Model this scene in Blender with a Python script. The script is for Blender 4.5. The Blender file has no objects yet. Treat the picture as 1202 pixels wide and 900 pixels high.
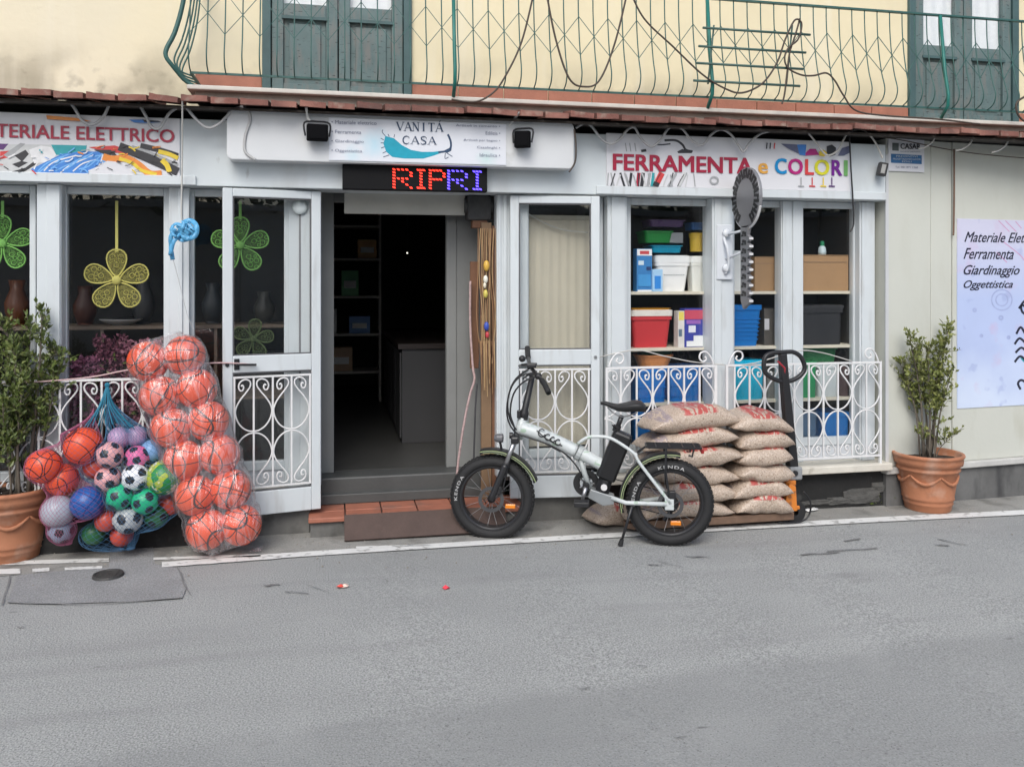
import bpy, bmesh, math, random
from mathutils import Vector, Matrix, noise
R = math.radians
rnd = random.Random(7)
SC = bpy.context.scene
COL = SC.collection

# ---------------------------------------------------------------- camera
TH = R(12.0); FPX = 1000.0; CX = 601.0; HY = 328.0      # yaw to the facade, focal length in px, horizon row
CAM = Vector((0.0, -5.49, 1.6))
FW = (math.sin(TH), math.cos(TH)); RT = (math.cos(TH), -math.sin(TH))
cd = bpy.data.cameras.new('camera'); cam = bpy.data.objects.new('camera', cd); COL.objects.link(cam)
cam.location = CAM; cam.rotation_euler = (R(90), 0, -TH)
cd.sensor_width = 36; cd.sensor_fit = 'HORIZONTAL'; cd.lens = 36*FPX/1202
cd.shift_y = -(450-HY)/1202; cd.clip_start = 0.05; cd.clip_end = 2000
SC.camera = cam
# ---------------------------------------------------------------- sky and sun (soft overcast daylight)
SUN_EL, SUN_AZ = R(44), R(200)      # azimuth of the sun seen from the facade: behind the camera, a little to the left
w = bpy.data.worlds.new('World'); SC.world = w; w.use_nodes = True
nt = w.node_tree; bgn = nt.nodes['Background']
sky = nt.nodes.new('ShaderNodeTexSky'); sky.sky_type = 'NISHITA'; sky.sun_disc = False
sky.sun_elevation = SUN_EL; sky.sun_rotation = SUN_AZ
sky.air_density = 1.0; sky.dust_density = 3.0; sky.ozone_density = 1.0
nt.links.new(sky.outputs[0], bgn.inputs[0]); bgn.inputs[1].default_value = 0.13
sd = bpy.data.lights.new('sun', 'SUN'); so = bpy.data.objects.new('sun', sd); COL.objects.link(so)
sd.energy = 1.5; sd.angle = R(36); sd.color = (0.97, 1.0, 0.99)
sdir = Vector((math.sin(SUN_AZ)*math.cos(SUN_EL), math.cos(SUN_AZ)*math.cos(SUN_EL), math.sin(SUN_EL)))
so.rotation_euler = sdir.to_track_quat('Z', 'Y').to_euler(); so.location = (-4, -12, 14)
SC.view_settings.view_transform = 'Standard'; SC.view_settings.look = 'None'
SC.view_settings.exposure = 0.40; SC.view_settings.gamma = 1.0; SC.view_settings.use_curve_mapping = False
SC.cycles.max_bounces = 7; SC.cycles.transparent_max_bounces = 24
SC.cycles.use_denoising = True

# ---------------------------------------------------------------- pixel -> place
def ray(x):
    u = (x-CX)/FPX
    return FW[0]+u*RT[0], FW[1]+u*RT[1]
def P(x, y, Y):                       # a pixel seen on the upright plane Y = const
    dx, dy = ray(x); t = (Y-CAM.y)/dy
    return Vector((CAM.x+dx*t, Y, CAM.z+(HY-y)/FPX*t))
def Xp(x, Y): return P(x, HY, Y).x
def Zp(x, y, Y): return P(x, y, Y).z
def gz(X): return -0.011*X if X > 0 else 0.0
def G(x, y):                          # a pixel seen on the ground
    dx, dy = ray(x); z = 0.0
    for _ in range(4):
        t = (z-CAM.z)/((HY-y)/FPX); X = CAM.x+dx*t; z = gz(X)
    return Vector((X, CAM.y+dy*t, z))
A5 = R(5); WX0, WY0 = 3.925, -0.03    # the side wall turns away by five degrees
def PW(x, y, off=0.0):                # a pixel seen on the side wall
    dx, dy = ray(x); c, s = math.cos(A5), math.sin(A5)
    ox, oy = WX0+off*s, WY0-off*c     # off = distance proud of the wall
    t = ((ox-CAM.x)*s-(oy-CAM.y)*c)/(dx*s-dy*c)
    return Vector((CAM.x+dx*t, CAM.y+dy*t, CAM.z+(HY-y)/FPX*t))

# ---------------------------------------------------------------- materials
MATS = {}
def mat(name, col, rough=0.6, metal=0.0, var=0.08, vs=6.0, bump=0.0, bs=60.0, spec=0.5, emit=None, es=0.0, fine=0.0, fs=200.0):
    if name in MATS: return MATS[name]
    m = bpy.data.materials.new(name); m.use_nodes = True; n = m.node_tree; b = n.nodes['Principled BSDF']
    b.inputs['Roughness'].default_value = rough; b.inputs['Metallic'].default_value = metal
    b.inputs['Specular IOR Level'].default_value = spec
    if emit:
        b.inputs['Emission Color'].default_value = (*emit, 1); b.inputs['Emission Strength'].default_value = es
    tc = n.nodes.new('ShaderNodeNewGeometry')
    no = n.nodes.new('ShaderNodeTexNoise'); no.inputs['Scale'].default_value = vs; no.inputs['Detail'].default_value = 6
    no.inputs['Roughness'].default_value = 0.62
    n.links.new(tc.outputs['Position'], no.inputs['Vector'])
    mx = n.nodes.new('ShaderNodeMix'); mx.data_type = 'RGBA'
    mx.inputs['A'].default_value = (*[c*(1-2.2*var) for c in col], 1)
    mx.inputs['B'].default_value = (*[min(1, c*(1+2.2*var)) for c in col], 1)
    n.links.new(no.outputs['Fac'], mx.inputs['Factor'])
    out = mx.outputs['Result']
    if fine > 0:
        n2 = n.nodes.new('ShaderNodeTexNoise'); n2.inputs['Scale'].default_value = fs; n2.inputs['Detail'].default_value = 2
        n.links.new(tc.outputs['Position'], n2.inputs['Vector'])
        m2 = n.nodes.new('ShaderNodeMix'); m2.data_type = 'RGBA'; m2.blend_type = 'MULTIPLY'; m2.inputs['Factor'].default_value = 1
        rp = n.nodes.new('ShaderNodeMapRange'); rp.inputs['From Min'].default_value = .3; rp.inputs['From Max'].default_value = .7
        rp.inputs['To Min'].default_value = 1-fine; rp.inputs['To Max'].default_value = 1+fine
        n.links.new(n2.outputs['Fac'], rp.inputs['Value']); n.links.new(out, m2.inputs['A']); n.links.new(rp.outputs['Result'], m2.inputs['B'])
        out = m2.outputs['Result']
    n.links.new(out, b.inputs['Base Color'])
    if bump > 0:
        nb = n.nodes.new('ShaderNodeTexNoise'); nb.inputs['Scale'].default_value = bs; nb.inputs['Detail'].default_value = 5
        n.links.new(tc.outputs['Position'], nb.inputs['Vector'])
        bp_ = n.nodes.new('ShaderNodeBump'); bp_.inputs['Strength'].default_value = bump; bp_.inputs['Distance'].default_value = 0.01
        n.links.new(nb.outputs['Fac'], bp_.inputs['Height']); n.links.new(bp_.outputs['Normal'], b.inputs['Normal'])
    MATS[name] = m
    return m
def N(m, t, **kw):
    nd = m.node_tree.nodes.new(t)
    for k, v in kw.items(): setattr(nd, k, v)
    return nd
def L(m, a, b): m.node_tree.links.new(a, b)
def bsdf(m): return m.node_tree.nodes['Principled BSDF']
def base_out(m):                      # what feeds the base colour now
    return bsdf(m).inputs['Base Color'].links[0].from_socket
def overlay(m, col, fac_socket):      # lay a colour over the base colour where fac is 1
    mx = N(m, 'ShaderNodeMix', data_type='RGBA'); L(m, base_out(m), mx.inputs['A'])
    mx.inputs['B'].default_value = (*col, 1); L(m, fac_socket, mx.inputs['Factor'])
    L(m, mx.outputs['Result'], bsdf(m).inputs['Base Color'])
def ramp(m, sock, lo, hi, a=0.0, b=1.0):
    r_ = N(m, 'ShaderNodeMapRange'); L(m, sock, r_.inputs['Value'])
    r_.inputs['From Min'].default_value = lo; r_.inputs['From Max'].default_value = hi
    r_.inputs['To Min'].default_value = a; r_.inputs['To Max'].default_value = b
    return r_.outputs['Result']
def math_(m, op, a, b=None):
    nd = N(m, 'ShaderNodeMath', operation=op)
    for i, v in enumerate((a, b)):
        if v is None: continue
        if isinstance(v, (int, float)): nd.inputs[i].default_value = v
        else: L(m, v, nd.inputs[i])
    return nd.outputs[0]
def wnoise(m, scale, detail=5, vec=None, stretch=None):
    nd = N(m, 'ShaderNodeTexNoise'); nd.inputs['Scale'].default_value = scale; nd.inputs['Detail'].default_value = detail
    g = N(m, 'ShaderNodeNewGeometry'); s = g.outputs['Position']
    if vec is not None: s = vec
    if stretch:
        mp = N(m, 'ShaderNodeMapping'); mp.inputs['Scale'].default_value = stretch; L(m, s, mp.inputs['Vector']); s = mp.outputs[0]
    L(m, s, nd.inputs['Vector']); return nd.outputs['Fac']
def wpos(m):
    g = N(m, 'ShaderNodeNewGeometry'); sp = N(m, 'ShaderNodeSeparateXYZ'); L(m, g.outputs['Position'], sp.inputs[0]); return sp.outputs

WHITE = mat('white_paint', (.62, .65, .69), .45, var=.03, vs=3, bump=.06, bs=25)
WHITE2 = mat('white_frame', (.585, .625, .645), .38, var=.04, vs=4)
overlay(WHITE2, (.40, .40, .39), ramp(WHITE2, wnoise(WHITE2, 5, 7, stretch=(3, 3, .5)), .56, .74, 0, .5))
def dirty_white():
    m = mat('fascia_white', (.575, .62, .64), .5, var=.05, vs=2.5, bump=.08, bs=14)
    f = wnoise(m, 3.0, 6, stretch=(1, 1, .25)); overlay(m, (.36, .35, .33), ramp(m, f, .54, .78, 0, .6)); overlay(m, (.20, .19, .17), ramp(m, wnoise(m, 17, 6, stretch=(1, 1, .4)), .66, .76, 0, .45)); return m
FASCIA = dirty_white()
def glass_mat(name, tint=(1, 1, 1), rough=0.0, ior=1.5):
    m = bpy.data.materials.new(name); m.use_nodes = True; n = m.node_tree; n.nodes.remove(n.nodes['Principled BSDF'])
    out = n.nodes['Material Output']; tr = N(m, 'ShaderNodeBsdfTransparent'); gl = N(m, 'ShaderNodeBsdfGlossy')
    tr.inputs[0].default_value = (*tint, 1); gl.inputs['Roughness'].default_value = rough
    fr = N(m, 'ShaderNodeFresnel'); gb = N(m, 'ShaderNodeNewGeometry'); L(m, ramp(m, gb.outputs['Backfacing'], 0, 1, ior, 1/ior), fr.inputs[0])    # same pane seen from either side
    no = N(m, 'ShaderNodeTexNoise'); no.inputs['Scale'].default_value = 1.6
    bm_ = N(m, 'ShaderNodeBump'); bm_.inputs['Strength'].default_value = .03; bm_.inputs['Distance'].default_value = .05
    g = N(m, 'ShaderNodeNewGeometry'); L(m, g.outputs['Position'], no.inputs['Vector']); L(m, no.outputs['Fac'], bm_.inputs['Height'])
    L(m, bm_.outputs['Normal'], gl.inputs['Normal'])
    mx = N(m, 'ShaderNodeMixShader'); L(m, fr.outputs[0], mx.inputs[0]); L(m, tr.outputs[0], mx.inputs[1]); L(m, gl.outputs[0], mx.inputs[2])
    L(m, mx.outputs[0], out.inputs[0]); return m
GLASS = glass_mat('window_glass', (.985, .99, .99))
BLACK = mat('black_plastic', (.018, .018, .02), .45, var=.1)
BLACKM = mat('black_metal', (.02, .02, .022), .35, var=.1)
CHROME = mat('silver_metal', (.55, .56, .57), .3, metal=1.0, var=.08)
CABLE = mat('grey_cable', (.42, .42, .42), .6)
RUBBER = mat('tyre_rubber', (.016, .016, .017), .75, var=.15, vs=30, bump=.15, bs=120)

# ---------------------------------------------------------------- mesh builder
def smooth(pts, n=6, closed=False):
    pts = [Vector(p) for p in pts]; out = []; k = len(pts)
    rng = range(k) if closed else range(k-1)
    for i in rng:
        if closed: a, b, c, d = (pts[(i+j) % k] for j in (-1, 0, 1, 2))
        else: a, b, c, d = pts[max(i-1, 0)], pts[i], pts[i+1], pts[min(i+2, k-1)]
        for j in range(n):
            t = j/n
            out.append(0.5*((2*b)+(c-a)*t+(2*a-5*b+4*c-d)*t*t+(3*b-a-3*c+d)*t**3))
    if not closed: out.append(pts[-1])
    return out
class M:
    def __init__(s): s.v = []; s.f = []; s.mi = []; s.cur = 0
    def add(s, vs, fs):
        o = len(s.v); s.v += [Vector(p) for p in vs]
        for f in fs: s.f.append(tuple(i+o for i in f)); s.mi.append(s.cur)
        return s
    def box(s, x0, x1, y0, y1, z0, z1):
        x0, x1 = min(x0, x1), max(x0, x1); y0, y1 = min(y0, y1), max(y0, y1); z0, z1 = min(z0, z1), max(z0, z1)
        return s.add([(x0,y0,z0),(x1,y0,z0),(x1,y1,z0),(x0,y1,z0),(x0,y0,z1),(x1,y0,z1),(x1,y1,z1),(x0,y1,z1)],
                     [(3,2,1,0),(4,5,6,7),(0,1,5,4),(1,2,6,5),(2,3,7,6),(3,0,4,7)])
    def prism(s, poly, d):                # closed polygon of points pushed along vector d
        d = Vector(d); p = [Vector(q) for q in poly]; n = len(p)
        nr = Vector((0, 0, 0))
        for i in range(n): nr += p[i].cross(p[(i+1) % n])
        if nr.dot(d) > 0: p.reverse()
        vs = p+[q+d for q in p]
        fs = [tuple(range(n)), tuple(range(2*n-1, n-1, -1))]
        fs += [(i, i+n, (i+1) % n+n, (i+1) % n) for i in range(n)]
        fs = [tuple(f) for f in fs]
        return s.add(vs, fs)
    def tube(s, pts, r, n=6, closed=False, flat=1.0):
        pts = [Vector(p) for p in pts]; k = len(pts)
        rr = r if isinstance(r, (list, tuple)) else [r]*k
        base = len(s.v); up = None; vs = []
        for i, p in enumerate(pts):
            a = pts[i-1] if (i > 0 or closed) else p; b = pts[(i+1) % k] if (i < k-1 or closed) else p
            t = (b-a)
            if t.length < 1e-9: t = Vector((0, 0, 1))
            t.normalize()
            if up is None:
                up = Vector((0, 0, 1)) if abs(t.z) < .9 else Vector((0, 1, 0))
            sd_ = t.cross(up)
            if sd_.length < 1e-6: sd_ = t.orthogonal()
            sd_.normalize(); up = sd_.cross(t).normalized()
            for j in range(n):
                a_ = 2*math.pi*(j+.5)/n
                vs.append(p+sd_*(math.cos(a_)*rr[i])+up*(math.sin(a_)*rr[i]*flat))
        fs = []
        for i in range(k if closed else k-1):
            for j in range(n):
                a, b = i*n+j, i*n+(j+1) % n; c, d = ((i+1) % k)*n+(j+1) % n, ((i+1) % k)*n+j
                fs.append((a, b, c, d))
        if not closed: fs += [tuple(range(n-1, -1, -1)), tuple(range((k-1)*n, k*n))]
        return s.add(vs, fs)
    def lathe(s, prof, n=24, c=(0, 0, 0), axis='z', a0=0, a1=2*math.pi):
        c = Vector(c); vs = []; k = len(prof); full = abs(a1-a0-2*math.pi) < 1e-6
        m = n if full else n+1
        for i in range(m):
            a = a0+(a1-a0)*i/n
            for r_, h in prof:
                if axis == 'z': q = (r_*math.cos(a), r_*math.sin(a), h)
                elif axis == 'y': q = (r_*math.cos(a), h, r_*math.sin(a))
                else: q = (h, r_*math.cos(a), r_*math.sin(a))
                vs.append(c+Vector(q))
        fs = []
        for i in range(n):
            i2 = (i+1) % m
            for j in range(k-1):
                f = (i*k+j, i2*k+j, i2*k+j+1, i*k+j+1)
                fs.append(f if axis != 'y' else f[::-1])
        return s.add(vs, fs)
    def sphere(s, c, r, n=16, m=10, sc=(1, 1, 1)):
        prof = [(r*math.sin(math.pi*i/m), -r*math.cos(math.pi*i/m)) for i in range(m+1)]
        prof[0] = (1e-5, prof[0][1]); prof[-1] = (1e-5, prof[-1][1])
        o = len(s.v); s.lathe(prof, n)
        for i in range(o, len(s.v)):
            q = s.v[i]; s.v[i] = Vector((q.x*sc[0]+c[0], q.y*sc[1]+c[1], q.z*sc[2]+c[2]))
        return s
    def cyl(s, a, b, r, n=12): return s.tube([a, b], r, n)
    def xf(s, mtx, start=0):
        for i in range(start, len(s.v)): s.v[i] = mtx @ s.v[i]
        return s
    def mesh(s, name, mats, smooth_=False, off=None):
        me = bpy.data.meshes.new(name); o = off or Vector((0, 0, 0))
        me.from_pydata([tuple(q-o) for q in s.v], [], s.f)
        for m_ in (mats if isinstance(mats, (list, tuple)) else [mats]): me.materials.append(m_)
        me.polygons.foreach_set('material_index', s.mi)
        if smooth_:
            me.polygons.foreach_set('use_smooth', [True]*len(me.polygons))
        me.update(); return me
    def mid(s):
        lo = [min(q[i] for q in s.v) for i in range(3)]; hi = [max(q[i] for q in s.v) for i in range(3)]
        return Vector([(a+b)/2 for a, b in zip(lo, hi)])
ORG = {}
def place(o, parent, c):
    COL.objects.link(o)
    if parent is not None: o.parent = parent; o.location = c-ORG[parent]
    else: o.location = c
    ORG[o] = c.copy()
def obj(name, mb, m, parent=None, smooth_=False, bevel=0.0, label=None, cat=None, group=None, kind=None, base=False):
    c = mb.mid()
    if base: c.z = min(q.z for q in mb.v)
    o = bpy.data.objects.new(name, mb.mesh(name, m, smooth_, c)); place(o, parent, c)
    if bevel:
        bv = o.modifiers.new('bevel', 'BEVEL'); bv.width = bevel; bv.segments = 2; bv.limit_method = 'ANGLE'; bv.angle_limit = R(40)
    if smooth_ == 'auto' or bevel: pass
    tag(o, label, cat, group, kind); return o
def tag(o, label=None, cat=None, group=None, kind=None):
    if label: o['label'] = label
    if cat: o['category'] = cat
    if group: o['group'] = group
    if kind: o['kind'] = kind
    return o
def thing(name, loc, label, cat, group=None, local=False, rz=0.0):
    o = bpy.data.objects.new(name, None); COL.objects.link(o); o.location = loc; o.rotation_euler = (0, 0, rz)
    o.empty_display_size = .1
    ORG[o] = Vector((0, 0, 0)) if local else Vector(loc)
    return tag(o, label, cat, group)
def inst(name, mesh, parent, c):          # a piece sharing mesh data, at c in the thing's frame
    o = bpy.data.objects.new(name, mesh); place(o, parent, Vector(c)); return o
def struct(name, mb, m, **k): return obj(name, mb, m, kind='structure', **k)

def text_flat(body, bold=0.0, shear=0.0, spacing=1.0):
    cu = bpy.data.curves.new('t', 'FONT'); cu.body = body; cu.offset = bold; cu.shear = shear; cu.space_character = spacing
    cu.resolution_u = 3; cu.fill_mode = 'FRONT'; cu.extrude = 0.0
    o = bpy.data.objects.new('t', cu); COL.objects.link(o)
    dg = bpy.context.evaluated_depsgraph_get(); me = bpy.data.meshes.new_from_object(o.evaluated_get(dg))
    vs = [v.co.copy() for v in me.vertices]; fs = [tuple(p.vertices) for p in me.polygons]
    bpy.data.objects.remove(o); bpy.data.curves.remove(cu); bpy.data.meshes.remove(me)
    xs = [v.x for v in vs]; ys = [v.y for v in vs]
    x0, x1, y0, y1 = min(xs), max(xs), min(ys), max(ys)
    return [((v.x-x0)/(x1-x0), (v.y-y0)/max(1e-6, y1-y0)) for v in vs], fs, (x1-x0)/max(1e-6, y1-y0)
def text_on(mb, body, fn, bold=0.0, shear=0.0, spacing=1.0):   # fn maps (0..1, 0..1) to a point
    vs, fs, asp = text_flat(body, 0.0, shear, spacing)
    if not bold: return mb.add([fn(a, b) for a, b in vs], fs)
    nrm = (fn(1, 0)-fn(0, 0)).cross(fn(0, 1)-fn(0, 0)).normalized()      # heavier strokes: thin layers a hair apart
    k = 0
    for dx in (-1, -.33, .33, 1):
        for dy in (-1, 1):
            ox, oy = dx*bold*1.3/asp, dy*bold*.7; k += 1
            mb.add([fn(a*(1-2.6*bold/asp)+1.3*bold/asp+ox, b*(1-1.4*bold)+.7*bold+oy)+nrm*(.00012*k) for a, b in vs], fs)
    return mb
def rect_fn(p00, p10, p01, out):
    p00, p10, p01, out = Vector(p00), Vector(p10), Vector(p01), Vector(out)
    return lambda a, b: p00+(p10-p00)*a+(p01-p00)*b+out
# ================================================================ ground
def asphalt():
    m = mat('asphalt', (.330, .336, .328), .88, var=.05, vs=.9, bump=.5, bs=130, fine=.38, fs=125)
    s = wpos(m)
    # older coarser surfacing nearer the middle of the road, with a ragged edge
    e = math_(m, 'ADD', s[1], math_(m, 'MULTIPLY', s[0], -.09)); nz = wnoise(m, 3.0, 6)
    e = math_(m, 'ADD', e, math_(m, 'MULTIPLY', nz, .22))
    overlay(m, (.225, .23, .228), ramp(m, e, -2.20, -2.30, 0, .45))
    c = wnoise(m, 150, 1); overlay(m, (.46, .46, .45), ramp(m, c, .66, .74, 0, .5))
    big = wnoise(m, .55, 3, stretch=(.5, 1.4, 1)); overlay(m, (.25, .255, .25), ramp(m, big, .44, .66, 0, .55)); med = wnoise(m, 2.4, 5); overlay(m, (.39, .395, .385), ramp(m, med, .52, .70, 0, .25))
    oil = wnoise(m, 1.7, 4, stretch=(.8, 1.6, 1)); overlay(m, (.13, .13, .128), ramp(m, oil, .68, .78, 0, .5))
    d = wnoise(m, 120, 1); overlay(m, (.09, .09, .09), ramp(m, d, .36, .28, 0, .6))
    st = wnoise(m, 1.3, 4, stretch=(.35, 3, 1)); overlay(m, (.21, .21, .21), ramp(m, st, .54, .76, 0, .45))
    sp = wnoise(m, 6, 2, stretch=(.6, 2.5, 1)); overlay(m, (.05, .05, .05), ramp(m, sp, .74, .78, 0, .55))
    return m
ASPH = asphalt()
def sheet(name, pts, dz, m, kindm='structure', nx=1):
    mb = M(); mb.add([(p[0], p[1], gz(p[0])+dz) for p in pts], [tuple(range(len(pts)))]); return obj(name, mb, m, kind=kindm)
mb = M()
xs = [-250, -30, -6, 0, 4, 8, 30, 250]; ys = [-250, -30, -8, -4, -1, 6, 40]
mb.add([(x, y, gz(x) if x < 31 else gz(30)) for x in xs for y in ys],
       [(i*len(ys)+j, (i+1)*len(ys)+j, (i+1)*len(ys)+j+1, i*len(ys)+j+1) for i in range(len(xs)-1) for j in range(len(ys)-1)])
struct('road', mb, ASPH)
PAVE = mat('pavement_concrete', (.275, .27, .252), .9, var=.13, vs=2.2, bump=.4, bs=90, fine=.14, fs=140)
overlay(PAVE, (.09, .088, .08), ramp(PAVE, wnoise(PAVE, 5, 6), .50, .70, 0, .65))
line_px = [(190, 663), (330, 653), (460, 645), (600, 636.5), (735, 628.5), (870, 620), (1040, 610.5), (1202, 602)]
lp = [G(*q) for q in line_px]
d0 = (lp[1]-lp[0]).normalized(); lp_ext = [lp[0]-d0*4.5]+lp+[lp[-1]+(lp[-1]-lp[-2]).normalized()*6]
mb = M()
n_ = len(lp_ext)
mb.add([(p.x, p.y, gz(p.x)+.004) for p in lp_ext]+[(p.x, .5, gz(p.x)+.004) for p in lp_ext], [(i, i+1, i+1+n_, i+n_) for i in range(n_-1)])
struct('pavement', mb, PAVE)
PAINT = mat('worn_line_paint', (.68, .68, .66), .8, var=.08, vs=9, bump=.2, bs=120)
overlay(PAINT, (.24, .235, .22), ramp(PAINT, wnoise(PAINT, 16, 6), .57, .70, 0, .85))
def stripe(name, a_px, b_px, wpx, dz=.008, sub=10):
    mb = M(); pts = []
    for i in range(sub+1):
        t = i/sub; x = a_px[0]+(b_px[0]-a_px[0])*t; y = a_px[1]+(b_px[1]-a_px[1])*t
        j = .25*math.sin(i*2.7)
        p, q = G(x, y-wpx/2+j), G(x, y+wpx/2-j); pts.append((p, q))
    mb.add([(r_.x, r_.y, gz(r_.x)+dz) for pq in pts for r_ in pq], [(2*i, 2*i+1, 2*i+3, 2*i+2) for i in range(sub)])
    return struct(name, mb, PAINT)
stripe('edge_line', (190, 664), (330, 653.5), 6)
mb = M(); pts = []
for q in [(330, 653.5), (460, 645), (600, 636.5), (735, 628.5), (870, 620), (1040, 610.5), (1202, 602.5), (1420, 591)]:
    pts += [G(q[0], q[1]-3), G(q[0], q[1]+2.6)]
mb.add([(p.x, p.y, gz(p.x)+.008) for p in pts], [(2*i, 2*i+1, 2*i+3, 2*i+2) for i in range(len(pts)//2-1)])
struct('edge_line', mb, PAINT)
stripe('edge_line', (180, 657), (306, 653), 3)
stripe('edge_line', (418, 643.5), (505, 641), 2)
stripe('edge_line', (-60, 664), (128, 658.5), 4.5)
stripe('edge_line', (-60, 674), (24, 671.5), 6)
stripe('edge_line', (38, 671), (58, 669.5), 4)
stripe('edge_line', (76, 669), (120, 667), 3)
PATCH = mat('asphalt_patch', (.265, .268, .27), .9, var=.14, vs=4, bump=.5, bs=130, fine=.26, fs=125)
mb = M(); pts = [G(x, y) for x, y in [(131, 640), (179, 638), (182, 663), (208, 667), (219, 690), (214, 703), (150, 707), (60, 710), (8, 708), (20, 676), (60, 672), (128, 667)]]
mb.add([(p.x, p.y, gz(p.x)+.006) for p in pts], [tuple(range(len(pts)))]); struct('asphalt_patch', mb, PATCH)
CRACK = mat('crack_tar', (.19, .19, .187), .9)
def crack(pxs, wpx=1.6):
    mb = M(); pts = []
    for i in range(len(pxs)-1):
        for j in range(4):
            t = j/4; pts.append((pxs[i][0]+(pxs[i+1][0]-pxs[i][0])*t+rnd.uniform(-1, 1), pxs[i][1]+(pxs[i+1][1]-pxs[i][1])*t+rnd.uniform(-.6, .6)))
    pts.append(pxs[-1]); vs = []
    for x, y in pts:
        h = wpx*rnd.uniform(.25, .6); vs += [G(x-h, y-h*.6), G(x+h, y+h*.6)]
    mb.add([(p.x, p.y, gz(p.x)+.0085) for p in vs], [(2*i, 2*i+1, 2*i+3, 2*i+2) for i in range(len(pts)-1)]); struct('road_crack', mb, CRACK)
crack([(208, 667), (218, 690), (226, 702)], 2.2); crack([(12, 676), (6, 700), (2, 712)], 1.4); crack([(8, 709), (110, 711), (214, 703)], 1.0)
for q in [[(335, 696), (362, 698)], [(360, 687), (386, 696)], [(310, 689), (328, 687)], [(770, 659), (802, 667)], [(762, 664), (778, 665)],
          [(805, 654), (834, 655)], [(970, 648), (1030, 644)], [(940, 652), (985, 649)], [(1102, 634), (1134, 640)], [(1098, 640), (1114, 641)],
          [(20, 738), (28, 737)], [(452, 681), (456, 684)], [(745, 782), (760, 784)], [(680, 810), (694, 808)], [(790, 868), (806, 866)], [(990, 636), (1010, 633)]]: crack(q, 1.8)
# small cast iron cover
c = G(127, 677); mb = M(); mb.lathe([(1e-4, .016), (.062, .016), (.066, .020), (.076, .020), (.080, .006)], 24, (c.x, c.y, gz(c.x)))
cov = obj('drain_cover', mb, mat('cast_iron', (.07, .068, .066), .6, metal=.4, var=.15, vs=20, bump=.4, bs=80), label='small round cast iron drain cover in the asphalt patch', cat='drain cover')
mb = M()
for i in range(-2, 3): mb.box(c.x-.045, c.x+.045, c.y+i*.021-.004, c.y+i*.021+.004, gz(c.x)+.0155, gz(c.x)+.021)
obj('grip_ribs', mb, MATS['cast_iron'], cov)

# ================================================================ building
ZF = 2.165            # underside of the fascia
ZG1, ZG0 = 2.115, .456
B = thing('shop_building', (1.5, .1, 0), 'hardware shop building with white shopfront, cream upper wall and red tile ledge', 'building')
def plaster():
    m = mat('cream_plaster', (.73, .645, .445), .9, var=.07, vs=1.2, bump=.25, bs=22)
    s = wpos(m)
    left = ramp(m, math_(m, 'ADD', s[0], math_(m, 'MULTIPLY', wnoise(m, 1.2, 5), 2.4)), .9, -.3, 0, .55)
    overlay(m, (.72, .67, .54), left)
    n1 = wnoise(m, 2.6, 7); hgt = ramp(m, s[2], 3.16, 2.86, 0, 1)
    overlay(m, (.30, .27, .20), math_(m, 'MULTIPLY', hgt, ramp(m, n1, .42, .62, 0, .75)))
    n2 = wnoise(m, 11, 6); hg2 = ramp(m, s[2], 3.05, 2.8, 0, 1)
    overlay(m, (.16, .145, .11), math_(m, 'MULTIPLY', hg2, ramp(m, n2, .56, .70, 0, .5)))
    n3 = wnoise(m, 2.2, 5, stretch=(2.4, 1, .22)); overlay(m, (.76, .71, .58), ramp(m, n3, .55, .75, 0, .5))
    return m
PLAST = plaster()
YW = .35
dL0, dL1 = Xp(308, YW), Xp(483, YW); dR0, dR1 = Xp(1065, YW), Xp(1193, YW)
ZT = 4.75
for a, b, z0, z1 in [(-7.5, dL0, 2.60, 6.2), (dL1, dR0, 2.60, 6.2), (dR1, 9.5, 2.60, 6.2), (dL0, dL1, ZT, 6.2), (dR0, dR1, ZT, 6.2)]:
    obj('upper_wall', M().box(a, b, YW, YW+.35, z0, z1), PLAST, B)
TERRA = mat('terracotta_skirting', (.36, .145, .095), .7, var=.16, vs=8, bump=.2, bs=60)
xL = Xp(229, YW)
def skirt(a, b):
    n = max(1, round((b-a)/.33)); wd = (b-a)/n
    for i in range(n):
        obj('skirting_tile', M().box(a+i*wd+.004, a+(i+1)*wd-.004, YW-.014, YW, 2.758, 2.93+rnd.uniform(-.003, .003)), TERRA, B)
skirt(xL, dL0); skirt(dL1, dR0); skirt(dR1, 7.4)
# balcony slab with marble edge
SLABM = mat('slab_render', (.27, .235, .20), .9, var=.2, vs=7, bump=.3, bs=30)
MARB = mat('marble_edge', (.55, .52, .47), .6, var=.12, vs=9)
xS = Xp(219, -.15)
sl = obj('balcony_slab', M().box(xS+.04, 7.5, -.10, YW, 2.672, 2.728), SLABM, B)
obj('marble_edge', M().box(xS, 7.5, -.15, YW-.001, 2.729, 2.757), MARB, sl, bevel=.006)
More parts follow.
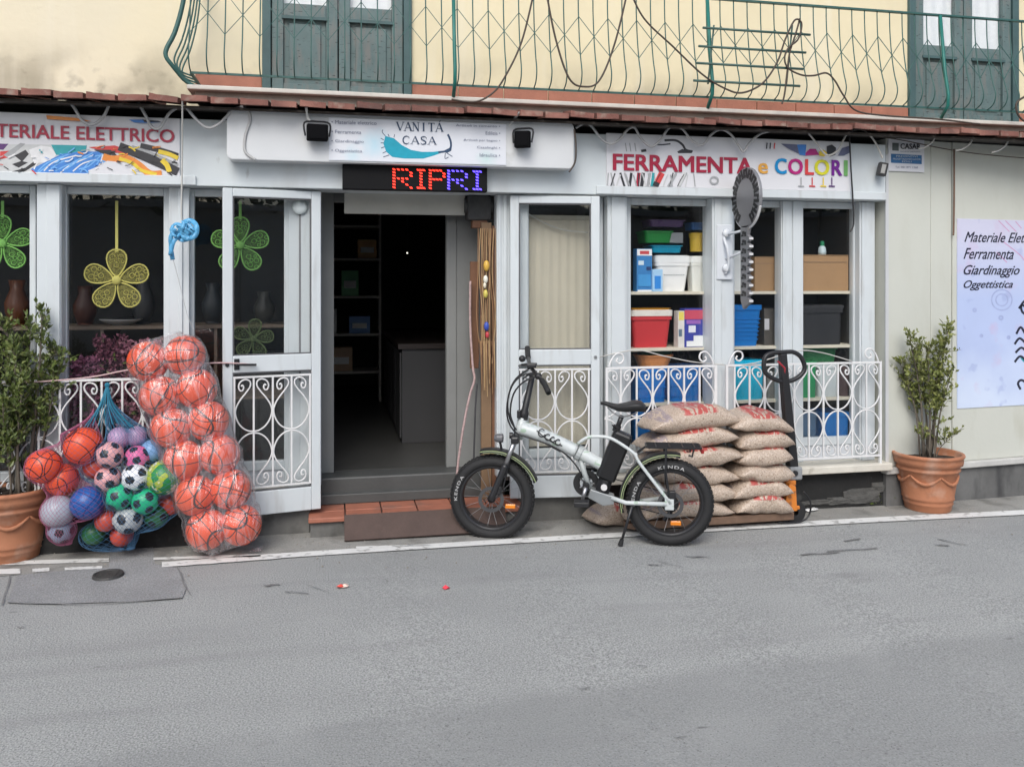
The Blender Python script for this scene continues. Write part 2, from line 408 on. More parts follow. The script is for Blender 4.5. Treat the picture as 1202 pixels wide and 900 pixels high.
# balcony doors
GREEN = mat('green_grey_paint', (.105, .155, .155), .65, var=.14, vs=7, bump=.2, bs=30)
overlay(GREEN, (.17, .165, .155), ramp(GREEN, wnoise(GREEN, 9, 7, stretch=(2.5, 1, .5)), .48, .66, 0, .75))
overlay(GREEN, (.03, .035, .035), ramp(GREEN, wnoise(GREEN, 26, 5, stretch=(1, 1, 3)), .62, .68, 0, .8))
GREEND = mat('green_shutter_edge', (.055, .105, .108), .6, var=.15, vs=8)
CURT = mat('net_curtain', (.78, .79, .80), .9, var=.05, vs=30)
def balcony_door(x0, x1):
    w = x1-x0; y = YW
    fr = M().box(x0, x0+.055, y-.03, y+.05, 2.76, ZT).box(x1-.055, x1, y-.03, y+.05, 2.76, ZT).box(x0+.055, x1-.055, y-.03, y+.05, ZT-.06, ZT)
    d = obj('balcony_door', fr, GREEND, B, bevel=.004)
    xm = (x0+x1)/2
    for a, b in ((x0+.06, xm-.004), (xm+.004, x1-.06)):
        lf = M(); st = .075
        lf.box(a, a+st, y-.012, y+.03, 2.765, ZT-.065); lf.box(b-st, b, y-.012, y+.03, 2.765, ZT-.065)
        lf.box(a+st, b-st, y-.012, y+.03, 2.765, 2.90); lf.box(a+st, b-st, y-.012, y+.03, 3.335, 3.43)
        lf.box(a+st, b-st, y-.012, y+.03, 4.05, 4.12); lf.box(a+st, b-st, y-.012, y+.03, ZT-.16, ZT-.065)
        lf.box(a+st, b-st, y+.010, y+.026, 2.90, 3.335)
        lf.box(a+st-.0, b-st, y-.002, y+.0099, 2.93, 3.30) if False else None
        obj('door_leaf', lf, GREEN, d, bevel=.005)
        obj('panel', M().box(a+st+.035, b-st-.035, y-.002, y+.0095, 2.935, 3.30), GREEN, d, bevel=.006)
        obj('moulding', M().box(a+st-.012, b-st+.012, y-.024, y-.0125, 3.325, 3.345), GREEND, d)
        for z0, z1 in ((3.43, 4.05), (4.12, ZT-.16)):
            obj('pane', M().box(a+st-.002, b-st+.002, y+.008, y+.012, z0-.002, z1+.002), GLASS, d)
    mbc = M(); k = 60
    for i in range(k+1):
        x = x0+.07+(w-.14)*i/k; mbc.v += [Vector((x, y+.040+.004*math.sin(i*.9), 3.36)), Vector((x, y+.040+.005*math.sin(i*.9+.4), ZT-.02))]
    for i in range(k): mbc.f.append((2*i, 2*i+2, 2*i+3, 2*i+1)); mbc.mi.append(0)
    obj('net_curtain', mbc, CURT, d)
    obj('back_board', M().box(x0, x1, y+.20, y+.22, 2.76, ZT), BLACK, d)
balcony_door(dL0, dL1); balcony_door(dR0, dR1)

# fascia over the shop windows, set on the shopfront
obj('fascia', M().box(-7.5, 3.90, -.06, .20, ZF, 2.568), FASCIA, B, bevel=.004)
obj('gap_shade_board', M().box(-7.5, 3.90, .06, .20, 2.5685, 2.66), mat('gap_shade', (.02, .018, .016), .95), B)  # near-black board stands in for the shade in the gap under the tiles
for a, b in ((-7.5, Xp(230, -.07)), (Xp(700, -.07), 3.895)):
    obj('fascia_trim', M().box(a, b, -.078, -.0605, ZF+.003, 2.222), WHITE2, B, bevel=.003)
# red tile ledge along the whole front
TILE = mat('roof_tile', (.205, .085, .066), .85, var=.22, vs=9, bump=.4, bs=45)
overlay(TILE, (.34, .27, .22), ramp(TILE, wnoise(TILE, 13, 7), .54, .70, 0, .75))
overlay(TILE, (.07, .045, .04), ramp(TILE, wnoise(TILE, 4.5, 6), .50, .70, 0, .75)); overlay(TILE, (.36, .17, .13), ramp(TILE, wnoise(TILE, 2.6, 3), .54, .66, 0, .6))
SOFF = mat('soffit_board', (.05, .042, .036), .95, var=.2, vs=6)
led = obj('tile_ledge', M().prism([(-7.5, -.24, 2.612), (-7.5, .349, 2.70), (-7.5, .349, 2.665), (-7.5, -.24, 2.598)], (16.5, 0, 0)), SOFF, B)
def tile_mesh(length, tw=.158):
    mb = M(); k = 8; prof = []
    for i in range(k+1):                      # gently dished tile with a raised left lip
        x = -tw/2+tw*i/k; t = i/k
        z = .003*math.cos((t-.5)*math.pi)
        if i == 0: z = .007
        if i == 1: z = .006
        prof.append((x, z))
    sl_ = .15
    rows = [(0, 0), (.018, .002), (length*.5, length*.5*sl_), (length, length*sl_)]
    vs = []
    for (y, dz) in rows:
        for x, z in prof: vs.append((x, y, z+dz+.011))
    for (y, dz) in rows:
        for x, z in prof: vs.append((x, y, dz-.020))
    n = k+1; fs = []; o2 = len(rows)*n
    for r_ in range(len(rows)-1):
        for i in range(k):
            a = r_*n+i; fs.append((a, a+1, a+1+n, a+n)); b = o2+a; fs.append((b+n, b+n+1, b+1, b))
    for i in range(k): fs.append((o2+i, o2+i+1, i+1, i))
    for r_ in range(len(rows)-1):
        a = r_*n; fs.append((o2+a, a, a+n, o2+a+n)); b = r_*n+k; fs.append((b, o2+b, o2+b+n, b+n))
    mb.add(vs, fs); return mb
tms = [tile_mesh(.30, .150+d).mesh('tile', TILE) for d in (0, .005, -.006)]; tml = tile_mesh(.62, .150).mesh('tile', TILE)
x = -4.6; i = 0
while x < 7.6:
    longt = x < xS-.15
    o = inst('tile', tml if longt else tms[i % 3], led, (x, -.305+rnd.uniform(-.016, .012), 2.640+rnd.uniform(-.007, .007)))
    o.rotation_euler = (rnd.uniform(-.02, .02), rnd.gauss(0, .030), rnd.uniform(-.03, .03))
    x += .1665; i += 1

# plinth, sills and step
PLIN = mat('dark_plinth', (.017, .017, .017), .85, var=.25, vs=6, bump=.8, bs=14)
overlay(PLIN, (.09, .09, .086), ramp(PLIN, wnoise(PLIN, 7, 6), .60, .74, 0, .6))
CONC = mat('old_concrete', (.15, .148, .14), .9, var=.2, vs=7, bump=.7, bs=25)
overlay(CONC, (.045, .045, .042), ramp(CONC, wnoise(CONC, 5, 6), .52, .68, 0, .75))
xa, xb = Xp(228, -.1), Xp(709, -.1)
DX0, DX1 = -.07, 1.16            # the doorway
obj('plinth', M().box(-7.5, xa, -.085, .34, -.3, .234), PLIN, B)
obj('plinth', M().box(xb, 3.96, .0, .34, -.4, .234), PLIN, B)
for a, b in ((xa+.001, DX0-.06), (DX1+.06, xb-.001)):
    obj('plinth_block', M().box(a, b, .035, .34, -.3, .236), CONC, B, bevel=.008)
# rubble stones showing in the dark plinth on the right
STN = mat('plinth_stone', (.085, .084, .08), .9, var=.2, vs=15, bump=.6, bs=40)
for k_, (px, py, sx, sz) in enumerate([(1012, 582, .16, .060), (985, 588, .10, .03), (1032, 572, .06, .04), (958, 590, .12, .022)]):
    c = P(px, py, -.012); s_ = M().sphere((0, 0, 0), 1, 26, 18)
    for i_, q in enumerate(s_.v):
        f_ = 1+.38*noise.noise(q*1.9+Vector((k_*7, 3, 1)))+.14*noise.noise(q*6+Vector((k_, 0, 4))); s_.v[i_] = Vector((c.x+max(-.8, min(.8, q.x*f_))*sx*1.15, .006+q.y*f_*.022, c.z+max(-.75, min(.75, q.z*f_))*sz*1.2))
    obj('stone', s_, STN, B)
LEDG = mat('cream_sill', (.60, .57, .50), .6, var=.12, vs=6, bump=.2, bs=40)
overlay(LEDG, (.28, .25, .19), ramp(LEDG, wnoise(LEDG, 14, 6), .6, .75, 0, .6))
for a, b in ((-7.5, xa), (xb, 3.93)):
    obj('sill', M().box(a, b, -.10, .15, .2345, .288), LEDG, B, bevel=.008)
for a, b in ((xa, DX0-.02), (DX1+.02, xb)):
    obj('sill', M().box(a, b, .045, .15, .2365, .288), LEDG, B, bevel=.006)
# step: terracotta tiles on concrete, riser behind
step = obj('step', M().box(DX0-.055, DX1+.055, -.075, .22, -.3, .098), CONC, B)
STT = mat('step_tile', (.36, .135, .085), .6, var=.15, vs=9, bump=.15, bs=60)
overlay(STT, (.16, .10, .08), ramp(STT, wnoise(STT, 6, 5), .52, .72, 0, .6))
nT = 6; wT = (DX1-DX0+.14)/nT
for i in range(nT):
    obj('tile', M().box(DX0-.07+i*wT+.004, DX0-.07+(i+1)*wT-.004, -.105, .045, .0985, .130+rnd.uniform(-.002, .002)), STT, step, bevel=.006)
    obj('tile', M().box(DX0-.07+i*wT+.004, DX0-.07+(i+1)*wT-.004, .052, .2195, .0985, .130+rnd.uniform(-.002, .002)), STT, step, bevel=.004)
GREYS = mat('grey_stone_step', (.07, .073, .072), .5, var=.16, vs=4, bump=.15, bs=40)
obj('threshold', M().box(DX0, DX1, .221, .42, -.2, .300), GREYS, B, bevel=.012)
obj('threshold_base', M().box(DX0, DX1, .195, .2205, .131, .195), GREYS, B, bevel=.006)

# shop windows: posts, frames and panes
FRD = mat('frame_grey', (.55, .56, .57), .4, var=.04)
def post(x0, x1, yf, z0=.288, z1=ZF-.002, m=WHITE2):
    a, b = Xp(x0, yf), Xp(x1, yf); p = obj('post', M().box(a, b, yf, .16, z0, z1), m, B, bevel=.004); return p
def groove(x0, x1, yf):           # a shallow applied strip on a post
    a, b = Xp(x0, yf-.012), Xp(x1, yf-.012); obj('post_strip', M().box(a, b, yf-.012, yf-.0005, .29, ZF-.004), WHITE2, B, bevel=.003)
post(-150, -112, .0); post(43, 72, .0); groove(54, 70, .0)
post(198, 222, .03); groove(209, 214, .03); post(338, 377, .075); groove(352, 365, .075)
post(583, 620, .06); groove(585, 588, .06); groove(591, 595, .06); post(713, 736, .02); groove(718, 734, .02)
post(836, 861, .0); groove(839, 847, .0); post(917, 943, .065); groove(919, 928.5, .065); groove(931, 941, .065)
post(1009, 1027, .03); groove(1012, 1024, .03)
def shop_window(x0, x1, fw=6.5, panel=True):
    yf = .09; a, b = Xp(x0, yf), Xp(x1, yf); t = .035
    f = M().box(a, a+t, yf, .135, .288, ZF-.003).box(b-t, b, yf, .135, .288, ZF-.003)
    f.box(a+t, b-t, yf, .135, ZG1, ZF-.003).box(a+t, b-t, yf, .135, ZG0-.06, ZG0)
    wdw = obj('shop_window', f, WHITE2, B, bevel=.005)
    obj('pane', M().box(a+t-.003, b-t+.003, .108, .113, ZG0-.003, ZG1+.003), GLASS, wdw)
    obj('lower_panel', M().box(a+t-.001, b-t+.001, .105, .13, .289, ZG0-.061), WHITE, wdw)
    return a+t, b-t
W1 = shop_window(-116, 42); W2 = shop_window(71, 199); W3 = shop_window(221, 340)
W4 = shop_window(615, 708); WA = shop_window(735, 835); WB = shop_window(857, 922); WC = shop_window(936, 1007)
obj('dark_gap_board', M().box(Xp(1024, .14), 3.935, .14, .16, .28, ZF), BLACK, B)
obj('dark_gap_board', M().box(Xp(700, .14), Xp(722, .14), .14, .16, .28, ZF), BLACK, B)

# door leaves, folded back flat against the front
def scroll_curve(a, h, sx, sz):
    pts = [(1, .015), (.72, .03), (.40, .10), (.16, .22), (.045, .37), (.13, .50), (.36, .63), (.64, .75), (.83, .855), (.80, .94), (.58, .975), (.33, .94), (.22, .86), (.28, .78), (.42, .775), (.48, .83), (.42, .875), (.35, .85)]
    return smooth([(sx*x*a, 0, sz*z*h) for x, z in pts], 3)
HALF = .113
SCR = {}
def scroll_mesh(h, sx, sz, m):
    key = (round(h, 3), sx, sz, m.name)
    if key not in SCR: SCR[key] = M().tube(scroll_curve(HALF, h, sx, sz), .0062, 4).mesh('scroll', m, True)
    return SCR[key]
IRON = mat('white_iron', (.70, .70, .70), .5, var=.06, vs=12)
def door_leaf(hinge, free, flip):
    hx, hy = hinge; v = Vector((free[0]-hx, free[1]-hy, 0)); wd = v.length; ux = v.normalized(); uy = Vector((0, 0, 1)).cross(ux)
    if uy.y < 0: uy = -uy                               # local y points into the shop
    mtx = Matrix(((ux.x, uy.x, 0, hx), (ux.y, uy.y, 0, hy), (0, 0, 1, 0), (0, 0, 0, 1)))
    z0, z1 = .16, 2.152; st = .058
    fr = M().box(0, st, -.02, .02, z0, z1).box(wd-st, wd, -.02, .02, z0, z1)
    fr.box(st, wd-st, -.02, .02, z1-.05, z1).box(st, wd-st, -.02, .02, 1.035, 1.137).box(st, wd-st, -.02, .02, z0, .305)
    if ux.x < 0: fr.f = [f[::-1] for f in fr.f]
    d = obj('door', fr.xf(mtx), WHITE2, B, bevel=.005)
    def sub(name, mb, m, **k):
        if ux.x < 0: mb.f = [f[::-1] for f in mb.f]
        return obj(name, mb.xf(mtx), m, d, **k)
    sub('pane', M().box(st-.004, wd-st+.004, -.002, .002, 1.133, z1-.046), GLASS)
    sub('pane', M().box(st-.004, wd-st+.004, .011, .014, .301, 1.039), GLASS)
    gsk = mat('grey_gasket', (.10, .10, .105), .7)
    for za, zb in ((1.137, z1-.05), (.305, 1.035)):
        g_ = M().box(st, st+.008, -.012, .004, za, zb).box(wd-st-.008, wd-st, -.012, .004, za, zb).box(st+.008, wd-st-.008, -.012, .004, zb-.008, zb).box(st+.008, wd-st-.008, -.012, .004, za, za+.008)
        sub('gasket', g_, gsk)
    # iron grille in the lower half
    g0, g1 = .325, 1.012; gm = (g0+g1)/2; gh = (g1-g0)/2
    sub('grille_rail', M().box(st+.002, wd-st-.002, -.016, -.004, g1-.012, g1), IRON); sub('grille_rail', M().box(st+.002, wd-st-.002, -.016, -.004, g0, g0+.01), IRON)
    ctr = wd/2; rot = math.atan2(ux.y, ux.x)
    for k in (-2, -1, 0, 1, 2):
        xk = ctr+k*HALF
        if not (st+.004 < xk < wd-st-.004): xk = min(max(xk, st+.012), wd-st-.012)
        sub('grille_bar', M().box(xk-.0055, xk+.0055, -.0155, -.0045, g0+.01, g1-.012), IRON)
    for k in (-1, 1) if not flip else (-1, 1):
        pass
    for pk in ((0,) if True else ()):
        for sx in (-1, 1):
            for sz in (-1, 1):
                o = inst('grille_scroll', scroll_mesh(gh-.012, sx, sz, IRON), d, mtx @ Vector((ctr+pk*2*HALF, -.010, gm))); o.rotation_euler = (0, 0, rot)
    for sx in (-1, 1):                                  # half motifs at the sides
        for sz in (-1, 1):
            o = inst('grille_scroll', scroll_mesh(gh-.012, -sx, sz, IRON), d, mtx @ Vector((ctr+sx*2*HALF, -.0105, gm))); o.rotation_euler = (0, 0, rot)
    # lever handle and lock
    if flip:
        hm = M().box(wd-.095, wd-.065, -.028, -.0201, 1.055, 1.12).tube([(wd-.08, -.03, 1.088), (wd-.08, -.06, 1.088), (wd-.10, -.066, 1.088), (wd-.19, -.064, 1.084)], .0075, 8)
        sub('handle', hm, BLACKM)
        sub('lock', M().cyl((wd-.025, -.026, 1.085), (wd-.025, -.0195, 1.085), .012, 12), BLACKM)
    else:
        sub('lock', M().cyl((wd-.03, -.026, 1.085), (wd-.03, -.0195, 1.085), .011, 12), CHROME)
    return d
door_leaf((DX0+.005, .015), (-.640, -.100), True)
door_leaf((DX1-.005, .01), (1.748, -.062), False)
# inner door frame, side panel, valance
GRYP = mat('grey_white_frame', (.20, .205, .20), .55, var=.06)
y2 = .36
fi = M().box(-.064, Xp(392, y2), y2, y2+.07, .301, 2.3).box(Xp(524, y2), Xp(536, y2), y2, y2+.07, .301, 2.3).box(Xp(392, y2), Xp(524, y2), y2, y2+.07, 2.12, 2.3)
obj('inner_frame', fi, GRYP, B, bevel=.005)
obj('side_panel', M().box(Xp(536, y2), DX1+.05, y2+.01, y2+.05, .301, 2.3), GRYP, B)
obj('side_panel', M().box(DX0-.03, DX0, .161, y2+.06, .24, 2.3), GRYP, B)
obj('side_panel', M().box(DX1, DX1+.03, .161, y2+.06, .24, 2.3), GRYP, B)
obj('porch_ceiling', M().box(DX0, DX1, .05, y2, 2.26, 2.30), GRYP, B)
obj('valance', M().box(Xp(404, .2), Xp(546, .2), .2, .23, 2.032, 2.25), mat('cream_board', (.44, .43, .39), .7), B, bevel=.004)
# shop interior shell
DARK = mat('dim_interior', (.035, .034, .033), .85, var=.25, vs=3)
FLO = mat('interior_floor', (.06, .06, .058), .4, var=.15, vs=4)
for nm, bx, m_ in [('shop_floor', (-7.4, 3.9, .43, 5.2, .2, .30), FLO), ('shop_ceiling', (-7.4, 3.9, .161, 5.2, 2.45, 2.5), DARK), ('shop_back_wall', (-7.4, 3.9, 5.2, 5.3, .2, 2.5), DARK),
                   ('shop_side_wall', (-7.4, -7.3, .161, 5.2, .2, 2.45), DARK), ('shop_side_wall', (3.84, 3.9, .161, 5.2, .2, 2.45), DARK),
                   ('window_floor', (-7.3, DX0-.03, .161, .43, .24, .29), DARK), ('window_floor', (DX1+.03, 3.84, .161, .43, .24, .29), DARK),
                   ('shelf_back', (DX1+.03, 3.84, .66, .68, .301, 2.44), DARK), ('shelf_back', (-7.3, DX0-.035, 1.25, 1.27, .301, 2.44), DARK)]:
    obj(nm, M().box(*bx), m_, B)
# side wall on the right
def side():
    m = mat('side_wall_cream', (.545, .555, .50), .85, var=.04, vs=1.5, bump=.12, bs=30)
    s = wpos(m); n1 = wnoise(m, 4, 6, stretch=(1.5, 1.5, .4))
    overlay(m, (.40, .39, .31), math_(m, 'MULTIPLY', ramp(m, s[2], .9, .3, .25, 1), ramp(m, n1, .52, .72, 0, .6)))
    return m
SIDE = side()
c5, s5 = math.cos(A5), math.sin(A5)
def wbox(s0, s1, off0, off1, z0, z1):       # a box on the side wall: s along it, off proud of it
    mb = M(); 
    def q(s, o, z): return (WX0+s*c5+o*s5, WY0+s*s5-o*c5, z)
    return mb.add([q(s0, off1, z0), q(s1, off1, z0), q(s1, off0, z0), q(s0, off0, z0), q(s0, off1, z1), q(s1, off1, z1), q(s1, off0, z1), q(s0, off0, z1)],
                  [(3,2,1,0),(4,5,6,7),(0,1,5,4),(1,2,6,5),(2,3,7,6),(3,0,4,7)])
def spos(x, off=0.0): p = PW(x, HY, off); return (p.x-WX0)*c5+(p.y-WY0)*s5
sA, sB = spos(1093), spos(1118)
obj('side_wall', wbox(0, sA-.003, -.25, 0, .245, 2.62), SIDE, B, bevel=.006)
obj('side_wall', wbox(sA+.003, sB-.003, -.25, -.004, .245, 2.62), SIDE, B, bevel=.006)
obj('side_wall', wbox(sB+.003, 5, -.25, 0, .245, 2.62), SIDE, B, bevel=.006)
obj('side_wall_back', wbox(.02, 5, -.27, -.252, .245, 2.62), SIDE, B)
obj('side_sill', wbox(-.02, 5, -.2, .035, .198, .2445), mat('grey_sill', (.5, .495, .475), .7, var=.12, vs=8), B, bevel=.008)
STONE = mat('side_plinth', (.13, .13, .128), .85, var=.25, vs=4, bump=.5, bs=16)
overlay(STONE, (.04, .04, .042), ramp(STONE, wnoise(STONE, 3.2, 6, stretch=(2, 2, .6)), .5, .68, 0, .8))
obj('side_plinth', wbox(.0, 5, -.2, .0, -.4, .1975), STONE, B)
obj('corner_strip', wbox(-.012, .012, .0005, .012, .26, 2.5), FRD, B)

# unseen wall and hedge added across the street for the shop glass to reflect
OW = mat('unseen_wall_stone', (.40, .38, .34), .95, var=.25, vs=.8, bump=.4, bs=6)
ow = obj('unseen_wall', M().box(-40, 40, -15.5, -14.8, -.6, 3.2), OW, label='unseen stone wall added across the street for the shop glass to reflect', cat='wall')
obj('coping', M().box(-40, 40, -15.6, -14.65, 3.201, 3.35), OW, ow)
hb_ = M()
for k_ in range(2600):
    p_ = Vector((rnd.uniform(-22, 22), rnd.uniform(-15.9, -14.7), 3.2+abs(rnd.gauss(0, .45)))); s_ = rnd.uniform(.12, .28)
    d_ = Vector((rnd.uniform(-1, 1), rnd.uniform(-1, 1), rnd.uniform(-1, 1))).normalized(); e_ = d_.orthogonal().normalized()
    hb_.add([p_, p_+d_*s_+e_*s_*.4, p_+d_*s_*1.8, p_+d_*s_-e_*s_*.4], [(0, 1, 2, 3)])
obj('hedge', hb_, mat('unseen_hedge_leaves', (.05, .075, .025), .7, var=.25, vs=3), label='unseen dark green hedge added over the wall coping for the shop glass to reflect', cat='hedge', kind='stuff')
# ================================================================ balcony railing
GIRON = mat('green_iron', (.03, .10, .09), .5, var=.2, vs=14)
YR = -.125
zb, zt = 2.832, 3.495
BEL = [(0, zt), (-.004, 3.36), (-.022, 3.2), (-.052, 3.05), (-.082, 2.96), (-.086, 2.91), (-.06, 2.86), (0, zb)]
xr0, xr1 = Xp(224, YR), 7.3
rail = thing('balcony_railing', (3, YR, 2.757), 'green bellied iron balcony railing with a diamond lattice', 'railing')
obj('top_rail', M().box(xr0-.01, xr1, YR-.014, YR+.014, zt, zt+.012), GIRON, rail)
obj('bottom_rail', M().box(xr0, xr1, YR-.008, YR+.008, zb-.006, zb+.006), GIRON, rail)
posts_px = [533, 833, 1108]
barm = M().tube(smooth([(0, dy, z-zb) for dy, z in BEL], 3), .0042, 5).mesh('bar', GIRON, True)
x = xr0; i = 0; bars = []
while x < xr1:
    bars.append(x); inst('bar', barm, rail, (x, YR, zb)); x += .1; i += 1
pm = M().tube([(0, -.012, zt-zb), (0, -.06, .25), (0, -.095, .08), (0, -.09, .0), (0, -.02, -.076)], .0125, 6).mesh('post', mat('teal_iron', (.012, .15, .125), .45, var=.15, vs=14), True)
for px in posts_px: inst('post', pm, rail, (Xp(px, YR-.05), YR, zb))
def bel(z):
    for (a, za), (b, zb_) in zip(BEL, BEL[1:]):
        if zb_ <= z <= za: return a+(b-a)*(za-z)/(za-zb_)
    return 0
d1, d2, d3 = 3.315, 3.185, 3.055
dm = M()
for s0, z0, s1, z1 in [(0, d1, .1, d2), (0, d3, .1, d2), (.1, d2, .2, d1), (.1, d2, .2, d3)]:
    dm.tube([(s0, bel(z0)-.004, z0-zb), ((s0+s1)/2, bel((z0+z1)/2)-.005, (z0+z1)/2-zb), (s1, bel(z1)-.004, z1-zb)], .0028, 4)
dme = dm.mesh('diamond', GIRON)
for k in range(0, len(bars)-2, 2): inst('diamond', dme, rail, (bars[k], YR, zb))
# side return at the left end, bellied outwards
for k in range(1, 5):
    y = YR+k*.095
    obj('bar', M().tube(smooth([(xr0+dy*1.25, y, z) for dy, z in BEL], 3), .0055, 5), GIRON, rail, smooth_=True)
obj('top_rail', M().box(xr0-.014, xr0+.014, YR+.014, YW, zt, zt+.012), GIRON, rail)
obj('bottom_rail', M().box(xr0-.008, xr0+.008, YR+.008, YW, zb-.006, zb+.006), GIRON, rail)
obj('post', M().tube(smooth([(xr0-.02+dy*1.3, YR+dy*.4-.01, z) for dy, z in BEL[:-1]]+[(xr0-.04, YR, 2.79), (xr0+.01, YR+.01, 2.757)], 3), .014, 6), GIRON, rail, smooth_=True)

# clothes rack hung on the railing
rk = thing('drying_rack', tuple(P(886, 98, -.24)), 'four bar green iron clothes rack hooked on the balcony railing', 'rack')
RKM = mat('dull_green_iron', (.05, .11, .095), .55, var=.2, vs=20)
ends = []
for y0, y1, xa_, xb_ in [(34, 40, 825, 951), (55.5, 61, 820, 946), (75.5, 80, 817, 943), (96, 100, 814, 939)]:
    a, b = P(xa_, y0, -.235), P(xb_, y1, -.235); b.z = a.z = (a.z+b.z)/2
    obj('bar', M().cyl(a, b, .0085, 6), RKM, rk, smooth_=True); ends.append((a, b))
for px in (838, 930):
    t = [P(px, 30, -.205), P(px-3, 60, -.228), P(px-5, 80, -.228), P(px-7, 99, -.228)]
    obj('side_arm', M().tube(t, .006, 6), RKM, rk, smooth_=True)

# ---------------------------------------------------------------- cables
BROWNC = mat('brown_cable', (.06, .045, .035), .6); WHITEC = mat('pale_cable', (.5, .49, .46), .6, var=.1)
def cable(name, pxs, Y, r, m, label, group=None, n=8, cat='cable'):
    pts = smooth([P(q[0], q[1], q[2] if len(q) > 2 else Y) for q in pxs], n)
    return obj(name, M().tube(pts, r, 6), m, smooth_=True, label=label, cat=cat, group=group)
cable('cable', [(628, -14), (612, 50), (590, 95), (575, 112), (556, 120), (530, 117)], -.225, .0065, BROWNC, 'brown cable sagging behind the lattice to the marble edge near the left post')
cable('cable', [(640, -16), (652, 45), (668, 92), (686, 102), (704, 94), (722, 50), (738, -16)], -.225, .0065, BROWNC, 'brown cable hanging in a deep loop between two lattice diamonds')
cable('cable', [(738, -14), (756, 22), (790, 55), (825, 88), (853, 105), (872, 109), (895, 98), (912, 74), (922, 46), (933, 24), (941, 28), (937, 46), (926, 56), (921, 68), (925, 80), (940, 88), (955, 89), (970, 86), (980, 95), (990, 112), (1005, 130), (1040, 136), (1100, 140), (1150, 146)], -.25, .0065, BROWNC, 'long brown cable sagging past the clothes rack and along the ledge')
cable('cable', [(939, 22), (934, 40), (927, 62), (924, 85), (921, 110), (918, 122)], -.24, .006, BROWNC, 'short brown cable drop tied at the end of the clothes rack')
cable('cable', [(1215, 108), (1196, 118), (1193, 128), (1199, 140), (1215, 148)], -.24, .008, BROWNC, 'thick brown cable curling beside the balcony door sill')
WAVE_G = 'wavy grey conduits under the ledge'
cable('cable', [(-20, 120), (20, 118), (55, 119), (75, 115), (86, 125), (97, 142), (110, 146), (122, 136), (130, 121), (145, 117), (160, 119), (170, 134), (178, 149), (188, 150), (198, 134), (207, 127)], -.13, .009, CABLE, 'wavy grey conduit drooping over the cables picture sign')
cable('cable', [(218, 125), (230, 140), (243, 150), (255, 147), (265, 138), (275, 128), (288, 127), (294, 140), (288, 160), (288, 178), (300, 188)], -.19, .009, CABLE, 'wavy grey conduit running down the left end of the box sign')
cable('cable', [(676, 150), (686, 145), (694, 148), (705, 162), (716, 169), (727, 164), (737, 152), (745, 150), (752, 162), (764, 172), (775, 165), (786, 150), (800, 151), (812, 165), (825, 170), (835, 158), (846, 152), (858, 158), (868, 172), (873, 178), (880, 168), (893, 157), (910, 153)], -.135, .0085, CABLE, 'wavy grey conduit over the letters of the tools and paint sign')
cable('cable', [(674, 152), (676, 170), (675, 190), (668, 202)], -.21, .006, BROWNC, 'thin dark wire down the right end of the box sign')
cable('cable', [(946, 153), (956, 165), (970, 182), (984, 176), (994, 158), (1010, 152), (1022, 160), (1030, 172), (1036, 186)], -.135, .007, WHITEC, 'pale wire drooping past the last letters to the small black box')
cable('cable', [(997, 158), (999, 200), (1001, 232), (1002, 262), (998, 272)], -.10, .0055, BLACK, 'black wire hanging down in front of the end window')
cable('cable', [(1016, 158), (1060, 165), (1110, 175), (1160, 182), (1260, 190)], -.12, .004, BROWNC, 'thin dark wire running under the ledge over the cream side wall')
WH = 'pale wire hooks under the ledge'
for k, px in enumerate((1092, 1136, 1178)):
    cable('wire_hook', [(px+6, 158+k*2), (px+3, 166+k*2), (px-6, 173+k*2), (px-14, 175+k*2)], -.17, .006, WHITEC, 'short pale wire hook sticking out under the ledge over the side wall', WH, cat='hook')
# cord with a blue ribbon
cable('cord', [(214, 116, -.3), (214, 160, -.2), (213.5, 210, -.14), (213, 250, -.12), (214, 262, -.12)], -.2, .0055, WHITEC, 'white cord hanging from the ledge with the blue ribbon', cat='cord')
RIB = mat('blue_ribbon', (.10, .36, .66), .35, var=.3, vs=40)
rb = thing('ribbon_bow', tuple(P(214, 284, -.12)), 'crumpled light blue ribbon tied on the white cord', 'ribbon')
def strip3(pts, wd, m, name, parent, nrm=(0, -1, 0)):
    mb = M(); pts = smooth(pts, 5); nrm = Vector(nrm); vs = []
    for i, p in enumerate(pts):
        t = (pts[min(i+1, len(pts)-1)]-pts[max(i-1, 0)]).normalized(); s_ = t.cross(nrm).normalized()*wd/2
        vs += [p-s_+nrm*rnd.uniform(0, .014), p+s_+nrm*rnd.uniform(0, .014)]
    mb.add(vs, [(2*i, 2*i+1, 2*i+3, 2*i+2) for i in range(len(pts)-1)])
    o = obj(name, mb, m, parent, smooth_=True); sm = o.modifiers.new('thick', 'SOLIDIFY'); sm.thickness = .0015; return o
for pts in [[(214, 262), (224, 259), (231, 266), (229, 277), (219, 280), (213, 272)], [(214, 264), (206, 263), (201, 270), (207, 278), (214, 272)], [(216, 268), (224, 272), (222, 280), (214, 282), (208, 278)], [(206, 268), (201, 278), (201, 292), (203, 305)], [(212, 276), (204, 284), (200, 300)], [(215, 262), (222, 266), (226, 270), (216, 274)]]+[[(214+rnd.uniform(-8, 14), 259+rnd.uniform(0, 6)), (216+rnd.uniform(-12, 14), 268+rnd.uniform(-4, 6)), (214+rnd.uniform(-10, 14), 276+rnd.uniform(-3, 6)), (212+rnd.uniform(-8, 12), 270+rnd.uniform(-8, 10))] for _ in range(7)]:
    strip3([P(a, b, -.13-rnd.uniform(0, .05)) for a, b in pts], rnd.uniform(.014, .03), RIB, 'ribbon_loop', rb)
cable('string', [(202, 300, -.13), (210, 330, -.15), (220, 370, -.2), (228, 388, -.22)], -.13, .002, CABLE, 'thin string from the blue ribbon to the clear ball bag', cat='string')
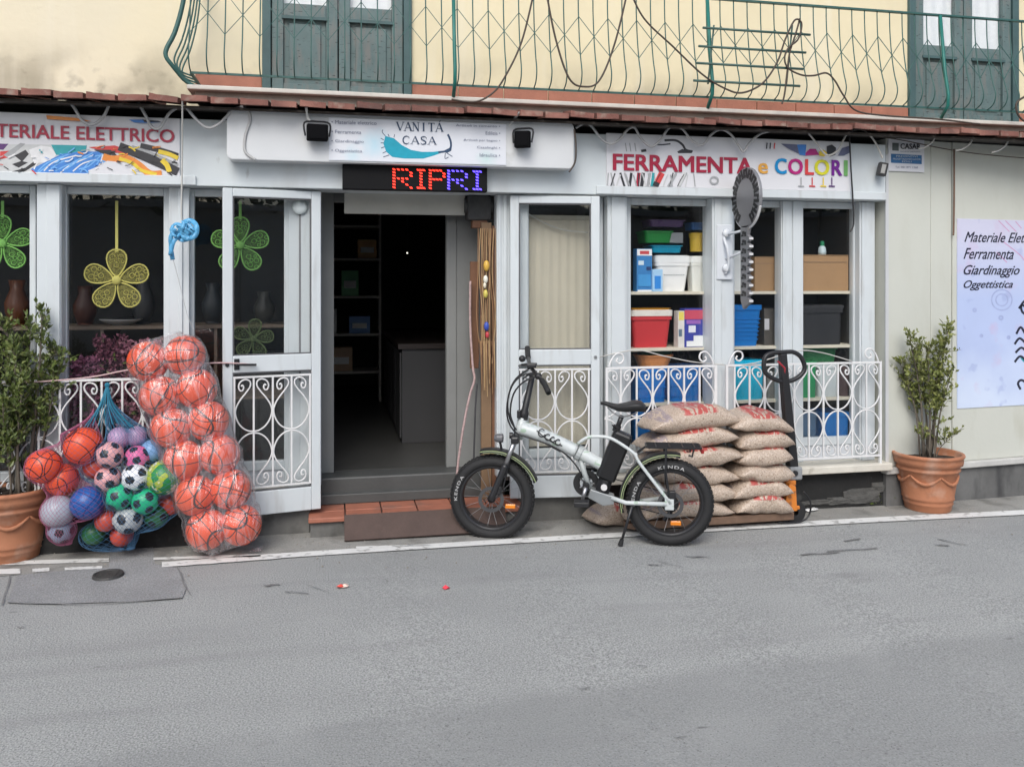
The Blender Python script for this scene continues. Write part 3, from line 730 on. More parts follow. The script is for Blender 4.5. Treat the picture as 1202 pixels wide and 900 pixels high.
cable('string', [(-20, 452, -.1), (60, 447, -.12), (110, 442, -.2), (160, 433, -.24), (250, 426, -.14), (300, 428, -.1)], -.15, .0045, mat('pink_cord', (.55, .38, .38), .7), 'pinkish cord slung along the left window railing', cat='cord')
cable('string', [(700, 420, .0), (745, 411, -.02), (780, 418, -.03), (815, 425, -.03), (850, 428, -.06)], -.03, .004, WHITEC, 'white cord sagging across the first right window', cat='cord')
cable('string', [(852, 431, -.06), (890, 425, -.1), (935, 412, -.12), (965, 414, -.1), (1000, 424, -.09)], -.05, .004, WHITEC, 'white cord draped over the railing behind the pallet truck handle', cat='cord')

# ================================================================ floodlights, small box
def floodlight(px, py, w_, h_, Y, rz, label, arm):
    c = P(px, py, Y); t = thing('floodlight', tuple(c), label, 'floodlight', 'floodlights on the box sign', rz=rz, local=True)
    obj('housing', M().box(-w_/2, w_/2, -.025, .02, -h_/2, h_/2), mat('matt_black', (.007, .007, .008), .95, spec=.05), t, bevel=.008)
    fins = M()
    for i in range(6): fins.box(-w_/2+.012+i*(w_-.03)/5, -w_/2+.018+i*(w_-.03)/5, .0205, .04, -h_/2+.01, h_/2-.01)
    obj('cooling_fins', fins, BLACKM, t)
    obj('lens', M().box(-w_/2+.012, w_/2-.012, -.029, -.0252, -h_/2+.012, h_/2-.012), mat('lamp_glass', (.006, .006, .007), .8, spec=.05), t)
    obj('bracket', M().tube(smooth([(-w_/2-.008, 0, -.02), (-w_/2-.012, .02, h_/2+.01), (0, .03, h_/2+.022), (w_/2+.012, .02, h_/2+.01), (w_/2+.008, 0, -.02)], 4), .006, 6), BLACKM, t)
    am = M().tube(smooth([Vector(q) for q in arm], 5), .0085, 8)
    obj('arm', am, mat('white_arm', (.6, .6, .58), .5), t, smooth_=True)
    return t
floodlight(372.5, 156, .125, .10, -.245, R(6), 'black floodlight beside the left end of the lettered box sign panel', [(-.04, .03, .07), (-.055, .03, .10), (-.065, -.0, .15)])
floodlight(613.5, 164, .10, .105, -.245, R(-25), 'black floodlight on a curved white arm past the right end of the lettered panel', [(-.03, .03, .035), (-.08, .04, .045), (-.095, .03, .09), (-.04, .0, .15), (-.01, -.03, .165)])
jb = thing('junction_box', tuple(P(1033, 207, -.1)), 'small black lamp box at the end of the fascia', 'junction box', local=True, rz=R(-20))
jb.rotation_euler[1] = R(12)
obj('case', M().box(-.03, .03, -.045, .01, 0, .095), BLACK, jb, bevel=.006); obj('cover', M().box(-.014, .014, -.049, -.0455, .016, .08), mat('grey_lens', (.3, .3, .29), .3), jb)

# ================================================================ signs
PANEL = mat('sign_white', (.68, .68, .71), .35, var=.02)
DRED = mat('print_dark_red', (.36, .012, .045), .4, var=.04); PB = {}
def pcol(name, c): return mat('print_'+name, c, .4, var=.10, vs=25)
def flat(mb, poly): mb.add(poly, [tuple(range(len(poly)))]); return mb
LAYER = [0]
def print_poly(parent, pxs, Y, m, name, fn=None):
    LAYER[0] += 1; off = .00012*LAYER[0]
    f_ = fn or (lambda x, y: P(x, y, Y))
    mb = M(); pts = [f_(*q) for q in pxs]; pts = [p+Vector((0, -off, 0)) for p in pts]
    mb.add(pts, [tuple(range(len(pts)))])
    return obj(name, mb, m, parent)
def print_line(parent, pxs, wpx, Y, m, name, n=5, fn=None):
    LAYER[0] += 1; off = .00012*LAYER[0]
    f_ = fn or (lambda x, y: P(x, y, Y)); pp = smooth([(a, b, 0) for a, b in pxs], n); vs = []
    for i, p in enumerate(pp):
        t = pp[min(i+1, len(pp)-1)]-pp[max(i-1, 0)]; t.normalize(); nx, ny = -t.y*wpx/2, t.x*wpx/2
        vs += [f_(p.x+nx, p.y+ny)+Vector((0, -off, 0)), f_(p.x-nx, p.y-ny)+Vector((0, -off, 0))]
    mb = M().add(vs, [(2*i, 2*i+1, 2*i+3, 2*i+2) for i in range(len(pp)-1)]); return obj(name, mb, m, parent)
def lettering(parent, body, x0, x1, z0, z1, Y, m, bold=.02, shear=0, name='lettering', spacing=1.0):
    mb = text_on(M(), body, rect_fn((x0, Y, z0), (x1, Y, z0), (x0, Y, z1), (0, 0, 0)), bold, shear, spacing)
    return obj(name, mb, m, parent)
# --- left: electrical materials
YS = -.064; x1 = Xp(211, YS-.01)
s1 = thing('shop_sign', (x1-1.0, YS, 2.222), 'white sign board lettered MATERIALE ELETTRICO over printed cables and tools', 'sign')
obj('board', M().box(x1-2.45, x1, YS-.008, YS+.0035, 2.223, 2.565), PANEL, s1, bevel=.002)
Yp = YS-.0085
xE = Xp(205, Yp); xT = Xp(-8, Yp); fullw = (xE-xT)/.865        # the first letters run out of the picture
lettering(s1, 'MATERIALE ELETTRICO', xE-fullw*.985, xE, 2.418, 2.497, Yp-.006, DRED, .022)
DK = pcol('dark', (.03, .03, .035)); BL = pcol('blue', (.05, .22, .62)); BL2 = pcol('light_blue', (.16, .42, .80)); OR = pcol('orange', (.75, .25, .04)); YE = pcol('yellow', (.75, .55, .04)); RD = pcol('red', (.6, .05, .05)); GRY = pcol('grey', (.35, .36, .37)); LGR = pcol('pale_grey', (.55, .56, .56)); TE = pcol('teal', (.02, .32, .36)); PU = pcol('purple', (.10, .03, .16)); SKIN = pcol('tan', (.55, .30, .16)); PWH = pcol('white', (.75, .75, .76))
bot = 207
print_poly(s1, [(-80, 169), (60, 170), (100, 171), (90, 190), (40, 207), (-80, 204)], Yp, LGR, 'printed_panel')
print_poly(s1, [(-30, 168), (10, 169), (4, 176), (-30, 175)], Yp, PU, 'printed_panel')
print_poly(s1, [(0, 178), (12, 177), (11, 185), (0, 187)], Yp, RD, 'printed_tool')
print_poly(s1, [(10, 186), (30, 169), (24, 168), (4, 182)], Yp, GRY, 'printed_tool')
print_poly(s1, [(17, 183), (30, 176), (34, 181), (26, 190)], Yp, DK, 'printed_tool')
print_poly(s1, [(14, 193), (25, 189), (33, 191), (22, 197)], Yp, DK, 'printed_tool')
print_poly(s1, [(13, 202), (30, 197), (42, 188), (44, 192), (30, 201), (18, 205)], Yp, DK, 'printed_tool')
print_poly(s1, [(34, 176), (48, 171), (60, 173), (66, 182), (60, 190), (40, 192)], Yp, PWH, 'printed_plug')
print_poly(s1, [(60, 170), (102, 171), (100, 182), (66, 182)], Yp, TE, 'printed_panel')
print_poly(s1, [(44, 204), (36, 199), (54, 190), (72, 181), (95, 178), (118, 178), (123, 187), (112, 197), (98, 206)], Yp, BL, 'printed_cable_coil')
for k in range(15):
    a = 40+k*5.5+rnd.uniform(-3, 3); b = a+rnd.uniform(6, 34)
    print_line(s1, [(max(40, a-4), 203-rnd.uniform(0, 5)), (a+8, 192+rnd.uniform(-4, 3)), (min(121, b+10), 181+rnd.uniform(-2, 8))], 1.5, Yp, BL2 if k % 3 else PWH, 'printed_cable', 4)
print_poly(s1, [(104, 173), (135, 171), (148, 176), (152, 186), (140, 180), (118, 177)], Yp, RD, 'printed_cable')
print_poly(s1, [(110, 176), (130, 176), (138, 183), (122, 181)], Yp, DK, 'printed_cable')
print_line(s1, [(121, 184), (132, 187), (148, 186), (162, 193), (176, 204), (190, 204)], 8, Yp, OR, 'printed_cable')
print_line(s1, [(140, 186), (156, 192), (166, 200), (184, 205)], 4, Yp, YE, 'printed_cable')
print_poly(s1, [(98, 206), (126, 189), (136, 190), (158, 206)], Yp, PANEL, 'printed_panel')
print_line(s1, [(140, 172), (165, 182), (190, 193), (209, 202)], 10, Yp, DK, 'printed_cable')
print_line(s1, [(155, 172), (180, 181), (209, 194)], 3, Yp, GRY, 'printed_cable')
print_line(s1, [(165, 171), (190, 177), (209, 183)], 6, Yp, DK, 'printed_cable')
print_line(s1, [(186, 178), (198, 181), (209, 186)], 5, Yp, YE, 'printed_cable')
print_line(s1, [(190, 188), (196, 194), (199, 202)], 6, Yp, YE, 'printed_cable')
for k in range(70):
    a, b = rnd.uniform(-40, 206), rnd.uniform(172, 204); an = rnd.uniform(-.9, .9); ln = rnd.uniform(3, 11); inb = 44 < a < 118
    c_ = ([BL2, BL, PWH, BL2] if inb and b > 179 else [GRY, DK, LGR, PWH, GRY, RD, TE] if a < 60 else [OR, YE, DK, DK, GRY])[k % (4 if inb and b > 179 else 7 if a < 60 else 5)]
    print_line(s1, [(a, b), (a+ln*.5*math.cos(an), b+ln*.3*math.sin(an)+rnd.uniform(-1, 1)), (min(209, a+ln*math.cos(an)), max(171, min(206, b+ln*math.sin(an))))], rnd.uniform(.6, 1.8), Yp, c_, 'printed_detail', 3)
print_poly(s1, [(55, 136), (90, 139), (108, 143), (96, 143), (56, 140.5)], Yp, OR, 'printed_pencil')
print_poly(s1, [(152, 141), (168, 141), (190, 144), (170, 145), (158, 144.5)], Yp, BL, 'printed_pencil')
print_poly(s1, [(168, 141), (186, 142.5), (190, 144), (170, 144)], Yp, DK, 'printed_pencil')
# --- right: hardware and paints
LAYER[0] = 0
xa_, xb_ = Xp(712, YS-.01), Xp(999, YS-.01)
s2 = thing('shop_sign', ((xa_+xb_)/2, YS, 2.222), 'white sign board lettered FERRAMENTA e COLORI in red and rainbow letters', 'sign')
obj('board', M().box(xa_, xb_, YS-.008, YS+.0035, 2.223, 2.575), PANEL, s2, bevel=.002)
lettering(s2, 'FERRAMENTA', Xp(719, Yp), Xp(883, Yp), 2.328, 2.438, Yp-.006, DRED, .03)
lettering(s2, 'e', Xp(889.5, Yp), Xp(901, Yp), 2.332, 2.405, Yp-.006, pcol('amber', (.72, .36, .06)), .03, name='letter')
for ch, a, b, cc in [('C', 909, 923, (.0, .24, .55)), ('O', 924.5, 942, (.45, .01, .18)), ('L', 944.5, 955, (.65, .05, .05)), ('O', 955.5, 973, (.65, .62, .02)), ('R', 975.5, 988, (.16, .01, .25)), ('I', 990, 994.5, (.15, .38, .12))]:
    lettering(s2, ch, Xp(a, Yp), Xp(b, Yp), 2.333, 2.443, Yp-.006, pcol('letter_'+ch+str(a), cc), .03, name='letter')
# hammer, pliers and spanner ends along the board
print_line(s2, [(770, 170), (778, 170), (787, 169)], 1.6, Yp, DK, 'printed_hammer'); print_line(s2, [(780, 165), (793, 165), (801, 170), (805, 176), (813, 178)], 2.6, Yp, DK, 'printed_hammer')
print_poly(s2, [(795, 178), (801, 175), (812, 179), (812, 180), (796, 180)], Yp, DK, 'printed_hammer'); print_poly(s2, [(752, 176), (758, 175), (759, 178), (753, 179)], Yp, DK, 'printed_tool')
for px in (734, 739, 745): print_line(s2, [(px, 168), (px+1.5, 178)], 1.2, Yp, GRY, 'printed_tool')
for a, b, c_, w_ in [(717, 721, GRY, 1.6), (714, 713, GRY, 1.4), (728, 733, DK, 2.5), (733, 738, GRY, 2), (741, 739, DK, 3), (750, 748, DRED, 4), (755, 753, DK, 4), (763, 760, GRY, 3), (767, 765, TE, 3), (777, 769, RD, 7), (794, 784, GRY, 2.4), (790, 786, DK, 1.4), (806, 798, GRY, 1.8), (804, 797, LGR, 3)]:
    print_line(s2, [(a, 203), ((a+b)/2, 211), (b, 219)], w_, Yp, c_, 'printed_tool')
for k in range(16):
    a = 716+k*6.6+rnd.uniform(-2, 2); b = a+rnd.uniform(-8, 5); print_line(s2, [(a, 203+rnd.uniform(0, 3)), ((a+b)/2, 211), (b, 219)], rnd.uniform(.7, 1.8), Yp, [GRY, DK, LGR, GRY][k % 4], 'printed_tool')
for px in (774,): print_line(s2, [(771, 214), (769, 219)], 7, Yp, DK, 'printed_tool')
ring = [(838+6*.75*math.cos(t*.5236), 212+4*math.sin(t*.5236)) for t in range(13)]; print_line(s2, ring, 2.2, Yp, GRY, 'printed_washer', 2)
for px, cc in [(940, GRY), (953, RD), (966, YE), (976, PU)]:
    print_line(s2, [(px, 208.5), (px, 217.5)], 1.2, Yp, cc, 'printed_brush'); print_line(s2, [(px-3.5, 218.5), (px+3.5, 219)], 1.6, Yp, cc, 'printed_brush')
print_poly(s2, [(916, 169), (935, 170), (946, 170), (944, 182), (936, 180), (925, 175)], Yp, pcol('slate', (.12, .13, .22)), 'printed_paint'); print_poly(s2, [(935, 170), (946, 170), (945, 183), (938, 182)], Yp, BL, 'printed_paint')
print_poly(s2, [(945, 180), (950, 175), (957, 175), (961, 182), (945, 183)], Yp, pcol('magenta', (.45, .02, .2)), 'printed_paint'); print_poly(s2, [(961, 178), (966, 176), (971, 180), (967, 184), (961, 183)], Yp, YE, 'printed_paint')
print_poly(s2, [(970, 172), (976, 170), (981, 174), (980, 182), (974, 184), (970, 180)], Yp, DK, 'printed_paint'); print_poly(s2, [(983, 183), (988, 174), (998, 171), (998, 179), (990, 183)], Yp, pcol('slate', (.12, .13, .22)), 'printed_paint')
for px, cc in [(900, DK), (904, DK), (909, RD)]: print_line(s2, [(px, 168), (px-.8, 175)], 1.3, Yp, cc, 'printed_brush')
# --- box sign over the door
LAYER[0] = 0
YB = -.185; bx0, bx1 = Xp(266, YB), Xp(674, YB); bz0 = 2.313; bz1 = 2.612
s3 = thing('box_sign', ((bx0+bx1)/2, YB, bz0), 'long white box sign lettered VANITÀ CASA with a blue peacock over the doorway', 'sign')
def rr(x0, x1, z0, z1, r, n=6):
    out = []
    for cx, cz, a0 in ((x1-r, z0+r, -90), (x1-r, z1-r, 0), (x0+r, z1-r, 90), (x0+r, z0+r, 180)):
        for i in range(n+1): a = R(a0+90*i/n); out.append((cx+r*math.cos(a), cz+r*math.sin(a)))
    return out
BOXW = mat('box_sign_white', (.60, .615, .63), .5, var=.05, vs=3)
overlay(BOXW, (.30, .29, .26), ramp(BOXW, wnoise(BOXW, 6, 6), .60, .74, 0, .5))
obj('case', M().prism([(x, YB, z) for x, z in rr(bx0, bx1, bz0, bz1, .035)], (0, -YB-.061, 0)), BOXW, s3, bevel=.006)
pa, pb = Xp(386, YB-.006), Xp(594, YB-.006)
obj('panel', M().box(pa, pb, YB-.006, YB-.0005, bz0+.012, 2.585), mat('box_sign_panel', (.66, .68, .73), .3, var=.02), s3)
Yb = YB-.0065
BPM = MATS['box_sign_panel']
for (wx, wy, wr, wc) in [(440, 168, .11, (.36, .62, .74)), (572, 186, .08, (.48, .66, .64)), (415, 182, .07, (.45, .66, .74))]:
    cpt = P(wx, wy, Yb); g_ = N(BPM, 'ShaderNodeNewGeometry'); vd = N(BPM, 'ShaderNodeVectorMath', operation='DISTANCE'); L(BPM, g_.outputs['Position'], vd.inputs[0]); vd.inputs[1].default_value = cpt
    overlay(BPM, wc, ramp(BPM, math_(BPM, 'ADD', vd.outputs['Value'], math_(BPM, 'MULTIPLY', wnoise(BPM, 18, 4), .08)), wr+.04, .02, 0, .8))
TEALP = pcol('peacock', (.0, .30, .42)); NAVY = pcol('navy', (.02, .05, .11))
qf = lambda a, b: (380+a/5.464, 125+b/5.464)
print_poly(s3, [qf(*q) for q in [(395, 190), (450, 205), (500, 248), (560, 280), (630, 292), (700, 292), (760, 285), (750, 300), (700, 318), (640, 335), (520, 335), (440, 325), (400, 290), (383, 240)]], Yb, TEALP, 'printed_peacock')
print_line(s3, [qf(*q) for q in [(735, 295), (780, 288), (812, 268), (815, 230), (803, 195), (795, 180)]], 2.4, Yb, NAVY, 'printed_peacock'); print_poly(s3, [qf(*q) for q in [(760, 290), (800, 270), (822, 255), (818, 285), (790, 300)]], Yb, NAVY, 'printed_peacock')
for q in [[(395, 190), (375, 165), (380, 150)], [(385, 215), (365, 205)], [(385, 235), (365, 235)], [(390, 260), (368, 268)], [(400, 290), (378, 300)], [(420, 312), (382, 325)], [(420, 195), (412, 178)], [(450, 200), (455, 180)], [(780, 300), (778, 335), (800, 325)], [(790, 300), (825, 322)]]:
    print_line(s3, [qf(*a) for a in q], .8, Yb, NAVY, 'printed_feather', 3)
# roman capitals drawn as thick and thin strokes with serifs
def roman(ch):
    T, t, sf = .17, .06, .07
    S = {'V': [((.0, 1), (.5, 0), T), ((1, 1), (.5, 0), t)], 'A': [((0, 0), (.5, 1), t), ((1, 0), (.5, 1), T), ((.22, .35), (.78, .35), t)], 'N': [((.1, 0), (.1, 1), t), ((.1, 1), (.9, 0), T), ((.9, 0), (.9, 1), t)],
         'I': [((.5, 0), (.5, 1), T)], 'T': [((.5, 0), (.5, 1), T), ((0, .96), (1, .96), t)], 'C': [], 'S': []}[ch]
    return S
def roman_text(word, px0, px1, ytop, ybot, slope=.028):
    mb = M(); n = len(word); pw = (px1-px0)/n
    for i, ch in enumerate(word):
        acc = ch == 'À'; ch = 'A' if acc else ch
        lx = px0+i*pw+pw*.1; lw = pw*.82*(.5 if ch == 'I' else 1)
        if ch == 'I': lx += pw*.2
        hh = ybot-ytop; dy = slope*(lx-px0)
        def q(a, b): return P(lx+a*lw, ybot+dy-b*hh, Yb)+Vector((0, -.004, 0))
        def stroke(a, b, wd):
            dx, dz = (b[0]-a[0])*lw, (b[1]-a[1])*hh; l_ = math.hypot(dx, dz); nx, nz = -dz/l_*wd*hh/2/lw, dx/l_*wd*hh/2/hh
            mb.add([q(a[0]-nx, a[1]-nz), q(b[0]-nx, b[1]-nz), q(b[0]+nx, b[1]+nz), q(a[0]+nx, a[1]+nz)], [(0, 1, 2, 3)])
        for a, b, wd in roman(ch): stroke(a, b, wd)
        feet = {'V': [(0, 1), (1, 1)], 'A': [(0, 0), (1, 0)], 'N': [(.1, 0), (.9, 1), (.05, 1)], 'I': [(.5, 0), (.5, 1)], 'T': [(.5, 0)]}.get(ch, [])
        for f_ in feet: stroke((f_[0]-.2*(1 if ch != 'I' else 1.6), f_[1]+(.02 if f_[1] == 0 else -.02)), (f_[0]+.2*(1 if ch != 'I' else 1.6), f_[1]+(.02 if f_[1] == 0 else -.02)), .045)
        if ch == 'T': stroke((.03, 1), (.03, .8), .05); stroke((.97, 1), (.97, .8), .05)
        if acc: stroke((.5, 1.12), (.72, 1.32), .08)
        if ch in 'CS':
            arc = [(.5+.5*math.cos(R(a)), .5+.5*math.sin(R(a))) for a in range(45, 320, 18)] if ch == 'C' else [(.9, .85), (.7, .98), (.45, 1), (.2, .9), (.15, .72), (.35, .57), (.65, .44), (.85, .27), (.78, .1), (.5, 0), (.22, .03), (.08, .18)]
            for j in range(len(arc)-1):
                wd = .16*(.35+.65*abs(math.sin(math.pi*(j+.5)/(len(arc)-1)))); stroke(arc[j], arc[j+1], wd)
            stroke((arc[0][0], arc[0][1]+.05), (arc[0][0]+.02, arc[0][1]-.18), .06)
    return mb
obj('lettering', roman_text('VANITÀ', 465, 520, 143.5, 153.5), NAVY, s3); obj('lettering', roman_text('CASA', 472, 512, 160, 169), NAVY, s3)
SMALL = pcol('small_print', (.16, .18, .26))
def small(parent, body, x0, x1, yb, yt, Y, m=SMALL, bold=.0, fn=None, shear=0):
    f_ = fn or (lambda x, y: P(x, y, Y)); a, b, c_ = f_(x0, yb), f_(x1, yb+.028*(x1-x0)), f_(x0, yt)
    mb = text_on(M(), body, rect_fn(a, b, c_, (0, -.004, 0)), bold, shear); return obj('small_print', mb, m, parent)
for k, (s_, x1_) in enumerate([('• Materiale elettrico', 442), ('• Ferramenta', 424), ('• Giardinaggio', 427), ('• Oggettistica', 425)]): small(s3, s_, 389, x1_, 145.5+k*11.2, 141.3+k*11.2, Yb)
for k, (s_, x0_) in enumerate([('Articoli in cemento •', 535), ('Edilizia •', 570), ('Articoli per bagno •', 544), ('Casalinghi •', 560), ('Idraulica •', 563)]): small(s3, s_, x0_, 587, 149.8+k*8.6-.03*(587-x0_)+.4, 145.8+k*8.6, Yb)
# --- LED display
YL = -.13; la, lb = Xp(402, YL), Xp(572, YL)
s4 = thing('led_display', ((la+lb)/2, YL, 2.158), 'black LED display strip showing RIPRI in red and blue dots under the box sign', 'display')
obj('case', M().box(la, lb, YL, -.0605, 2.158, 2.3125), mat('led_face', (.006, .006, .007), .6, spec=.15), s4, bevel=.004)
LR = mat('led_red', (.3, .01, .01), .5, emit=(1, .035, .015), es=2.4); LB = mat('led_blue', (.02, .02, .3), .5, emit=(.10, .06, 1.0), es=3.0)
FONT57 = {'R': ['11110', '10001', '10001', '11110', '10100', '10010', '10001'], 'I': ['01110', '00100', '00100', '00100', '00100', '00100', '01110'], 'P': ['11110', '10001', '10001', '11110', '10000', '10000', '10000']}
xc = 460.0; dots = {0: M(), 1: M()}
for ch, ci, wdt in [('R', 0, 26), ('I', 0, 17), ('P', 0, 21), ('R', 1, 27), ('I', 1, 19)]:
    for r_, row in enumerate(FONT57[ch]):
        for c_, v in enumerate(row):
            if v == '1':
                cx = Xp(xc+(c_+.5)*wdt/5.2, YL); cz = 2.296-(r_+.5)*.0187; s_ = .0088
                dots[ci].prism([(cx-s_*1.15, YL-.001, cz+s_*.75), (cx+s_*.7, YL-.001, cz+s_*.45), (cx+s_*1.15, YL-.001, cz-s_*.75), (cx-s_*.7, YL-.001, cz-s_*.45)], (0, -.002, 0))
    xc += wdt
obj('lit_dots', dots[0], LR, s4); obj('lit_dots', dots[1], LB, s4)
# --- small plate on the side wall
s5_ = thing('notice_plate', tuple(PW(1064, 202, .01)), 'small white notice plate with a crest and blue band beside the fascia end', 'sign')
def wp(o): return lambda x, y: PW(x, y, o)
def wquad(parent, name, x0, x1, yt, yb_, o, m, thick=None):
    a, b = PW(x0, yt, o), PW(x1, yt, o); zt_, zb_ = PW((x0+x1)/2, yt, o).z, PW((x0+x1)/2, yb_, o).z
    poly = [Vector((a.x, a.y, zb_)), Vector((b.x, b.y, zb_)), Vector((b.x, b.y, zt_)), Vector((a.x, a.y, zt_))]
    mb = M().prism(poly, Vector((-s5, c5, 0))*(thick or .001)); return obj(name, mb, m, parent)
wquad(s5_, 'plate', 1043, 1085, 163.5, 201.5, .012, PANEL, .0115)
wquad(s5_, 'blue_band', 1046, 1082, 181.5, 192, .0145, pcol('band_blue', (.03, .13, .30)))
wquad(s5_, 'crest', 1047.5, 1055, 168, 177, .0145, pcol('crest', (.10, .12, .12)))
for bd, x0, x1_, yb_, yt_, cc, bo in [('CASAR', 1057, 1080.5, 175, 168.5, DK, .02), ('PREVENTIVI', 1052, 1077, 184.4, 182.4, LGR, 0), ('PROGETTAZIONE E LAVORI', 1048.5, 1080.5, 187.6, 185.6, LGR, 0), ('EDILI', 1059, 1070, 190.6, 188.8, LGR, 0), ('Tel. 081 871 1368', 1051, 1077.5, 197.3, 195, SMALL, 0), ('costruzioni', 1057, 1080, 178.6, 176.8, SMALL, 0)]:
    a, b = PW(x0, yb_, .0165), PW(x1_, yb_+.02*(x1_-x0), .0165); c_ = PW(x0, yt_, .0165); obj('small_print', text_on(M(), bd, rect_fn(a, b, c_, (0, 0, 0)), bo), cc, s5_)
# --- big poster on the side wall
def poster_mat():
    m = mat('poster_print', (.46, .54, .78), .45, var=.03, vs=3); s = wpos(m)
    overlay(m, (.64, .72, .86), ramp(m, math_(m, 'ADD', s[2], math_(m, 'MULTIPLY', wnoise(m, 3, 3), -.6)), .85, .35, 0, .8))
    overlay(m, (.62, .60, .72), ramp(m, s[2], 1.45, 1.95, 0, .8)); overlay(m, (.60, .42, .60), ramp(m, wnoise(m, 5, 5), .58, .72, 0, .45))
    overlay(m, (.30, .36, .62), ramp(m, wnoise(m, 7, 2), .66, .72, 0, .4)); return m
s6 = thing('poster', tuple(PW(1163, 478, .01)), 'pale blue and pink printed poster with black script lettering on the cream side wall', 'poster')
pa_, pb_ = spos(1123), spos(1123)+.95; pz0, pz1 = .640, 2.052
obj('sheet', wbox(pa_, pb_, .001, .006, pz0, pz1), poster_mat(), s6)
INK = pcol('ink', (.02, .02, .04))
def sw(s, z, o): return Vector((WX0+s*c5+o*s5, WY0+s*s5-o*c5, z))
for bd, x0, x1_, yt_, yb_ in [('Materiale Elettrico', 1132, 1226, 272, 284), ('Ferramenta', 1131, 1190, 291, 304), ('Giardinaggio', 1131, 1197, 311, 326), ('Oggettistica', 1131, 1189, 329, 341)]:
    o_ = .0072; a, b = spos(x0, o_), spos(x1_, o_); za, zb_ = PW(x0, yb_, o_).z, PW(x0, yt_, o_).z
    obj('lettering', text_on(M(), bd, rect_fn(sw(a, za, o_), sw(b, za, o_), sw(a, zb_, o_), (0, 0, 0)), .010, .45), INK, s6)
PINKP = pcol('pink_streak', (.6, .3, .5))
def wline(parent, pxs, wpx, m, name, o=.0068):
    pp = smooth([(a, b, 0) for a, b in pxs], 5); vs = []
    for i, p in enumerate(pp):
        t = (pp[min(i+1, len(pp)-1)]-pp[max(i-1, 0)]).normalized(); vs += [PW(p.x-t.y*wpx/2, p.y+t.x*wpx/2, o), PW(p.x+t.y*wpx/2, p.y-t.x*wpx/2, o)]
    obj(name, M().add(vs, [(2*i, 2*i+1, 2*i+3, 2*i+2) for i in range(len(pp)-1)]), m, parent)
for q in [[(1172, 259), (1185, 272)], [(1180, 259), (1193, 272)], [(1192, 260), (1199, 268)], [(1178, 284), (1198, 300), (1206, 312)], [(1170, 296), (1182, 308)]]: wline(s6, q, .9, PINKP, 'printed_streak')
BUB = pcol('bubble', (.36, .42, .66))
for cx, cy, r_ in [(1176, 352, 12), (1176, 352, 7), (1175, 373, 2), (1144, 364, 1.6), (1152, 394, 1.2), (1184, 396, 1.3)]:
    wline(s6, [(cx+r_*math.cos(R(a)), cy+r_*math.sin(R(a))) for a in range(0, 361, 30)], 1.6 if r_ > 3 else 2.2, BUB, 'printed_bubble', .0066)
for q in [[(1204, 352), (1199, 358), (1200, 366), (1206, 370)], [(1196, 362), (1200, 358), (1206, 362)], [(1193, 392), (1198, 384), (1203, 391)], [(1191, 404), (1197, 397), (1205, 404)], [(1192, 414), (1199, 408), (1206, 414)], [(1191, 425), (1198, 418), (1206, 426)], [(1206, 450), (1199, 446), (1195, 450), (1198, 457)]]: wline(s6, q, 2.6, INK, 'printed_scroll')
wline(s6, [(1198, 418), (1203, 424), (1207, 422)], 3, TE, 'printed_scroll', .0064)
# thin pipe beside the poster
cable('pipe', [(1120, 175, -.03), (1120, 230, -.0), (1119.5, 268, .0), (1119, 276, -.01)], -.02, .006, mat('rusty_iron', (.16, .09, .06), .8, var=.25, vs=20), 'thin rusty pipe end hooked on the side wall next to the poster', cat='pipe', n=4)

# ================================================================ projecting key sign
KM = mat('key_grey', (.24, .24, .25), .4, metal=.3, var=.08); KB = mat('key_black', (.015, .015, .016), .5); KW = mat('key_white', (.62, .62, .62), .5)
kx = Xp(858, -.02); kt = thing('key_sign', (kx, -.02, 1.5), 'large grey key shaped sign with black lettering jutting from the shopfront post', 'sign')
cyk = -.25; czk = Zp(865, 232, cyk); rk_ = .198; th = .012
mb = M().prism([(kx-th, cyk+rk_*.98*math.cos(R(a)), czk+rk_*1.02*math.sin(R(a))) for a in range(0, 360, 12)], (2*th, 0, 0)); bow = obj('bow', mb, KM, kt, bevel=.003)
zs1 = czk-rk_*.95; zs0 = Zp(865, 363, cyk)
prof = [(cyk+.065, zs1), (cyk+.065, zs0+.06), (cyk+.03, zs0), (cyk-.0, zs0+.02)]
z = zs0+.03; nt_ = 9; dzt = (zs1-.06-z)/nt_
for k in range(nt_): prof += [(cyk-.022, z), (cyk-.058, z+dzt*.35), (cyk-.058, z+dzt*.65), (cyk-.022, z+dzt)]; z += dzt
prof += [(cyk-.045, zs1)]
obj('blade', M().prism([(kx-th, y, z_) for y, z_ in prof], (2*th, 0, 0)), KM, kt)
eg = M()
z = zs0+.03
for k in range(nt_): eg.box(kx-th-.002, kx+th+.002, cyk-.064, cyk-.0585, z+dzt*.36, z+dzt*.64); z += dzt
obj('white_teeth', eg, KW, kt)
obj('rim', M().tube([(kx, cyk+rk_*1.0*math.cos(R(a)), czk+rk_*1.04*math.sin(R(a))) for a in range(-160, 60, 10)], .008, 6), KW, kt)
lt = M()
for k in range(13):                                     # worn black letter blocks round the rim
    a = R(140+k*-22.0+360); a = R(-50+k*23.5); cy, cz = cyk+.158*math.cos(a), czk+.164*math.sin(a); mtx = Matrix.Translation((kx-th-.002, cy, cz)) @ Matrix.Rotation(a-math.pi/2, 4, 'X')
    o_ = len(lt.v); lt.box(-.001, .001, -.028, -.008, -.034, .034); lt.box(-.001, .001, .006, .026, -.034, .026); lt.box(-.0008, .0008, -.012, .010, -.006 if k % 2 else .012, .008 if k % 2 else .026)
    if k % 3 == 0: lt.box(-.0006, .0006, -.012, .012, -.028, -.014)
    lt.xf(mtx, o_)
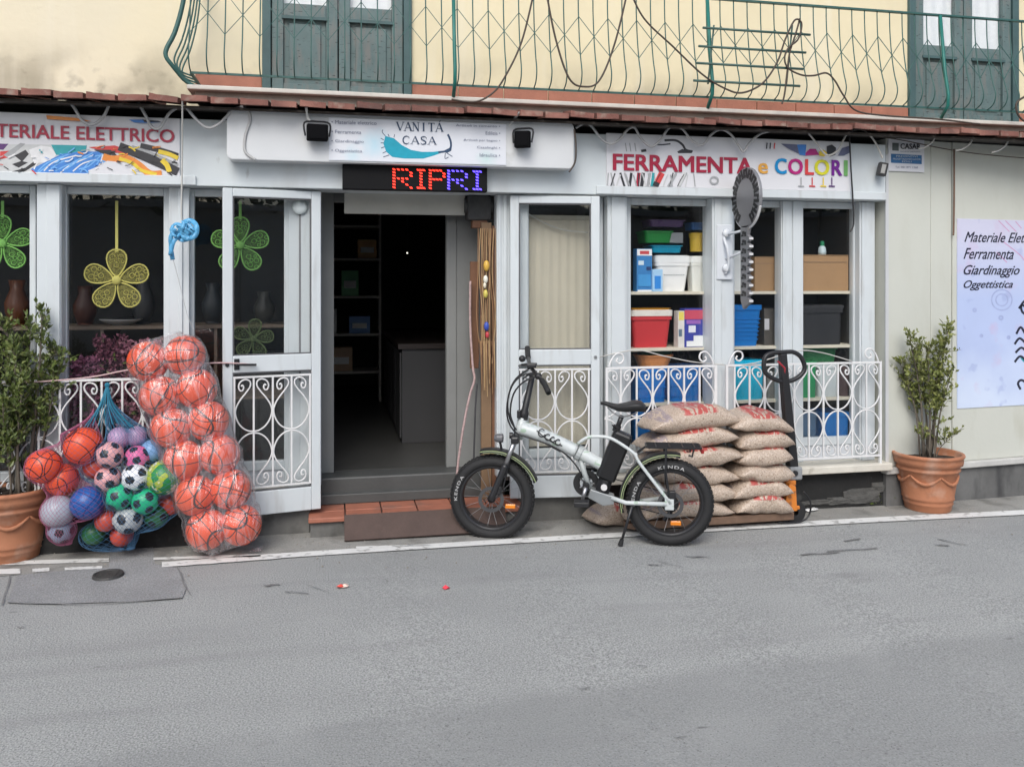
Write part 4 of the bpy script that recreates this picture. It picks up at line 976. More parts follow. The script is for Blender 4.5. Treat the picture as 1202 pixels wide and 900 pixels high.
for k in range(8):
    cz = zs1-.02-k*(zs1-zs0-.1)/8; o_ = len(lt.v); lt.box(kx-th-.002, kx-th-.0005, cyk+.02, cyk+.055, cz-.05, cz-.036); lt.box(kx-th-.002, kx-th-.0005, cyk-.012, cyk+.008, cz-.05, cz-.02); lt.box(kx-th-.0018, kx-th-.0006, cyk+.008, cyk+.04, cz-.034, cz-.014)
obj('black_letters', lt, KB, kt, kind='stuff')
zpl = Zp(851, 296, -.02)
obj('wall_plate', M().box(Xp(841.5, -.02), Xp(860, -.02), -.022, -.0125, zpl-.19, zpl+.19), WHITE, kt, bevel=.004)
cxp = (Xp(841.5, -.02)+Xp(860, -.02))/2
br = M().tube(smooth([(cxp+.02, -.03, zpl+.15), (cxp-.01, -.03, zpl+.10), (cxp, -.06, zpl+.02), (cxp+.015, -.05, zpl-.08), (cxp, -.03, zpl-.15)], 5), .011, 6)
br.tube([(cxp+.01, -.02, zpl+.12), (kx, -.2, zpl+.14)], .009, 6).tube([(cxp+.01, -.02, zpl-.05), (kx, -.2, zpl+.0)], .009, 6)
for z_ in (zpl+.13, zpl-.11): br.lathe([(.001, -.012), (.028, -.012), (.03, 0), (.02, .004)], 12, (cxp+.005, -.034, z_), 'y')
obj('bracket', br, WHITE, kt, smooth_=True)

# ================================================================ window railings
def window_railing(x0, x1, label, first_p):
    Y = -.075; z0, z1 = .338, 1.016; a, b = Xp(x0, Y), Xp(x1, Y); t = thing('window_railing', ((a+b)/2, Y, z0), label, 'railing')
    obj('top_rail', M().box(a, b, Y-.008, Y+.008, z1-.014, z1), IRON, t); obj('bottom_rail', M().box(a, b, Y-.008, Y+.008, z0, z0+.012), IRON, t)
    zm = (z0+z1)/2-.001; h = (z1-z0)/2-.014
    bm_ = M().box(-.0055, .0055, -.0055, .0055, -h, h).mesh('bar', IRON)
    X = first_p; k = 0
    while X > a+HALF: X -= 2*HALF
    while X < b+.05:
        if a+.005 < X < b-.004: inst('bar', bm_, t, (X, Y, zm))
        if a+.005 < X+HALF < b-.004: inst('bar', bm_, t, (X+HALF, Y, zm))
        for sx in (-1, 1):
            lo, hi = min(X, X+sx*HALF), max(X, X+sx*HALF)
            if lo > a-.03 and hi < b+.03:
                for sz in (-1, 1): inst('scroll', scroll_mesh(h, sx, sz, IRON), t, (X, Y, zm))
        X += 2*HALF
    for x_ in (a+.006, b-.006): obj('end_bar', M().box(x_-.008, x_+.008, Y-.009, Y+.009, z0-.05, z1), IRON, t)
    for x_, s_ in ((a, 1), (b, -1)):                     # curled finials over the ends
        pts = [(0, 0, 0), (.02, 0, .05), (.055, 0, .09), (.095, 0, .085), (.105, 0, .05), (.08, 0, .025), (.055, 0, .04), (.065, 0, .06)]
        obj('finial', M().tube(smooth([(x_+s_*.02+s_*p[0], Y, z1+p[2]-.002) for p in pts], 4), .0065, 5), IRON, t, smooth_=True)
    obj('stay', M().box(a, a+.012, Y, .02, z0+.03, z0+.042).box(b-.012, b, Y, .02, z0+.03, z0+.042), IRON, t)
    return t
window_railing(-120, 225, 'white scrolled iron railing behind the net of balls', Xp(119.5, -.075))
window_railing(711, 841, 'white scrolled iron railing behind the bicycle saddle', Xp(766, -.075))
window_railing(852, 1034, 'white scrolled iron railing behind the pallet truck handle', Xp(966.5, -.075))
# ================================================================ pots and shrubs
TCOT = mat('terracotta_pot', (.40, .165, .085), .75, var=.10, vs=7, bump=.15, bs=50)
overlay(TCOT, (.52, .38, .30), ramp(TCOT, wnoise(TCOT, 6, 6), .52, .70, 0, .6)); overlay(TCOT, (.17, .085, .05), ramp(TCOT, wnoise(TCOT, 9, 7), .60, .74, 0, .55))
SOIL = mat('potting_soil', (.035, .026, .019), 1.0, var=.3, vs=40, bump=.8, bs=60)
def pot(c, label):
    t = thing('terracotta_pot', tuple(c), label, 'plant pot', 'matching pots by the shopfront', local=True)
    pr = [(.02, 0), (.148, 0), (.153, .012), (.160, .05), (.166, .056), (.163, .064), (.168, .085), (.175, .091), (.171, .10), (.186, .20), (.200, .285), (.212, .292), (.214, .305), (.206, .312), (.209, .325), (.228, .336), (.232, .36), (.229, .378), (.236, .385), (.242, .395), (.238, .408), (.222, .410), (.212, .400), (.205, .35), (.02, .345)]
    obj('body', M().lathe(pr, 48), TCOT, t, smooth_=True)
    for k in range(6):                                   # swags in relief
        a0 = k*math.pi/3+.3; pts = []
        for i in range(13):
            s = i/12; a = a0+s*math.pi/3; z = .265-.055*math.sin(math.pi*s); pts.append(((.1985-.42*(.285-z)*.17)*math.cos(a), (.1985-.42*(.285-z)*.17)*math.sin(a), z))
        rr_ = [.005+.007*math.sin(math.pi*i/12)+(.002 if i % 2 else 0) for i in range(13)]
        obj('garland', M().tube(pts, rr_, 6), TCOT, t, smooth_=True)
    sm = M().lathe([(.001, .372), (.08, .374), (.15, .366), (.208, .362)], 24)
    for i, q in enumerate(sm.v): sm.v[i] = q+Vector((0, 0, rnd.uniform(-.008, .008)))
    obj('soil', sm, SOIL, t)
    return t
pL = G(12, 654); pR = G(1089, 597)
pot(pL, 'terracotta pot with swags standing beside the net of balls'); pot(pR, 'terracotta pot with swags standing against the cream side wall')
def leaf_mat(name, c1, c2):
    m = mat(name, c1, .45, var=.2, vs=45); b = bsdf(m)
    overlay(m, c2, ramp(m, wnoise(m, 28, 2), .50, .62, 0, .9))
    b.inputs['Subsurface Weight'].default_value = 0; return m
LEAF1 = leaf_mat('leaf_green', (.09, .125, .03), (.19, .22, .065)); LEAF2 = leaf_mat('leaf_olive', (.14, .165, .04), (.26, .27, .09))
BARK = mat('shrub_bark', (.14, .12, .095), .9, var=.2, vs=20)
def leaf(mb, p, d, up, l_, w_):
    d = d.normalized(); s = d.cross(up)
    if s.length < 1e-4: s = d.orthogonal()
    s.normalize(); n = s.cross(d)
    a = p; b = p+d*l_*.5+s*w_*.5+n*l_*.08; c = p+d*l_*.5-s*w_*.5+n*l_*.08; m_ = p+d*l_*.5-n*l_*.02; e = p+d*l_
    mb.add([a, b, m_, c, e], [(0, 2, 1), (0, 3, 2), (1, 2, 4), (2, 3, 4)])
def rv(r_=1.0): return Vector((rnd.uniform(-1, 1), rnd.uniform(-1, 1), rnd.uniform(-1, 1)))*r_
def shrub(base, stems, label, lm, leafn, lsize, twig_len, name='potted_shrub', start=.35):
    t = thing(name, tuple(base), label, 'shrub', local=True); fol = M(); tw = M()
    for (bx, by), tip, r0, dens, st in stems:
        b = Vector((bx, by, 0)); tip = Vector(tip); k = 10; pts = []
        for i in range(k+1):
            s = i/k; q = b.lerp(tip, s); q += Vector((math.sin(s*5+bx*40)*.012, math.cos(s*4+by*50)*.012, 0))*(1-s*.3); q.x += (tip.x-b.x)*.15*math.sin(math.pi*s)*-.6; pts.append(q)
        obj('stem', M().tube(pts, [r0*(1-.75*i/k) for i in range(k+1)], 6), BARK, t, smooth_=True)
        nt2 = int(dens*14)
        for j in range(nt2):
            s = st+(1-st)*(j+rnd.random())/nt2; q = b.lerp(tip, s); i0 = min(k-1, int(s*k)); q = pts[i0].lerp(pts[i0+1], s*k-i0)
            ln = twig_len*(.4+.9*rnd.random())*(1.15-.45*s); d = (rv()+Vector((0, 0, 1.1))).normalized(); e = q+d*ln
            if rnd.random() < .6: tw.tube([q, q.lerp(e, .5)+rv(.006), e], [.0022, .0018, .001], 3)
            m_ = max(2, int(leafn*ln/.08*(.6+.8*rnd.random())))
            for _ in range(m_):
                u = rnd.random()**.7; p = q.lerp(e, u)+rv(.006); dd = (rv()+d*.6+Vector((0, 0, .5)))
                leaf(fol, p, dd, (rv()*.7+Vector((0, -.4, .9))).normalized(), lsize*(.6+.7*rnd.random()), lsize*.55*(.7+.5*rnd.random()))
        for _ in range(10):
            leaf(fol, tip+rv(.02), rv()+Vector((0, 0, 1.2)), rv().normalized(), lsize, lsize*.5)
    obj('twigs', tw, BARK, t, kind='stuff'); obj('foliage', fol, lm, t, kind='stuff'); return t
s_ = 5.9/1000                                            # metres per pixel at the right pot
def rt(px, py, dy=0): return ((px-1091)*s_*1.02, dy, (535-py)*s_)
shrub((pR.x, pR.y, pR.z+.365), [((-.02, .0), rt(1066, 384), .010, 4.2, .42), ((-.03, .02), rt(1061, 420, .05), .008, 2.6, .55), ((.0, -.02), rt(1084, 400, -.06), .010, 3.8, .40), ((.01, .02), rt(1091, 404, .08), .010, 3.2, .42),
      ((.02, 0), rt(1107, 392, -.02), .010, 3.8, .45), ((.03, .01), rt(1123, 379, .03), .010, 4.0, .52), ((.03, -.02), rt(1112, 430, -.08), .008, 2.4, .5), ((.0, .03), rt(1072, 440, .09), .008, 2.2, .5), ((.04, -.02), rt(1122, 505, -.05), .005, 1.1, .4), ((.0, -.03), rt(1066, 500, -.08), .005, .7, .5), ((.02, -.03), rt(1098, 455, -.06), .006, 2.0, .45)],
      'sparse upright shrub with small olive leaves in the pot by the side wall', LEAF2, 5.6, .036, .115)
s2_ = 4.75/1000
def lt_(px, py, dy=0): return ((px-16)*s2_, dy, (575-py)*s2_)
shrub((pL.x, pL.y, pL.z+.365), [((.03, -.02), lt_(28, 395, -.05), .014, 5.5, .30), ((.11, -.02), lt_(52, 352, 0), .013, 4.0, .34), ((.10, .02), lt_(64, 398, .02), .009, 3.2, .4), ((.0, .03), lt_(8, 372, .08), .012, 5.5, .3),
      ((-.05, 0), lt_(-25, 380, .0), .012, 5.0, .35), ((-.03, -.05), lt_(0, 420, -.13), .010, 5.0, .35), ((.06, -.05), lt_(38, 430, -.14), .010, 4.2, .38), ((.12, .0), lt_(70, 428, .0), .008, 2.6, .45), ((-.08, .02), lt_(-50, 420, .05), .010, 4.0, .4), ((.07, .03), lt_(30, 368, .1), .010, 4.0, .4), ((.02, -.06), lt_(20, 460, -.16), .008, 3.6, .3), ((.13, .01), lt_(74, 405, .03), .006, 1.2, .7)],
      'dense dark green shrub with twisted stems in the pot beside the balls', LEAF1, 6.0, .038, .125)
# weeds at the foot of the wall
wd_ = M(); c = G(1043, 592); c.y += .04
for _ in range(420):
    p = c+Vector((rnd.gauss(0, .07), rnd.gauss(0, .02)-.02, abs(rnd.gauss(0, .065)))); leaf(wd_, p, rv()+Vector((0, -.5, .9)), rv().normalized(), .045, .02)
obj('weeds', wd_, LEAF1, label='clump of low green weeds at the wall foot by the right pot', cat='weeds', kind='stuff')
# ================================================================ balls
def ball_mat(name, col, line=None):
    m = mat(name, col, .38, var=.05, vs=12); b = bsdf(m)
    if line:
        tc = N(m, 'ShaderNodeTexCoord'); sp = N(m, 'ShaderNodeSeparateXYZ'); L(m, tc.outputs['Object'], sp.inputs[0]); x, y, z = sp.outputs
        def lw(s, w_): return ramp(m, math_(m, 'ABSOLUTE', s), w_, w_*.55, 0, 1)
        ay = math_(m, 'ABSOLUTE', y)
        cv = math_(m, 'MULTIPLY', math_(m, 'MULTIPLY', x, x), 4.0)
        f = math_(m, 'MAXIMUM', lw(x, .0035), lw(z, .0035))
        f = math_(m, 'MAXIMUM', f, lw(math_(m, 'SUBTRACT', math_(m, 'SUBTRACT', ay, .042), cv), .004))
        f = math_(m, 'MAXIMUM', f, lw(math_(m, 'SUBTRACT', math_(m, 'ADD', ay, cv), .095), .004))
        f = math_(m, 'MAXIMUM', f, lw(math_(m, 'SUBTRACT', math_(m, 'ABSOLUTE', z), .055), .0028)); f = math_(m, 'MAXIMUM', f, lw(math_(m, 'SUBTRACT', math_(m, 'ADD', z, math_(m, 'MULTIPLY', y, .5)), .082), .003)); f = math_(m, 'MAXIMUM', f, lw(math_(m, 'ADD', math_(m, 'ADD', x, math_(m, 'MULTIPLY', y, .35)), .06), .003))
        overlay(m, line, f)
    return m
BO = ball_mat('basketball_orange', (.80, .095, .028), (.045, .015, .014))
SPH = M().sphere((0, 0, 0), 1, 28, 18)
def uball(r): 
    s = M(); s.v = [q*r for q in SPH.v]; s.f = SPH.f; s.mi = SPH.mi; return s
ICO = []
ph = (1+5**.5)/2
for a in (-1, 1):
    for b in (-ph, ph): ICO += [Vector((0, a, b)).normalized(), Vector((a, b, 0)).normalized(), Vector((b, 0, a)).normalized()]
BLK = mat('ball_black', (.02, .02, .025), .4)
def soccer(r):
    bm = bmesh.new(); bmesh.ops.create_icosphere(bm, subdivisions=4, radius=r); mb = M()
    mb.v = [v.co.copy() for v in bm.verts]
    for i, v in enumerate(bm.verts): v.index = i
    for f in bm.faces:
        c_ = f.calc_center_median().normalized(); mb.f.append(tuple(v.index for v in f.verts)); mb.mi.append(1 if max(c_.dot(q) for q in ICO) > math.cos(R(19)) else 0)
    bm.free(); return mb
def put_ball(c, r, m, label, kind='plain', group=None):
    mb = soccer(r) if kind == 'soccer' else uball(r)
    me = mb.mesh('ball', [m, BLK] if kind == 'soccer' else m, True); o = bpy.data.objects.new('ball', me); COL.objects.link(o); o.location = c
    o.rotation_euler = (rnd.uniform(0, 6), rnd.uniform(0, 6), rnd.uniform(0, 6)); return tag(o, label, 'ball', group)
def bag_grid(balls, o, ax, u, v, h0, h1, nh, na, pad, soft, it=4):
    rows = []
    for i in range(nh+1):
        h = h0+(h1-h0)*i/nh; row = []
        for j in range(na):
            a = 2*math.pi*j/na; d = u*math.cos(a)+v*math.sin(a); best = .03
            for c_, r_ in balls:
                q = c_-o-ax*h; along = q.dot(ax); rr_ = r_+pad
                if abs(along) < rr_:
                    rad = math.sqrt(rr_*rr_-along*along); best = max(best, q.dot(d)+rad)   # support width: cloth pulled tight
            row.append(best)
        rows.append(row)
    for _ in range(it):
        new = [[0]*na for _ in rows]
        for i in range(nh+1):
            for j in range(na):
                nb_ = [rows[min(nh, max(0, i+di))][(j+dj) % na] for di in (-1, 0, 1) for dj in (-1, 0, 1)]
                new[i][j] = max(rows[i][j]*(1-soft)+soft*sum(nb_)/9, rows[i][j]-.004)
        rows = new
    return [[o+ax*(h0+(h1-h0)*i/nh)+(u*math.cos(2*math.pi*j/na)+v*math.sin(2*math.pi*j/na))*rows[i][j] for j in range(na)] for i in range(nh+1)]
# --- twelve orange balls in a clear bag leaning on the railing
rB = .117
colA = [(174, 424), (188, 465), (201, 502), (216, 540), (229, 581), (243, 621)]; colB = [(217, 417), (231, 456), (245, 494), (258, 533), (271, 574), (283, 616)]
balls12 = []
names = ['top', 'second from the top', 'third from the top', 'fourth from the top', 'fifth from the top', 'bottom']
for nm, col_ in (('shop post side', colA), ('door side', colB)):
    for k, q in enumerate(col_):
        f = k/5; c = P(q[0], q[1], -.215-.12*f); zmin = gz(c.x)+rB+.012
        if c.z < zmin: c.z = zmin
        balls12.append((c, rB)); put_ball(c, rB-.001, BO, 'orange lined ball in the clear bag, %s on its %s' % (names[k], 'net side' if col_ is colA else 'door side'), group='orange balls in the clear bag')
o_ = (balls12[5][0]+balls12[11][0])/2; tp = (balls12[0][0]+balls12[6][0])/2; ax = (tp-o_).normalized()
u = Vector((1, 0, 0)); u = (u-ax*u.dot(ax)).normalized(); v = ax.cross(u)
Hh = (tp-o_).length
na = 48; nh = 46; gr = []
for i in range(nh+1):
    t_ = i/nh; h = -.122+(Hh+.25)*t_; row = []
    end = min(1, min(t_, 1-t_)*nh/5.0); shr = .74+.26*math.sin(end*math.pi/2)
    for j in range(na):
        a = 2*math.pi*j/na; d = u*math.cos(a)+v*math.sin(a)
        far = max((c_-o_-ax*((c_-o_).dot(ax))).dot(d)+rB*.98 for c_, _ in balls12)        # film drawn straight along the whole bag
        near = max([(c_-o_-ax*((c_-o_).dot(ax))).dot(d)+math.sqrt(max(.0004, (rB+.004)**2-((c_-o_).dot(ax)-h)**2)) for c_, _ in balls12 if abs((c_-o_).dot(ax)-h) < rB] or [far*.9])
        sd2 = abs(math.cos(a)); row.append((near*(1-sd2*.75)+far*sd2*.75)*(shr if end < 1 else 1))
    gr.append([o_+ax*h+(u*math.cos(2*math.pi*j/na)+v*math.sin(2*math.pi*j/na))*row[j] for j in range(na)])
fb = M(); na = 48
for i, row in enumerate(gr):
    for j, p in enumerate(row):
        nz = noise.noise(p*22)*.010+noise.noise(p*60)*.004; d = (p-(o_+ax*(p-o_).dot(ax))).normalized(); fb.v.append(p+d*(nz+.004))
for i in range(len(gr)-1):
    for j in range(na): fb.f.append((i*na+j, i*na+(j+1) % na, (i+1)*na+(j+1) % na, (i+1)*na+j)); fb.mi.append(0)
lowz = min(q.z for q in fb.v)
for i, q in enumerate(fb.v):
    g_ = gz(q.x)+.010
    if q.z < g_: fb.v[i] = Vector((q.x, q.y, g_))
def film_mat(name, amount, tint):
    m = bpy.data.materials.new(name); m.use_nodes = True; n = m.node_tree; n.nodes.remove(n.nodes['Principled BSDF'])
    tr = N(m, 'ShaderNodeBsdfTransparent'); gl = N(m, 'ShaderNodeBsdfGlossy'); df = N(m, 'ShaderNodeBsdfDiffuse'); df.inputs[0].default_value = (*tint, 1); gl.inputs['Roughness'].default_value = .22
    lw = N(m, 'ShaderNodeLayerWeight'); lw.inputs[0].default_value = .35; g = N(m, 'ShaderNodeNewGeometry')
    no = N(m, 'ShaderNodeTexNoise'); no.inputs['Scale'].default_value = 5; no.inputs['Detail'].default_value = 3; no.inputs['Distortion'].default_value = 1.6; mp_ = N(m, 'ShaderNodeMapping'); mp_.inputs['Scale'].default_value = (2.2, 1, .8); mp_.inputs['Rotation'].default_value = (0, R(25), 0); L(m, g.outputs['Position'], mp_.inputs['Vector']); L(m, mp_.outputs[0], no.inputs['Vector'])
    bm_ = N(m, 'ShaderNodeBump'); bm_.inputs['Strength'].default_value = 1.0; bm_.inputs['Distance'].default_value = .05; L(m, no.outputs['Fac'], bm_.inputs['Height'])
    for s in (gl, df): L(m, bm_.outputs['Normal'], s.inputs['Normal'])
    m1 = N(m, 'ShaderNodeMixShader'); rg_ = N(m, 'ShaderNodeTexNoise'); rg_.inputs['Scale'].default_value = 3.2; rg_.inputs['Detail'].default_value = 3; rg_.inputs['Distortion'].default_value = 1.2; mp2 = N(m, 'ShaderNodeMapping'); mp2.inputs['Scale'].default_value = (3.2, 1, .8); mp2.inputs['Rotation'].default_value = (0, R(-22), 0); L(m, g.outputs['Position'], mp2.inputs['Vector']); L(m, mp2.outputs[0], rg_.inputs['Vector']); L(m, ramp(m, math_(m, 'ABSOLUTE', math_(m, 'SUBTRACT', rg_.outputs['Fac'], .5)), .06, .0, amount, amount+.20), m1.inputs[0]); L(m, tr.outputs[0], m1.inputs[1]); L(m, df.outputs[0], m1.inputs[2])  # whitish streaks mixed into the film colour imitate highlights on its creases
    m2 = N(m, 'ShaderNodeMixShader'); L(m, ramp(m, lw.outputs['Facing'], 0, 1, .055, .45), m2.inputs[0]); L(m, m1.outputs[0], m2.inputs[1]); L(m, gl.outputs[0], m2.inputs[2])
    L(m, m2.outputs[0], n.nodes['Material Output'].inputs[0]); return m
cb = obj('clear_bag', fb, film_mat('clear_film', .055, (.75, .70, .74)), smooth_=True, label='tall clear plastic bag of orange balls leaning on the railing', cat='bag', base=True)
tip_ = M(); e0 = P(293, 640, -.33); e0.z = gz(e0.x)+.02
for k in range(5): tip_.add([e0+Vector((k*.012, 0, 0)), e0+Vector((k*.012+.03, -.02, .03*rnd.random())), e0+Vector((k*.012+.02, .03, .02))], [(0, 1, 2)])
obj('bag_corner', tip_, MATS.get('x') or cb.data.materials[0], cb)
# --- mixed balls in netting hung on the railing
BC = {'orange': BO, 'grey': ball_mat('ball_grey', (.38, .42, .48)), 'bluegrey': ball_mat('ball_bluegrey', (.25, .34, .45)), 'blue': ball_mat('ball_blue', (.015, .10, .36), (.01, .04, .2)), 'pink': ball_mat('ball_pink', (.72, .36, .36)), 'magenta': ball_mat('ball_magenta', (.72, .15, .35)), 'white': ball_mat('ball_white', (.75, .76, .78)), 'green': ball_mat('ball_green', (.02, .45, .22)), 'silver': ball_mat('ball_silver', (.45, .47, .48)), 'red': ball_mat('ball_red', (.55, .07, .04)), 'lav': ball_mat('ball_lavender', (.45, .30, .48)), 'sky': ball_mat('ball_sky', (.20, .38, .66)), 'dgreen': ball_mat('ball_dark_green', (.03, .14, .05)), 'lime': ball_mat('ball_lime', (.38, .45, .05))}
lm_ = BC['lime']; overlay(lm_, (.02, .22, .05), ramp(lm_, wnoise(lm_, 14, 2), .50, .53)); overlay(lm_, (.6, .62, .5), ramp(lm_, wnoise(lm_, 22, 2), .62, .66))
mixA = [(97.5, 523, 21.5, 'orange', 'plain', 'big orange lined ball at the top of the pink net', -.24), (52, 547, 20, 'orange', 'plain', 'orange lined ball bulging out of the net over the pot rim', -.27), (73, 563, 19, 'orange', 'plain', 'orange ball half hidden under two orange balls in the net', -.22), (68, 600, 18.5, 'grey', 'plain', 'pale grey ball low in the net by the planter', -.28), (72, 622, 15, 'bluegrey', 'soccer', 'blue grey spotted ball at the very bottom of the net', -.25), (103, 590, 19.5, 'blue', 'plain', 'deep blue ball in the net beside the grey ball', -.30)]
mixB = [(129, 534, 15.5, 'pink', 'soccer', 'pale pink spotted ball next to the big orange ball', -.30), (127, 562, 15, 'pink', 'soccer', 'salmon pink spotted ball over the deep blue ball', -.29), (161, 537, 14, 'magenta', 'soccer', 'bright pink spotted ball over the white football', -.27), (158.5, 560, 15.5, 'white', 'soccer', 'white and black spotted football in the middle of the net', -.33), (140, 583, 15, 'green', 'soccer', 'green spotted ball beside the deep blue ball', -.33), (170.5, 588, 15.5, 'green', 'soccer', 'green spotted ball right below the white football', -.32), (150, 609, 17, 'silver', 'soccer', 'silver and black ball under the two green balls', -.30), (124, 611, 12.5, 'red', 'plain', 'small dull red ball under the blue ball', -.27), (193, 560, 20.5, 'lime', 'plain', 'lime and green patterned ball at the edge of the net', -.30), (178, 529, 13, 'sky', 'plain', 'sky blue ball behind the bright pink ball', -.22), (140, 514, 13, 'lav', 'plain', 'lavender ball near the neck of the net', -.22), (160, 512, 12, 'lav', 'plain', 'lavender ball under the blue net neck beside another', -.20), (183, 605, 14, 'dgreen', 'soccer', 'dark green spotted ball low at the bag side', -.24), (143, 628, 13, 'red', 'plain', 'dull red ball at the bottom of the net', -.22), (200, 590, 14, 'red', 'plain', 'red ball squeezed between the net and the clear bag', -.20), (112, 548, 14, 'red', 'plain', 'red ball hidden behind the pink spotted balls', -.20), (110, 626, 13, 'dgreen', 'plain', 'dark green ball low behind the blue ball', -.20)]
def mix(lst, grp):
    out = []
    for x, y, r_, c_, k_, lb_, Y in lst:
        p = P(x, y, Y); dx, dy = ray(x); t = (Y-CAM.y)/dy; rr_ = r_*t/FPX
        put_ball(p, rr_, BC[c_], lb_, k_, grp); out.append((p, rr_))
    return out
bA = mix(mixA, 'balls in the pink net'); bB = mix(mixB, 'balls in the blue net')
def net(balls, knot, m, label, na=64, nh=42, r=.0009, name='ball_net'):
    c = sum((b[0] for b in balls), Vector())/len(balls); ax = Vector((0, 0, 1)); zlo = min(b[0].z-b[1] for b in balls); zhi = max(b[0].z+b[1] for b in balls); o = Vector((c.x, c.y, 0))
    g = bag_grid(balls, o, ax, Vector((1, 0, 0)), Vector((0, 1, 0)), zlo-.005, zhi-.03, nh, na, .006, .4, 3)
    top = g[-1]; k = 8
    for i in range(1, k+1):
        s = i/k; g.append([p.lerp(knot, s)+(Vector((p.x-knot.x, p.y-knot.y, 0))*(-.25*math.sin(math.pi*s))) for p in top])
    bot = g[0]; cb_ = sum(bot, Vector())/na; g = [[p.lerp(cb_, .85) for p in bot]]+g
    mb = M()
    for s in (1, -1):
        for j in range(0, na, 2):
            pts = [g[i][(j+s*i) % na] for i in range(len(g))]; mb.tube(pts, r, 3)
    return obj(name, mb, m, label=label, cat='net', kind=None)
NETP = mat('pink_net', (.34, .10, .18), .6); NETB = mat('blue_net', (.05, .14, .26), .6)
net(bA, P(110, 478, -.12), NETP, 'pink string net holding the orange, grey and blue balls')
net(bB, P(126, 452, -.10), NETB, 'blue string net of small spotted balls tied to the railing')
# gathered blue neck of the net
nk = M(); top = P(126, 452, -.10)
for k in range(26):
    a = k/26*2*math.pi; e = P(128+34*math.cos(a), 508+10*math.sin(a), -.2+.09*math.sin(a)); mdl = top.lerp(e, .5); mdl.x = mdl.x*.6+top.x*.4; nk.tube(smooth([top+rv(.004), mdl+rv(.006), e], 4), .0026, 4)
nk.sphere(top, .016, 8, 6); obj('net_neck', nk, mat('teal_twine', (.01, .17, .27), .6), label='gathered teal neck of the ball net knotted on the railing', cat='net')
# ================================================================ pallet truck and pellet sacks
ORG_M = mat('orange_paint', (.62, .20, .03), .45, var=.1, vs=15); BRN = mat('worn_brown_fork', (.17, .105, .07), .7, var=.25, vs=14, bump=.2, bs=50)
overlay(ORG_M, (.16, .08, .05), ramp(ORG_M, wnoise(ORG_M, 20, 6), .56, .66, 0, .7))
g0 = G(928, 609)
tr_ = thing('pallet_truck', (g0.x, g0.y+.14, g0.z), 'orange and black hand pallet truck loaded with pellet sacks', 'pallet truck')
fx0, fx1 = Xp(742, -.30), Xp(926, -.30); zg = g0.z
for y0 in (-.37, -.13):
    f_ = M().box(fx0, fx1, y0, y0+.13, zg+.045, zg+.095).prism([(fx0, y0, zg+.045), (fx0-.05, y0+.03, zg+.05), (fx0-.05, y0+.10, zg+.05), (fx0, y0+.13, zg+.045)], (0, 0, .035))
    obj('fork', f_, BRN, tr_, bevel=.006)
    obj('roller', M().cyl((fx0+.06, y0+.03, zg+.036), (fx0+.06, y0+.10, zg+.036), .036, 14), RUBBER, tr_, smooth_=False)
    obj('lift_bracket', M().prism([(fx1-.06, y0+.02, zg+.096), (fx1+.035, y0+.02, zg+.096), (fx1+.025, y0+.02, zg+.26), (fx1-.02, y0+.02, zg+.28), (fx1-.045, y0+.02, zg+.2)], (0, .035, 0)), ORG_M, tr_, bevel=.006)
hx = fx1+.035; hy = -.24
obj('head', M().box(fx1-.03, hx+.03, -.33, -.06, zg+.10, zg+.125).box(fx1-.02, hx+.02, -.30, -.10, zg+.255, zg+.285), ORG_M, tr_, bevel=.006)
obj('pump_body', M().cyl((hx, hy, zg+.09), (hx, hy, zg+.33), .042, 16).cyl((hx-.02, hy+.07, zg+.10), (hx-.02, hy+.07, zg+.27), .028, 12), ORG_M, tr_, smooth_=False, bevel=.004)
for dy in (-.055, .055): obj('steer_wheel', M().lathe([(.02, -.024), (.07, -.024), (.078, -.016), (.078, .016), (.07, .024), (.02, .024)], 22, (hx+.005, hy+dy, zg+.079), 'y'), RUBBER, tr_, smooth_=False)
obj('wheel_guard', M().tube(smooth([(hx+.05, hy-.10, zg+.22), (hx+.10, hy-.10, zg+.15), (hx+.095, hy-.09, zg+.06), (hx+.02, hy-.1, zg+.02), (fx1-.1, hy-.1, zg+.03)], 5), .006, 6), BLACKM, tr_, smooth_=True)
GRYB = mat('grey_cast', (.26, .27, .28), .5, var=.15, vs=20)
mb0, mb1 = P(930, 548, hy), P(920, 440, hy-.05)
obj('pivot', M().box(mb0.x-.045, mb0.x+.05, hy-.05, hy+.05, zg+.285, mb0.z+.01), GRYB, tr_, bevel=.012); obj('pivot_pin', M().cyl((mb0.x-.01, hy-.062, zg+.335), (mb0.x-.01, hy+.062, zg+.335), .018, 12), BLACKM, tr_)
obj('mast', M().tube([mb0+Vector((0, 0, -.02)), mb0.lerp(mb1, .3), mb1, P(918.5, 415, hy-.055)], [.046, .043, .036, .032], 4), BLACK, tr_, bevel=.006)
lp_ = [(918, 413.5), (908, 414), (899, 418), (896.5, 428), (899, 438), (909, 445), (921, 448), (933, 445), (942, 438), (944.5, 430), (940, 419), (932, 413.5), (925, 413)]
obj('handle_loop', M().tube(smooth([P(a, b, hy-.055) for a, b in lp_], 4, True), .0155, 8, True), BLACK, tr_, smooth_=True); obj('release_lever', M().tube([P(921, 447, hy-.06), P(921, 432, hy-.075), P(913, 424, hy-.075)], .007, 6), mat('red_lever', (.35, .03, .04), .4), tr_)

